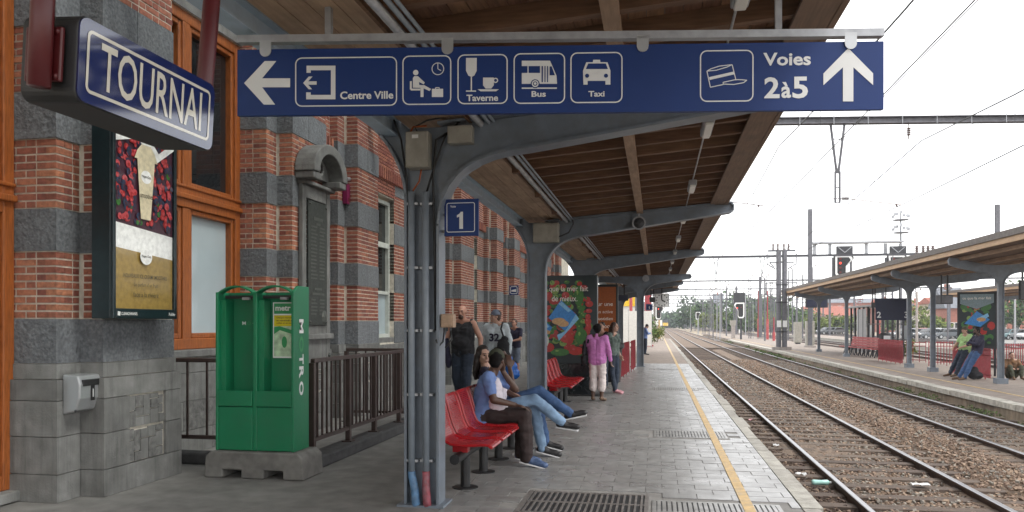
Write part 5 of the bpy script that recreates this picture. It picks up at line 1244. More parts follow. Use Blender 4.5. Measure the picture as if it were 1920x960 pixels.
for i, (px, pt, pb_, w, mm) in enumerate(sorted(MASTS)):
    D = D_base(pb_); b = at(px, pb_, D); h = (pb_ - pt) / FOC * D
    t = thing('line_mast', '%s line mast, number %d of the row from the left' % ('slim' if w < .18 else 'stout', 0), 'mast', tuple(b), 'line masts standing between the far tracks')
    t['label'] = '%s grey mast, %s from the left among the far tracks' % ('slim' if w < .18 else ('lattice' if w > .27 else 'stout'), ORD[i])
    m = MB()
    if w > .27:
        for sx in (-1, 1): m.box(b.x + sx * w * .4 - .04, b.x + sx * w * .4 + .04, b.y - .08, b.y + .08, b.z, b.z + h)
        z = .3; k = 0
        while z < h - .5: m.bar((b.x - w * .4 * (1 if k % 2 else -1), b.y, b.z + z), (b.x + w * .4 * (1 if k % 2 else -1), b.y, b.z + z + .5), .03, .03); z += .5; k += 1
    else: m.tube([b, b + UZ * h], [w * .5, w * .38], 8)
    m.build('mast', mm, t); MB().box(b.x - .3, b.x + .3, b.y - .3, b.y + .3, b.z - .1, b.z + .12).build('footing', 'mast_conc', t)
    if h > 5 and w > .15 and pt < 560:
        m = MB()
        for sx in (-1, 1): m = MB().tube([b + UZ * h, b + UZ * (h + .2) + UX * (.35 * sx)], .03, 5).ball(b + UZ * (h + .3) + UX * (.35 * sx), .09, 6); m.build('insulator', 'insulator', t)
for px, pt, pb_ in ((1422, 545, 640), (1439, 545, 642), (1451, 595, 645), (1648, 585, 650)):
    D = D_base(pb_); b = at(px, pb_, D); h = (pb_ - pt) / FOC * D; t = thing('red_post', 'slim dull red post, %s from the left near the far platform end' % ORD[(1422, 1439, 1451, 1648).index(px)], 'post', tuple(b), 'dull red posts near the end of the far platform')
    MB().tube([b, b + UZ * h * .45], .14, 8).build('lower_shaft', 'red_old', t); MB().tube([b + UZ * h * .451, b + UZ * h], .07, 8).build('upper_shaft', 'red_fence', t)
# twin posts with transformers
t = thing('transformer_posts', 'pair of thick grey posts carrying switch gear and insulators on top', 'mast', tuple(G2(1465, 656)))
tops = []
for px in (1460, 1471):
    b = G2(px, 656); tp = at(px, 470, -CS * b.x + CC * b.y); MB().tube([b, (b.x, b.y, tp.z)], .17, 10).build('post', 'mast', t); MB().box(b.x - .4, b.x + .4, b.y - .4, b.y + .4, P2Z, P2Z + .2).build('footing', 'mast_conc', t)
    MB().box(b.x - .14, b.x + .14, b.y - .2, b.y - .18, P2Z + 1.55, P2Z + 2.0).build('plate', 'white_print', t)
    for z in (1.2, 3.2, 4.4): MB().tube([(b.x, b.y, P2Z + z), (b.x, b.y, P2Z + z + .08)], .2, 10).build('collar', 'dark_metal', t)
    tops.append(V((b.x, b.y, tp.z)))
c = (tops[0] + tops[1]) / 2; m = MB(); m.bar(c - UX * .9, c + UX * .9, .15, .12).bar(c - UX * .8 - UZ * .8, c + UX * .8 - UZ * .8, .1, .08).bar(c - UX * 1.0 - UZ * 2.2, c + UX * 1.0 - UZ * 2.2, .1, .08).bar(c - UX * .8 - UZ * .8, c - UX * .5 - UZ * 1.1, .06, .06)
for s in (-1, 1):
    m.tube([c + UX * (.95 * s) - UZ * .2, c + UX * (.95 * s) - UZ * .9, c + UX * (.4 * s) - UZ * 1.25], .04, 6).tube([c + UX * (1.0 * s) - UZ * 2.2, c + UX * (1.0 * s) - UZ * 3.0, c + UX * (.4 * s) - UZ * 3.4], .04, 6).tube([c + UX * (1.0 * s) - UZ * 2.2, c + UX * (.95 * s) - UZ * .9], .02, 6)
m.build('bracket', 'mast', t)
for x in (-.55, -.25, .15, .45):
    m = MB()
    for k in range(5): m.tube([c + UX * x + UZ * (.05 + k * .09), c + UX * x + UZ * (.12 + k * .09)], [.11, .05], 8)
    m.build('insulator', 'insulator', t)
for px0, px1, pt, pb_, D, lab in ((1490, 1503, 604, 645, 58, 'narrow grey equipment cabinet with an orange edge on the far platform'), (1512, 1527, 602, 650, 56, 'tall grey equipment cabinet beside the big mast on the far platform')):
    D = D_base(pb_, P2Z); a, b = at(px0, pb_, D), at(px1, pt, D); t = thing('equipment_cabinet', lab, 'cabinet', tuple(a)); MB().box(a.x, b.x, a.y, a.y + .6, P2Z + .12, b.z).build('body', 'cabinet', t, bevel=.02); MB().box(a.x + .1, b.x - .1, a.y + .05, a.y + .5, P2Z, P2Z + .119).build('plinth', 'dark_metal', t); MB().box(a.x + .05, (a.x + b.x) / 2 - .01, a.y - .015, a.y - .001, P2Z + .2, b.z - .06).build('door', 'cabinet', t); MB().box((a.x + b.x) / 2 + .01, b.x - .05, a.y - .015, a.y - .001, P2Z + .2, b.z - .06).build('door', 'cabinet', t)
# signals
def signal_head(t, c, w, h, lamps, flip=1):
    P = [(-.5, .5), (-.5, -.5 + .12), (-.38, -.5), (.02, -.5), (.14, -.38), (.14, -.02), (.5, .3), (.5, .38), (.38, .5), (-.38, .5)]
    P = [(a * w * flip, b * h) for a, b in P]
    if flip > 0: P = list(reversed(P))
    MB().prism([(a * 1.16, b * 1.12) for a, b in P], c, UX, UZ, .12).build('head', 'black', t); m = MB(); P2_ = P if flip > 0 else P
    n = len(P); inn = [(a * .76, b * .84) for a, b in P]; m.add([c + UX * a + UZ * b - UY * .15 for a, b in P + inn], [(i, (i + 1) % n, n + (i + 1) % n, n + i) for i in range(n)]); m.build('border', 'white_print', t)
    for (a, b, lit) in lamps: MB().tube([c + UX * (a * w * flip) + UZ * (b * h) - UY * .13, c + UX * (a * w * flip) + UZ * (b * h) - UY * .17], .07 * w, 10).build('lamp', 'lens_red' if lit else 'lens_dim', t)
D = 88; c = at(1386, 582, D); t = thing('signal', 'railway signal with one red light and a white outline between the tracks', 'signal', (c.x, c.y, GZ)); signal_head(t, c, 1.1, 1.75, [(.2, .15, True), (.2, -.15, False) if False else (-.2, .2, False)], -1)
MB().box(c.x - .62, c.x + .62, c.y - .1, c.y + .2, c.z + .95, c.z + 2.0).build('upper_board', 'dark_metal', t); MB().box(c.x + .1, c.x + .3, c.y, c.y + .2, GZ, c.z - .9).build('post', 'dark_metal', t)
a = at(1375, 640, D_base(640)); q = thing('relay_post', 'square concrete post with a pale box on top beside the red light signal', 'post', tuple(a)); MB().box(a.x - .22, a.x + .22, a.y, a.y + .4, a.z, a.z + 1.9).build('post', 'mast_conc', q); MB().box(a.x - .35, a.x + .3, a.y - .05, a.y + .4, a.z + 1.9, a.z + 2.5).build('box', 'cabinet', q); MB().box(a.x + .65, a.x + 1.0, a.y, a.y + .3, a.z + .95, a.z + 1.4).build('box', 'white_print', q)
c = at(1309, 592, 150); t = thing('signal', 'small distant railway signal with a white outline among the masts', 'signal', (c.x, c.y, GZ)); signal_head(t, c, .9, 1.4, [(-.2, .2, False)]); MB().box(c.x - .1, c.x + .1, c.y, c.y + .2, GZ, c.z - .7).build('post', 'galv', t)
c = at(1237, 586, 85); t = thing('signal', 'railway signal with a red light under the station clock', 'signal', (c.x, c.y, 0)); signal_head(t, c, .9, 1.5, [(-.15, .25, True), (-.15, -.1, False)]); MB().box(c.x - .1, c.x + .1, c.y, c.y + .2, 0, c.z - .7).build('post', 'mast_conc', t); MB().box(c.x - .7, c.x + .1, c.y + .2, c.y + .4, -.3, 4).build('mast', 'mast_conc', t)
Yg = 64.5; f = lambda px, py: atY(px, py, Yg)
t = thing('signal_gantry', 'signal bridge with two white outlined signals above the canopy across the tracks', 'signal', (12, Yg, GZ)); a, b = f(1520, 456), f(1692, 458)
MB().box(a.x, b.x, Yg - .4, Yg + .4, a.z - .08, a.z + .05).build('walkway', 'galv', t)
for px in (1527, 1556, 1624, 1660, 1688): p = f(px, 455); MB().box(p.x - .12, p.x + .12, Yg - .05, Yg + .05, f(px, 478).z, p.z - .081).build('strut', 'galv', t)
for px, lab in ((1580, 0), (1679, 1)):
    p = f(px, 472); w = f(px + 15, 472).x - p.x; MB().box(p.x - w, p.x + w, Yg - .7, Yg - .45, f(px, 482).z, f(px, 463).z).build('board', 'dark_metal', t)
    m = MB(); stroke3 = lambda a, b: m.bar(a, b, .05, .05); z1, z0 = f(px, 465).z, f(px, 475).z
    stroke3(V((p.x - w * .8, Yg - .72, z1)), V((p.x, Yg - .72, z0))); stroke3(V((p.x, Yg - .72, z0)), V((p.x + w * .8, Yg - .72, z1))); m.build('chevron', 'galv', t)
    c = f(px - 2, 500); c.y -= .6; signal_head(t, c, 1.25, 1.6, [(-.2, .35, False), (-.2, .14, True), (-.2, -.08, False), (-.2, -.3, False)])
    MB().box(p.x + .45, p.x + .6, Yg - .4, Yg - .25, f(px, 530).z, f(px, 483).z).box(p.x - .85, p.x - .72, Yg - .4, Yg - .25, f(px, 540).z, f(px, 483).z).build('post', 'mast', t)
b = at(1689, 640, 140); t = thing('floodlight_tower', 'tall floodlight tower with two rings of lamps behind the far canopy', 'light', tuple(b)); tz = lambda py: at(1689, py, 140).z
MB().tube([(b.x, b.y, GZ), (b.x, b.y, tz(398))], [.3, .12], 8).build('mast', 'mast', t)
for py, r in ((413, 1.3), (437, 1.3)):
    z = tz(py); MB().lathe([(r, 0), (r, .12)], (b.x, b.y, z), 14).build('ring', 'mast', t)
    for k in range(7): a = 2 * PI * k / 7; MB().box(b.x + r * math.cos(a) - .2, b.x + r * math.cos(a) + .2, b.y + r * math.sin(a) - .2, b.y + r * math.sin(a) + .2, z + .5 + (k % 3) * .3, z + .95 + (k % 3) * .3).tube([(b.x + r * math.cos(a), b.y + r * math.sin(a), z), (b.x + r * math.cos(a), b.y + r * math.sin(a), z + .6 + (k % 3) * .3)], .04, 4).build('lamp', 'galv', t)
# switchgear on the second gantry
for px in (1719, 1731, 1740, 1749):
    p = atY(px, 478, 62); t = thing('insulator_stack', 'dark ribbed insulator, %s of four on the second gantry beam' % ORD[(1719, 1731, 1740, 1749).index(px)], 'insulator', tuple(p), 'insulators on the second gantry'); m = MB()
    for k in range(5): m.tube([p + UZ * (.05 + k * .13), p + UZ * (.16 + k * .13)], [.16, .07], 8)
    m.build('stack', 'insulator', t)

# ------------------------------------------------------------------ far end of platform 1
t = thing('station_clock', 'square white station clock hanging at the far end of the near canopy', 'clock', tuple(at(1241, 562, 38))); c = at(1241, 563, 38); h = .36
MB().box(c.x - h, c.x + h, c.y - .12, c.y + .12, c.z - h * .9, c.z + h * .9).build('case', 'silver', t, bevel=.03); m = MB(); yy = c.y - .125
for k in range(12): a = PI / 6 * k; m.bar((c.x + .24 * math.sin(a), yy, c.z + .24 * math.cos(a)), (c.x + .29 * math.sin(a), yy, c.z + .29 * math.cos(a)), .055, .008, up=UY)
m.bar((c.x, yy - .003, c.z), (c.x - .02, yy - .003, c.z + .24), .055, .01, up=UY).bar((c.x, yy - .003, c.z), (c.x + .16, yy - .003, c.z - .085), .06, .01, up=UY); m.build('hands', 'black', t); MB().box(c.x - .3, c.x + .3, c.y - .124, c.y - .121, c.z - .3, c.z + .3).build('dial', 'white_print', t); MB().bar((c.x, c.y, c.z + h * .9), (c.x, c.y, c.z + .8), .05, .05, up=UY).build('hanger', 'dark_metal', t)
voie_sign('small blue number 1 sign near the far end of the near platform', 1211, 1224, 570, 582, 36.8, True); screen('small black hanging display beside the station clock', 1218, 1228, 557, 567, 37.2, 'black', .15); screen('dark blue display board under the far canopy left of the slim pillar', 1148, 1178, 553, 564, 33, 'sign_navy', .1)
def post_thing(name, lab, cat, px, pt, pb_, r, m, z=0, D=None):
    D = D or D_base(pb_, z); b = at(px, pb_, D); b.z = z; h = at(px, pt, D).z - z; t = thing(name, lab, cat, tuple(b)); MB().tube([b, b + UZ * h], r, 8).build('shaft', m, t); MB().box(b.x - r * 1.6, b.x + r * 1.6, b.y - r * 1.6, b.y + r * 1.6, z, z + .1).build('foot', m, t); return t
post_thing('post', 'brown red post standing at the far end behind the standing women', 'post', 1183, 555, 640, .12, 'red_old', D=60)
post_thing('post', 'pale maroon post with a dull red base near the number 1 sign', 'post', 1215, 545, 655, .22, 'red_fence', D=52)
post_thing('post', 'thin pale yellow marker post at the far platform end', 'post', 1236, 600, 636, .10, 'yellow_line', D=78)
c = at(1236, 606, 78); t = thing('track_board', 'small white board at the end of the near platform', 'sign', tuple(c)); MB().box(c.x - .35, c.x + .3, c.y - .05, c.y, c.z - .25, c.z + .3).build('board', 'white_print', t); MB().box(c.x - .05, c.x + .05, c.y, c.y + .05, 0, c.z - .25).build('post', 'galv', t)
t = thing('site_fence', 'white site fence panels at the end of the station building', 'fence', (-3, 50, 0))
for i in range(6): MB().box(-4.6 + i * .72, -4.6 + i * .72 + .7, 50, 50.04, .1, 2.3).build('panel', 'house_white', t)
for i in range(7): MB().box(-4.65 + i * .72, -4.6 + i * .72, 50.05, 50.1, 0, 2.4).build('post', 'galv', t)
t = thing('goods_shed', 'pale shed with an orange band at the far end of the near platform', 'building', (-6, 64, 0)); MB().box(-12, -1.7, 64, 76, 0, 2.9).build('wall', 'house_white', t); MB().box(-12.1, -1.6, 63.9, 76.1, 2.9, 3.7).build('roof_band', 'train_yellow', t); MB().box(-4.5, -3.3, 63.95, 64, 0, 2.1).build('door', 'house_cream', t)
for x in (-7, -2.9): MB().box(x, x + .8, 63.95, 64, 1.1, 1.8).build('window', 'glass_dark', t)
fence2('maroon fence panel on the near platform beyond the girl in jeans', (-.98, 21.5, 0), (-.84, 24.2, 0), .92, .15); fence2('second maroon fence panel farther along the near platform', (-.80, 24.9, 0), (-.72, 26.6, 0), .92, .15)
t = thing('litter_bin', 'black litter bin behind the girl in jeans', 'bin', (-1.12, 20.6, 0)); MB().lathe([(.2, 0), (.24, .85), (.3, .9), (.3, 1.0), (.1, 1.12)], (-1.12, 20.6, 0), 14).build('body', 'black', t); MB().lathe([(.245, .0), (.25, .08)], (-1.12, 20.6, .6), 14).build('band', 'dark_metal', t)
# train
tr = thing('train', 'distant train with a yellow front approaching on the near track', 'train', (TR1 + .6, 330, RT)); X = TR1 + .6
MB().prism([(-1.45, .9), (1.45, .9), (1.5, 2.6), (1.2, 3.6), (.6, 3.9), (-.6, 3.9), (-1.2, 3.6), (-1.5, 2.6)], (X, 330, RT), UX, UZ, -60).build('body', 'train_dark', tr); MB().box(X - 1.1, X + 1.1, 329.8, 330, RT + .9, RT + 2.2).build('nose', 'train_yellow', tr); MB().box(X - .9, X + .9, 329.85, 330, RT + 2.3, RT + 3.1).build('windscreen', 'glass_dark', tr)
for s in (-.8, .8): MB().tube([(X + s, 329.8, RT + 1.3), (X + s, 329.7, RT + 1.3)], .16, 8).build('headlight', 'lamp_glass', tr)
MB().box(X - 1.2, X + 1.2, 330.2, 389, RT + .1, RT + .9).build('bogie', 'black', tr)

# ------------------------------------------------------------------ far ground, houses, cars
tag(MB().quad((34.5, 92, GZ - .03), (120, 92, GZ - .03), (120, 150, GZ - .03), (34.5, 150, GZ - .03)).build('car_park', 'asphalt'), kind='structure')
def car_proto():
    t = thing('parked_car', 'car', 'car', (0, 0, 0), 'cars parked beyond the tracks')
    side = [(-2.05, .35), (2.05, .35), (2.1, .62), (1.9, .82), (1.0, .93), (.45, 1.38), (-.9, 1.42), (-1.65, 1.0), (-2.05, .92)]
    MB().prism(side, (0, .82, 0), UX, UZ, 1.64).build('body', 'car_paint0', t, bevel=.06)
    m = MB(); m.prism([(.93, .95), (.45, 1.33), (-.85, 1.36), (-1.5, 1.0)], (0, .828, 0), UX, UZ, 1.656); m.build('window', 'glass_dark', t)
    m = MB().prism([(1.02, .96), (1.04, .98), (.50, 1.395), (.47, 1.37)], (0, .7, 0), UX, UZ, 1.4); m.build('windscreen', 'glass_dark', t)
    for x in (-1.3, 1.3):
        for y in (-.84, .66):
            w = MB().tube([(x, y, .32), (x, y + .18, .32)], .32, 14).build('wheel', 'black', t); MB().tube([(x, y - .012, .32), (x, y + .192, .32)], .19, 10).build('rim', 'silver', w)
    for y in (-.6, .6): MB().ball((2.02, y, .7), (.08, .15, .09), 8).build('headlight', 'lamp_glass', t)
    return t
cp = car_proto(); cl_ = ['silver', 'dark blue', 'white', 'dark grey', 'red', 'dark teal']; first = True
CARS = [(1712, 0, 112), (1729, 1, 112), (1742, 0, 108), (1757, 2, 112), (1772, 3, 108), (1786, 0, 112), (1800, 2, 112), (1722, 4, 124), (1750, 2, 126), (1778, 5, 124), (1890, 5, 104), (1906, 3, 104), (1920, 2, 104), (1552, 3, 150), (1566, 0, 150), (1700, 3, 118), (1695, 0, 110), (1836, 5, 108), (1868, 5, 108)]
for i, (px, c, D) in enumerate(sorted(CARS)):
    p = at(px, 620, D); o = cp if i == 0 else copy_tree(cp)
    o.location = (p.x, p.y, GZ - .02); o.rotation_euler = (0, 0, rad(200 + (i * 37) % 23)); o['label'] = '%s car, %s from the left in the car park beyond the tracks' % (cl_[c], ORD[i])
    for ch in o.children:
        if ch.name.startswith('body') and c != 0:
            ch.data = ch.data.copy(); ch.data.materials[0] = K['car_paint%d' % c]
def house(lab, px0, px1, D, zt, zr, wm, rm, dep=9, wins=3, floors=2):
    a, b = at(px0, 606, D), at(px1, 606, D); w = (b - a).length; t = thing('house', lab, 'house', (a.x, a.y, GZ)); y0 = a.y
    x0, x1 = a.x, a.x + w
    MB().box(x0, x1, y0, y0 + dep, GZ, zt).build('wall', wm, t); e = .4
    m = MB(); m.add([(x0 - e, y0 - e, zt), (x1 + e, y0 - e, zt), (x1 + e, y0 + dep + e, zt), (x0 - e, y0 + dep + e, zt), (x0 - e, y0 + dep / 2, zr), (x1 + e, y0 + dep / 2, zr)], [(0, 1, 5, 4), (2, 3, 4, 5), (0, 4, 3), (1, 2, 5), (3, 2, 1, 0)]); r = m.build('roof', rm, t)
    MB().box(x0 + w * .3, x0 + w * .3 + .7, y0 + dep / 2 - .4, y0 + dep / 2 + .3, zr - .8, zr + .7).build('chimney', 'house_red', r)
    for f in range(floors):
        for i in range(wins):
            cx = x0 + w * (i + .5) / wins; z = GZ + .9 + f * 2.7
            if z + 1.4 < zt: q = MB().box(cx - .55, cx + .55, y0 - .05, y0 + .02, z, z + 1.4).build('window', 'house_white', t); MB().box(cx - .45, cx + .45, y0 - .07, y0 - .051, z + .1, z + 1.3).build('pane', 'glass_dark', q)
house('red roofed white house behind the car park', 1716, 1750, 165, 3.2, 6.2, 'house_white', 'roof_red'); house('pale orange house end between the posts behind the car park', 1752, 1776, 150, 5.3, 6.6, 'house_cream', 'roof_red', wins=2)
house('brick house with a slate roof behind the car park', 1776, 1812, 140, 4.2, 8.0, 'house_red', 'roof_slate', wins=3); house('long low cream warehouse with a red roof behind the far tracks', 1515, 1640, 210, 3.6, 6.2, 'house_cream', 'roof_red', 14, 8, 1)
house('red brick warehouse behind the cream warehouse', 1530, 1680, 250, 8.0, 9.6, 'house_red', 'roof_slate', 14, 9, 3); house('brick house behind the trees at the right edge', 1868, 1960, 150, 5.5, 8.2, 'house_red', 'roof_red', 9, 4); house('small brick house behind the shelter across the tracks', 1648, 1700, 190, 4.6, 7.4, 'house_red', 'roof_red'); house('far pointed roof house among the trees beyond the tracks', 1340, 1356, 330, 8, 14, 'house_cream', 'roof_slate', 9, 2)
# ------------------------------------------------------------------ trees
def leaves(n, blobs, size):
    k = RNG.integers(0, len(blobs), n); B = np.array(blobs); c = B[k]
    d = RNG.normal(0, 1, (n, 3)); d /= np.linalg.norm(d, axis=1)[:, None]; rr = RNG.random(n) ** .45
    p = c[:, :3] + d * rr[:, None] * c[:, 3:6]
    u = RNG.normal(0, 1, (n, 3)); u /= np.linalg.norm(u, axis=1)[:, None]; w = np.cross(u, RNG.normal(0, 1, (n, 3))); w /= np.linalg.norm(w, axis=1)[:, None]
    s = (size * RNG.uniform(.6, 1.4, n))[:, None]
    v = np.stack([p - u * s, p + w * s * .6, p + u * s, p - w * s * .6], 1)
    return v.reshape(-1, 3), np.arange(n * 4).reshape(n, 4)
def tree(lab, px, D, h, r, m='leaf', n=900, group='trees beyond the tracks', z=None):
    p = at(px, 620, D); z = GZ - .1 if z is None else z; t = thing('tree', lab, 'tree', (p.x, p.y, z), group); T = MB()
    T.tube([(p.x, p.y, z), (p.x + .1, p.y, z + h * .35), (p.x, p.y, z + h * .75)], [h * .028, h * .02, h * .008], 7)
    bl_ = []
    for k in range(11):
        a = R.uniform(0, 2 * PI); q = R.uniform(.15, .75) * r; zz = z + h * R.uniform(.28, .74); b = V((p.x + q * math.cos(a), p.y + q * math.sin(a), zz)); s = r * R.uniform(.28, .5)
        bl_.append((b.x, b.y, b.z, s, s, s * .8)); T.tube([(p.x, p.y, z + h * R.uniform(.25, .5)), b], [h * .012, h * .004], 5)
    T.build('trunk', 'bark', t); v, f = leaves(n, bl_, max(.12, .0022 * D)); np_mesh('crown', v, f, m, t)
TREES = [(1296, 240, 8.5, 6, 1), (1310, 230, 11, 7, 1), (1322, 225, 10.5, 6, 0), (1345, 220, 6, 6, 1), (1365, 220, 6, 6, 0), (1384, 215, 11.5, 8, 0), (1405, 220, 12.5, 8, 1), (1424, 220, 11.5, 8, 0), (1445, 215, 11, 8, 0), (1462, 210, 9.5, 7, 1), (1480, 200, 8, 6, 0), (1498, 205, 8, 6, 0), (1280, 300, 7, 8, 1), (1268, 360, 7, 9, 1), (1335, 200, 5, 5, 2), (1372, 200, 5, 6, 0), (1430, 200, 5, 6, 2), (1400, 200, 5.5, 7, 0), (1455, 195, 5, 5, 2), (1258, 430, 8, 10, 1),
         (1540, 165, 4, 5, 2), (1556, 160, 4.2, 4.5, 2), (1575, 160, 3.6, 3, 0), (1680, 150, 5, 3.5, 0), (1706, 140, 7, 3.5, 2), (1731, 140, 4.5, 3.5, 2), (1766, 132, 3.2, 2.5, 2), (1900, 120, 9, 5, 1), (1925, 118, 10, 5, 0), (1880, 125, 7, 4, 0), (1600, 180, 4, 4, 0)]
for i, (px, D, h, r, c) in enumerate(sorted(TREES)):
    tree(['mid green broad tree', 'dark green tree', 'pale yellow green bushy tree'][c] + ', %s from the left in the row beyond the tracks' % ORD[i], px, D, h, r, ['leaf', 'leaf_dark', 'leaf_yellow'][c], 900 if r > 4 else 500)
bl_ = [(R.uniform(-60, 120), R.uniform(440, 700), 1 + R.uniform(-1, 3), 14, 12, 4 + R.uniform(0, 3)) for k in range(70)]; v, f = leaves(9000, bl_, 1.6); o = np_mesh('far_wood', v, f, 'leaf_dark'); o['kind'] = 'stuff'
def shrub(lab, p, r, h, n, m='leaf', size=.05):
    t = thing('shrub', lab, 'shrub', tuple(p)); B = [(p.x + R.uniform(-r, r) * .6, p.y + R.uniform(-r, r) * .6, p.z + h * R.uniform(.3, .7), r * .5, r * .5, h * .35) for k in range(6)]; v, f = leaves(n, B, size); np_mesh('foliage', v, f, m, t); MB().tube([p, p + UZ * h * .5], .03, 5).build('stem', 'bark', t)
shrub('green shrub at the far end of the near platform', V((-.6, 60, 0)), .8, 2.2, 500, 'leaf', .09); shrub('dry grassy bush at the far platform end', V((.1, 70, 0)), .9, 1.3, 500, 'leaf_yellow', .08); shrub('second green shrub behind the number 1 sign', V((-1.6, 56, 0)), .8, 1.8, 500, 'leaf', .09); shrub('shrub growing behind the red bench across the tracks', V((13.6, 46, P2Z)), .6, 1.0, 300, 'leaf_yellow', .07)
# weeds along the wall of platform 2
bl_ = [(P2X - R.uniform(.1, .5), R.choice((R.uniform(14, 18), R.uniform(19.5, 21.5), R.uniform(23, 28), R.uniform(30, 46))), GZ + .0, .14, .3, .15) for k in range(60)]; v, f = leaves(4200, bl_, .026); o = np_mesh('weeds', v, f, 'weed'); o['kind'] = 'stuff'
bl_ = [(P2X - R.uniform(.1, .9), R.uniform(45, 64), GZ + .08, .25, .5, .10) for k in range(22)]; v, f = leaves(1100, bl_, .05); o = np_mesh('weeds', v, f, 'weed'); o['kind'] = 'stuff'
bl_ = [(R.uniform(7.9, 10), R.uniform(68, 110), GZ + .1, .8, 1.2, .2) for k in range(40)]; v, f = leaves(2200, bl_, .07); o = np_mesh('weeds', v, f, 'weed'); o['kind'] = 'stuff'
# litter between the rails and the platform
def litter(name, lab, cat, px, py, w, l, m, z=GZ + .05):
    p = gnd(px, py, z); t = MB(); n = 5; vs = []
    for i in range(n):
        for j in range(n): vs.append((p.x + (i / (n - 1) - .5) * w, p.y + (j / (n - 1) - .5) * l, z + .02 + R.uniform(0, .035)))
    t.add(vs, [(i * n + j, i * n + j + 1, (i + 1) * n + j + 1, (i + 1) * n + j) for i in range(n - 1) for j in range(n - 1)]); o = t.build(name, m); s = o.modifiers.new('thick', 'SOLIDIFY'); s.thickness = .004; return tag(o, lab, cat)
litter('paper_litter', 'crumpled white paper lying between the rails of the near track', 'litter', 1726, 914, .2, .14, 'litter'); litter('paper_litter', 'white scrap of paper beside the platform edge near the bottle', 'litter', 1502, 894, .14, .09, 'litter'); litter('paper_litter', 'small pale scrap lying by the near rail', 'litter', 1455, 838, .1, .08, 'litter'); litter('paper_litter', 'tiny white scrap on the ballast of the near track', 'litter', 1361, 720, .14, .1, 'litter'); litter('paper_litter', 'pinkish scrap by the near rail farther along', 'litter', 1408, 790, .1, .1, 'shoe_pink')
p = gnd(1522, 904, GZ + .08); t = thing('plastic_bottle', 'crushed pale green plastic bottle lying by the near rail', 'bottle', tuple(p)); m = MB().tube([p, p + V((.03, .0, .0)), p + V((.12, .01, .0)), p + V((.2, .02, .0)), p + V((.225, .022, 0))], [.03, .036, .03, .036, .014], 10); m.build('body', 'bottle_green', t, smooth=True); MB().tube([p + V((.226, .022, 0)), p + V((.245, .023, 0))], .015, 8).build('cap', 'white_print', t)
p = gnd(982, 856); litter('paper_litter', 'tiny scrap of paper on the platform by the seated man', 'litter', 965, 858, .05, .04, 'litter', .0)

# pale air over the far tracks
hz = bpy.data.materials.new('haze'); hz.use_nodes = True; n = hz.node_tree; n.nodes.clear()
o_ = n.nodes.new('ShaderNodeOutputMaterial'); v_ = n.nodes.new('ShaderNodeVolumePrincipled'); v_.inputs['Color'].default_value = (.86, .92, 1, 1); v_.inputs['Density'].default_value = .00045; v_.inputs['Anisotropy'].default_value = .2
n.links.new(v_.outputs[0], o_.inputs['Volume']); K['haze'] = hz
tag(MB().box(-520, 720, -70, 1320, -2.0, 30).build('haze', 'haze'), kind='stuff')
# ------------------------------------------------------------------ people
def remesh(mb, vox, it, name, m, parent, ripple=0):
    me = bpy.data.meshes.new('shape'); me.from_pydata(mb.v, [], mb.f); o = bpy.data.objects.new('shape', me); COL.objects.link(o)
    r = o.modifiers.new('r', 'REMESH'); r.mode = 'VOXEL'; r.voxel_size = vox
    s = o.modifiers.new('s', 'SMOOTH'); s.factor = .5; s.iterations = it
    n = bpy.data.meshes.new_from_object(o.evaluated_get(bpy.context.evaluated_depsgraph_get()))
    bpy.data.objects.remove(o); bpy.data.meshes.remove(me); n.name = name
    if ripple:
        c = np.empty(len(n.vertices) * 3, np.float32); n.vertices.foreach_get('co', c); c = c.reshape(-1, 3)
        sd_ = RNG.uniform(0, 50)
        d = np.array([noise.noise((x * 8 + sd_, y * 8, z * 15)) + .55 * noise.noise((x * 19, y * 19 + sd_, z * 34 + x * 14)) for x, y, z in c.tolist()], np.float32) * (ripple * 2.6)
        nr = np.empty(len(n.vertices) * 3, np.float32); n.vertices.foreach_get('normal', nr); c += nr.reshape(-1, 3) * d[:, None]
        n.vertices.foreach_set('co', c.ravel()); n.update()
    n.materials.clear(); n.materials.append(K[m]); n.polygons.foreach_set('use_smooth', [True] * len(n.polygons))
    q = bpy.data.objects.new(name, n); COL.objects.link(q); q.parent = parent
    return q
def cap(mb, a, b, ra, rb, n=10):
    a, b = V(a), V(b); mb.ball(a, ra, n).ball(b, rb, n)
    if (a - b).length > 1e-4: mb.tube([a, b], [ra, rb], n)
STAND = dict(pel=(0, 0, .95), wst=(0, 0, 1.10), chs=(0, .01, 1.29), nck=(0, -.01, 1.46), hd=(0, .03, 1.615), shL=(-.185, -.01, 1.42), elL=(-.245, -.03, 1.15), wrL=(-.25, .05, .91), shR=(.185, -.01, 1.42), elR=(.245, -.03, 1.15), wrR=(.25, .05, .91),
             hpL=(-.09, 0, .93), knL=(-.10, .03, .50), anL=(-.10, -.02, .09), toL=(-.125, .14, .035), hpR=(.09, 0, .93), knR=(.10, .03, .50), anR=(.10, -.02, .09), toR=(.125, .14, .035))
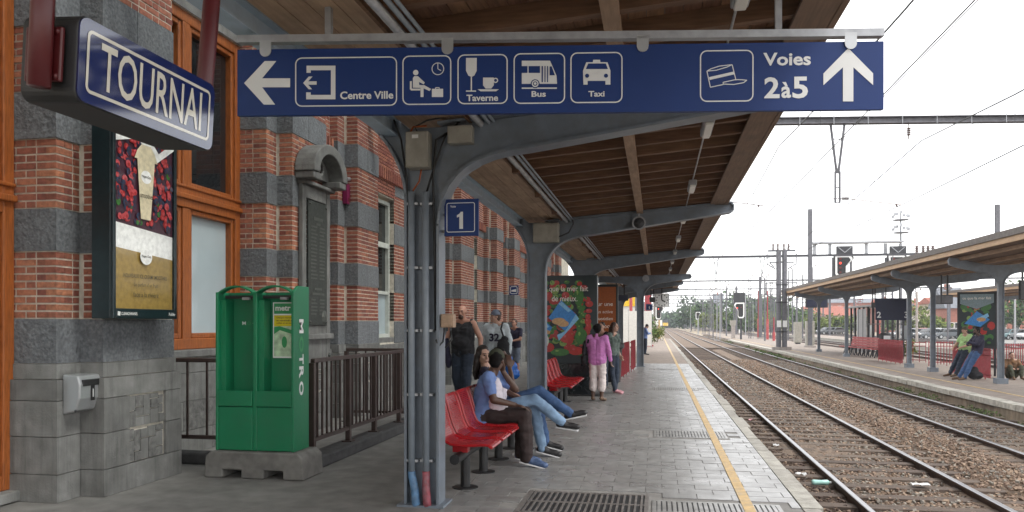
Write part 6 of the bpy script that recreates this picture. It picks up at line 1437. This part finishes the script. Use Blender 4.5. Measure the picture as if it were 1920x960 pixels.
def person(label, loc, rz, J=None, s=1., g=1., skin='skin', shirt='cloth_black', sleeve='short', trousers='denim', leg='long', shoes='shoe_black', hair=('hair_dark', 'short'), capm=None, brim=True, yaw=0, pitch=0, vox=.012, beard=False, hemz=-.10, belly=0, fem=False, hl=None, hr=None, curl=.5, flare=1., cap_bill=0, group=None):
    j = {k: V(v) for k, v in dict(STAND, **(J or {})).items()}
    t = thing('person', label, 'person', (0, 0, 0), group)
    B = MB(); sw = .92 if fem else 1.0
    for k in 'LR':
        q = -1 if k == 'L' else 1; ax = (j['sh' + 'R'] - j['sh' + 'L']).normalized() * q
        cap(B, j['chs'] + ax * .075, j['wst'] + ax * .055, .105 * g, .098 * g); cap(B, j['wst'] + ax * .055, j['pel'] + ax * .075, .098 * g, .105 * g)
        cap(B, j['nck'], j['sh' + k], .055, .052 * g); cap(B, j['chs'] + ax * .07, j['sh' + k] * .8 + j['nck'] * .2, .1 * g, .05)
        cap(B, j['sh' + k], j['el' + k], .050 * g * sw, .040 * g * sw); cap(B, j['el' + k], j['wr' + k], .041 * g * sw, .027 * sw)
        cap(B, j['hp' + k], j['kn' + k], .085 * g, .056 * g); cap(B, j['kn' + k], j['kn' + k] * .6 + j['an' + k] * .4, .056 * g, .056 * g); cap(B, j['kn' + k] * .6 + j['an' + k] * .4, j['an' + k], .056 * g, .036)
        cap(B, j['an' + k] - V((0, .0, .03)), j['to' + k], .036, .028)
        # hand: palm, four fingers with two bends, thumb
        w = j['wr' + k]; d = (hl if k == 'L' else hr); fa = (w - j['el' + k]).normalized(); d = V(d).normalized() if d else fa
        side = d.cross(V((0, 0, 1))); side = side if side.length > .2 else V((0, 1, 0)); side.normalize(); nn = side.cross(d).normalized()
        if d.z < -.6: side = V((0, 1, 0)); side = (side - d * side.dot(d)).normalized(); nn = side.cross(d).normalized() * q
        B.ball(w + d * .05, (.018, .018, .018), 8)
        for f in range(4):
            o = side * (.030 - .020 * f); p0 = w + d * .02 + o * .7; p1 = w + d * (.088 - abs(f - 1.3) * .005) + o; L = (.078, .086, .08, .062)[f]
            e1 = (d - nn * curl).normalized(); e2 = (d * (1 - curl) - nn * 1.1 * curl).normalized(); p2 = p1 + e1 * L * .5; p3 = p2 + (e2 if e2.length else d) * L * .5
            cap(B, p0, p1, .0145, .0115, 6); cap(B, p1, p2, .0105, .0095, 6); cap(B, p2, p3, .0095, .008, 6)
        b0 = w + d * .025 + side * .026; b1 = b0 + (side * .7 + d * .8).normalized() * .04; cap(B, b0, b1, .014, .0115, 6); cap(B, b1, b1 + (side * .25 + d - nn * .3).normalized() * .032, .0115, .009, 6)
    if belly: B.ball(j['wst'] + V((0, .05 * belly, 0)), (.15 * g, .13 * g, .15), 12)
    Rm = Matrix.Rotation(rad(yaw), 3, 'Z') @ Matrix.Rotation(rad(pitch), 3, 'X'); h = j['hd']; H = lambda x, y, z: h + Rm @ V((x, y, z))
    cap(B, j['nck'] - V((0, 0, .03)), H(0, -.02, -.06), .056 * (.9 if fem else 1), .052 * (.88 if fem else 1))
    B.ball(H(0, -.012, .025), (.074, .092, .088), 14, Rm); B.ball(H(0, .02, -.045), (.058, .066, .068), 12, Rm); B.ball(H(0, .045, -.088), (.032, .03, .026), 8, Rm)
    B.tube([H(0, .082, .018), H(0, .104, -.026), H(0, .085, -.036)], [.009, .0155, .012], 6); B.ball(H(.0, .075, .03), (.055, .018, .014), 8, Rm); B.ball(H(0, .084, -.065), (.026, .012, .013), 8, Rm)
    for q in (-1, 1): B.ball(H(q * .075, -.012, -.012), (.012, .02, .031), 8, Rm); B.ball(H(q * .042, .058, -.02), (.024, .02, .02), 8, Rm)
    remesh(B, vox * .8, 2, 'body', skin, t)
    for q in (-1, 1):
        MB().ball(H(q * .031, .0835, .007), (.0125, .008, .0075), 8, Rm).build('eye', 'eye', t, smooth=True); MB().bar(H(q * .014, .094, .031), H(q * .05, .082, .031), .006, .007).build('eyebrow', hair[0] if hair else 'hair_dark', t)
    MB().bar(H(-.022, .0945, -.064), H(.022, .0945, -.064), .008, .008).build('mouth', 'lip', t)
    if beard: b = MB(); b.ball(H(0, .062, -.085), (.05, .042, .045), 10, Rm).ball(H(0, .085, -.05), (.03, .014, .01), 8, Rm); remesh(b, .008, 1, 'beard', 'hair_dark' if beard is True else beard, t)
    # clothes
    S = MB(); add = .017
    for k in 'LR':
        q = -1 if k == 'L' else 1; ax = (j['shR'] - j['shL']).normalized() * q
        up = (j['chs'] - j['pel']).normalized()
        cap(S, j['chs'] + ax * .078, j['wst'] + ax * .062, .108 * g + add, .105 * g + add); cap(S, j['wst'] + ax * .062, j['pel'] + ax * .07 + up * (hemz + .10), .105 * g + add, .11 * g + add)
        cap(S, j['chs'] + ax * .07, j['sh' + k] * .82 + j['nck'] * .18, .105 * g, .056 * g)
        if sleeve != 'none':
            cap(S, j['nck'] * .55 + j['sh' + k] * .45 - V((0, 0, .012)), j['sh' + k], .058, .064 * g)
            if sleeve == 'short': cap(S, j['sh' + k], j['sh' + k] * .38 + j['el' + k] * .62, .066 * g, .062 * g)
            else: cap(S, j['sh' + k], j['el' + k], .066 * g * sw, .055 * g * sw); cap(S, j['el' + k], j['el' + k] * .06 + j['wr' + k] * .94, .055 * g * sw, .042 * sw)
        else: cap(S, j['nck'] * .6 + j['sh' + k] * .4 + V((0, .0, .012)), j['chs'] + ax * .08, .042, .1)
    if belly: S.ball(j['wst'] + V((0, .05 * belly, 0)), (.15 * g + add, .13 * g + add, .16), 12)
    if sleeve == 'long': cap(S, j['nck'] - V((0, 0, .06)), j['nck'] + V((0, 0, -.005)), .085, .072)
    if fem:
        for q in (-1, 1): S.ball(j['chs'] + V((q * .07, .085, .0)), (.062, .06, .062), 10)
    remesh(S, vox, 3, 'shirt', shirt, t, .0042)
    T = MB(); T.ball(j['pel'], (.15 * g, .115 * g, .105), 12)
    for k in 'LR':
        cap(T, j['hp' + k], j['kn' + k], .10 * g, .074 * g)
        if leg == 'short': continue
        e = j['an' + k] if leg == 'long' else j['kn' + k] * .48 + j['an' + k] * .52
        if leg == 'long': e = e + (j['an' + k] - j['kn' + k]).normalized() * .005
        m = j['kn' + k] * .55 + e * .45; cap(T, j['kn' + k], m, .074 * g, .070 * g * flare); cap(T, m, e, .070 * g * flare, .056 * flare if leg == 'long' else .078 * flare)
    remesh(T, vox, 3, 'trousers', trousers, t, .0045)
    for k in 'LR':
        a, b = j['an' + k], j['to' + k]; d = (b - a); dz = V((d.x, d.y, d.z)).normalized(); heel = a - dz * .035 - V((0, 0, .035)) if abs((a - j['kn' + k]).normalized().z) > .5 else a + (a - j['kn' + k]).normalized() * .03
        f = MB(); cap(f, heel, b, .040, .036); cap(f, a, heel * .5 + b * .5, .042, .042); f.ball(b + dz * .03, (.042, .045, .033), 10); o = remesh(f, .010, 2, 'shoe', shoes, t)
        if shoes in ('shoe_blue', 'shoe_black') and vox < .0125:
            so_ = MB(); n_ = (a - j['kn' + k]).normalized(); n_ = (n_ - dz * n_.dot(dz)).normalized(); p, q = heel + n_ * .034, b + dz * .03 + n_ * .030; so_.bar(p - dz * .03, q + dz * .03, .078, .016, up=n_); so_.build('sole', 'shoe_white', o, bevel=.006)
    if hair and hair[1] != 'bald':
        Hh = MB(); Hh.ball(H(0, -.026, .036), (.084, .094, .092), 14, Rm); Hh.ball(H(0, -.05, -.02), (.072, .055, .075), 10, Rm)
        if hair[1] == 'bun': Hh.ball(H(0, -.04, .03), (.095, .1, .1), 12, Rm)
        if hair[1] == 'long':
            for q in (-1, 1): Hh.tube([H(q * .068, -.005, .04), H(q * .085, -.02, -.08), H(q * .09, -.03, -.2), H(q * .075, -.04, -.30)], [.03, .036, .04, .022], 8)
            Hh.tube([H(0, -.07, .0), H(0, -.085, -.12), H(0, -.09, -.30)], [.075, .08, .05], 10)
        remesh(Hh, .011, 2, 'hair', hair[0], t, .003)
    if capm:
        c = MB(); c.ball(H(0, -.014, .052), (.087, .102, .082), 14, Rm); c.tube([H(0, -.014, .035), H(0, -.014, .062)], [.094, .09], 16)
        o = remesh(c, .010, 2, 'cap', capm, t)
        if brim:
            P = [H(x * .07, .06 + .085 * math.sqrt(max(0, 1 - x * x)), .042 - .012 * x * x) for x in np.linspace(-1, 1, 9)]; b = MB(); n = len(P)
            b.add(P + [p + Rm @ V((0, 0, .008)) for p in P], [tuple(range(n)), tuple(reversed(range(n, 2 * n)))] + [(i, n + i, n + (i + 1) % n, (i + 1) % n) for i in range(n)]); b.build('brim', capm, t)
    t.location = loc; t.rotation_euler = (0, 0, rad(rz)); t.scale = (s, s, s)
    return t
def xf(t, p): return Matrix.Rotation(t.rotation_euler.z, 3, 'Z') @ (V(p) * t.scale.x) + t.location
SIT = dict(pel=(0, 0, .545), wst=(0, .02, .68), chs=(0, .07, .85), nck=(0, .10, 1.0), hd=(0, .15, 1.125), shL=(-.185, .09, .955), shR=(.185, .09, .955), elL=(-.20, .32, .80), wrL=(-.09, .20, 1.0), elR=(.26, .17, .72), wrR=(.14, .38, .66),
           hpL=(-.09, .02, .53), knL=(-.10, .44, .55), anL=(-.10, .40, .10), toL=(-.115, .56, .04), hpR=(.09, .02, .53), knR=(.11, .47, .55), anR=(.13, .50, .10), toR=(.15, .67, .04))
sm = person('seated man in a blue shirt and dark green cap with a hand on his knee', (-1.86, 8.36, 0), -90, SIT, 1., 1.06, 'skin_dark', 'cloth_blue', 'short', 'cloth_brownblack', 'long', 'shoe_blue', ('hair_black', 'short'), 'cloth_olive', False, yaw=84, pitch=-4, vox=.0105, hemz=-.14, hr=(-.25, .9, -.2), hl=(.2, -.1, 1), curl=.35, flare=1.2)
b = MB(); b.ball((.06, .15, .70), (.14, .085, .15), 12).ball((.05, .15, .82), (.12, .075, .13), 12).ball((.08, .2, .62), (.10, .1, .07), 10); remesh(b, .0105, 2, 'undershirt', 'cloth_white', sm, .004)
W1 = dict(SIT, chs=(0, .02, .86), nck=(0, .03, 1.0), hd=(0, .07, 1.13), shL=(-.17, .02, .96), shR=(.17, .02, .96), elR=(.22, .26, .82), wrR=(.1, .2, 1.02), elL=(-.22, .1, .72), wrL=(-.12, .3, .64), knR=(.02, .47, .66), anR=(-.04, .78, .40), toR=(-.04, .92, .36), knL=(-.09, .45, .54), anL=(-.06, .55, .10), toL=(-.06, .71, .04))
person('seated person in white top and crossed light jeans behind the man in blue', (-1.84, 8.86, 0), -90, W1, 1., .95, 'skin_dark', 'cloth_white', 'short', 'denim_light', 'long', 'shoe_black', ('hair_black', 'short'), yaw=-10, vox=.0115, fem=True, hr=(-.2, -.1, 1), curl=.4)
W2 = dict(SIT, pel=(0, .02, .545), wst=(0, -.03, .68), chs=(0, -.12, .86), nck=(0, -.17, 1.01), hd=(.03, -.19, 1.14), shL=(-.17, -.15, .96), shR=(.17, -.15, .96), elR=(.22, .05, .73), wrR=(.12, .25, .66), elL=(-.22, .05, .73), wrL=(-.12, .25, .66), knR=(.02, .5, .71), anR=(-.03, .86, .45), toR=(-.03, 1.0, .46), knL=(-.09, .46, .54), anL=(-.06, .56, .10), toL=(-.06, .72, .04))
person('seated woman with long dark hair and a navy top looking past the man in blue', (-1.88, 9.34, 0), -90, W2, 1., .95, 'skin', 'cloth_navy', 'short', 'denim', 'long', 'shoe_black', ('hair_dark', 'long'), yaw=-48, pitch=-3, vox=.0115, fem=True)
WALK = dict(knL=(-.11, .10, .50), anL=(-.11, .14, .10), toL=(-.13, .31, .05), knR=(.11, .03, .50), anR=(.11, -.18, .13), toR=(.12, -.03, .035), elL=(-.31, -.05, 1.16), wrL=(-.34, .03, .92), elR=(.31, -.02, 1.16), wrR=(.36, .07, .92))
mt = person('bald bearded man in a black vest and dark trousers walking towards the camera', (-3.52, 14.1, 0), 170, WALK, 1.075, 1.2, 'skin_ruddy', 'cloth_black', 'none', 'denim_dark', 'long', 'shoe_black', ('hair_dark', 'bald'), vox=.0125, beard='hair_brown', belly=1.0, pitch=-4)
def bag(name, lab, cat, pts, radii, m, strap=None):
    t = thing(name, lab, cat, tuple(pts[0])); b = MB()
    for (a, r) in zip(pts, radii): b.ball(a, r, 10)
    remesh_(b, t, m)
    if strap: MB().tube(strap, .018, 6).build('strap', m, t, smooth=True)
    return t
def remesh_(b, t, m):
    L = t.location.copy(); b.v = [(x - L.x, y - L.y, z - L.z) for x, y, z in b.v]; remesh(b, .016, 3, 'bag_body', m, t, .004)
w = xf(mt, (.37, .07, .86)); bag('folded_jacket', 'dark jacket carried by the man in the black vest', 'jacket', [w + V((.10, 0, .06)), w + V((.13, .02, -.1)), w + V((.09, .03, .2))], [(.07, .08, .16), (.07, .08, .14), (.06, .07, .14)], 'cloth_navy')
W32 = dict(WALK, elL=(-.27, .0, 1.15), wrL=(-.29, .1, .92), elR=(.27, -.03, 1.15), wrR=(.27, -.02, .92))
m32 = person('man in a grey cap and a pale grey 32 shirt carrying bags', (-3.06, 14.9, 0), 172, W32, 1.03, 1.1, 'skin', 'cloth_grey', 'long', 'cloth_greyblue', 'long', 'shoe_black', ('hair_brown', 'short'), 'cloth_greyblue', True, yaw=-58, vox=.0125)
pr = MB(); pr.text('32', (-.02, .152, 1.22), -UX, UZ, h=.15, w=.19, bold=.04).text('VARSITY', (-.02, .153, 1.345), -UX, UZ, h=.03, w=.16, bold=.02) if False else pr.text('32', (-.02, .157, 1.22), -UX, UZ, h=.15, w=.2, bold=.04)
o = pr.build('number_print', 'cloth_navy', None); o.parent = m32
w = xf(m32, (-.29, .1, .84)); bag('plastic_bag', 'shiny blue plastic carrier bag in the hand of the man in the 32 shirt', 'bag', [w + V((.05, 0, -.18)), w + V((.07, .0, -.3)), w + V((.03, 0, -.05))], [(.13, .11, .13), (.15, .12, .12), (.05, .04, .1)], 'bag_blue')
w = xf(m32, (-.20, .16, 1.05)); bag('shoulder_bag', 'black shoulder bag slung across the man in the 32 shirt', 'bag', [w, w + V((0, .0, -.16)), w + V((.02, 0, .12))], [(.13, .08, .18), (.14, .08, .12), (.08, .06, .1)], 'cloth_black', [w + V((0, 0, .2)), xf(m32, (-.14, .12, 1.38)), xf(m32, (-.13, .0, 1.50)), xf(m32, (-.15, -.12, 1.3))])
person('distant man in a dark shirt and grey shorts by the facade', (-3.9, 21.6, 0), 160, dict(elR=(.25, .1, 1.14), wrR=(.08, .26, 1.12), elL=(-.25, .1, 1.14), wrL=(-.08, .26, 1.10)), .95, 1.05, 'skin_ruddy', 'cloth_navy', 'short', 'cloth_greyblue', 'short', 'shoe_black', ('hair_brown', 'short'), vox=.016)
pw = person('woman in a purple jacket and cropped beige trousers seen from behind', (-1.14, 15.45, 0), -12, dict(elL=(-.25, .05, 1.14), wrL=(-.2, .2, 1.0), elR=(.27, -.02, 1.14), wrR=(.29, .06, .90)), .875, 1.2, 'skin_dark', 'cloth_purple', 'long', 'cloth_beige', 'crop', 'shoe_brown', ('hair_black', 'bun'), vox=.0115, fem=True, hemz=-.13, flare=1.15)
w = xf(pw, (-.26, .0, 1.12)); bag('handbag', 'black handbag on the shoulder of the woman in the purple jacket', 'bag', [w + V((-.03, 0, 0)), w + V((-.04, 0, -.16)), w + V((-.03, .02, .1))], [(.06, .13, .15), (.07, .14, .13), (.05, .08, .12)], 'cloth_black', [w + V((-.0, .0, .15)), xf(pw, (-.17, -.02, 1.50)), xf(pw, (-.2, -.1, 1.3))])
person('young woman with long brown hair and a grey green top looking to the right', (-.92, 17.25, 0), -118, dict(knR=(.07, .0, .5), anR=(.1, .1, .09), toR=(.12, .26, .035), elR=(.24, -.12, 1.16), wrR=(.12, -.17, .98), elL=(-.24, -.06, 1.14), wrL=(-.22, .05, .92)), .895, .93, 'skin', 'cloth_greygreen', 'short', 'denim_dark', 'long', 'shoe_pink', ('hair_brown', 'long'), vox=.0115, fem=True, yaw=8, hemz=-.08)
person('woman with tied dark hair hidden behind the woman in the purple jacket', (-1.26, 18.5, 0), 165, None, .9, .95, 'skin', 'cloth_black', 'short', 'denim_dark', 'long', 'shoe_black', ('hair_dark', 'short'), vox=.016, fem=True)
person('person in a bright blue shirt with bowed head behind the slim pillar', (-.55, 38.5, 0), -70, dict(hd=(0, .12, 1.56), elR=(.24, .1, 1.15), wrR=(.12, .28, 1.2), elL=(-.24, .1, 1.15), wrL=(-.12, .28, 1.2)), .88, 1.0, 'skin', 'cloth_blue', 'long', 'denim_dark', 'long', 'shoe_black', ('hair_dark', 'short'), pitch=-30, vox=.018)
LEAN = dict(pel=(0, -.32, .86), wst=(0, -.36, 1.0), chs=(0, -.38, 1.20), nck=(0, -.37, 1.37), hd=(0, -.32, 1.52), shL=(-.185, -.38, 1.33), shR=(.185, -.38, 1.33), elL=(-.25, -.2, 1.10), wrL=(.02, -.08, 1.16), elR=(.25, -.2, 1.10), wrR=(-.02, -.10, 1.10), hpL=(-.09, -.3, .85), hpR=(.09, -.3, .85), knL=(-.1, -.08, .47), knR=(.1, -.06, .47), anL=(-.1, .10, .09), anR=(.12, .14, .09), toL=(-.12, .26, .035), toR=(.14, .30, .035))
c = G2(1803, 712); person('man in a dark jacket and blue jeans leaning with folded arms across the tracks', (c.x + .1, c.y - .1, P2Z), 100, LEAN, 1.04, 1.05, 'skin_dark', 'cloth_navy', 'long', 'denim', 'long', 'shoe_brown', ('hair_black', 'short'), beard='hair_black', vox=.014)
c = G2(1798, 707); person('man in a pale green shirt and camouflage cap leaning on the red barrier', (c.x, c.y + .25, P2Z), 112, dict(LEAN, elL=(-.27, -.26, 1.05), wrL=(-.14, -.02, .95), elR=(.27, -.24, 1.05), wrR=(.12, -.0, .95)), 1.04, 1.12, 'skin', 'cloth_green', 'short', 'denim_dark', 'long', 'shoe_brown', ('hair_brown', 'short'), 'cloth_camo', True, belly=1.1, vox=.014)
c = G2(1826, 712); bag('backpack', 'dark backpack on the ground beside the leaning men', 'bag', [V((c.x, c.y, P2Z + .18)), V((c.x, c.y, P2Z + .3)), V((c.x + .12, c.y, P2Z + .14))], [(.19, .15, .18), (.15, .12, .14), (.16, .13, .13)], 'cloth_black')
GSIT = dict(pel=(0, 0, .13), wst=(0, -.02, .28), chs=(0, -.02, .46), nck=(0, .02, .62), hd=(0, .06, .76), shL=(-.18, 0, .58), shR=(.18, 0, .58), elL=(-.25, .15, .36), wrL=(-.12, .34, .36), elR=(.25, .15, .36), wrR=(.12, .34, .36), hpL=(-.09, .03, .12), hpR=(.09, .03, .12), knL=(-.16, .38, .40), knR=(.16, .38, .40), anL=(-.12, .55, .09), anR=(.12, .55, .09), toL=(-.14, .70, .035), toR=(.14, .70, .035))
c = G2(1898, 711); person('person in a brown jacket sitting on the ground at the right edge', (c.x + .1, c.y + .3, P2Z), 175, GSIT, 1., 1.1, 'skin', 'cloth_brown', 'long', 'cloth_olive', 'long', 'shoe_brown', ('hair_brown', 'short'), vox=.016)
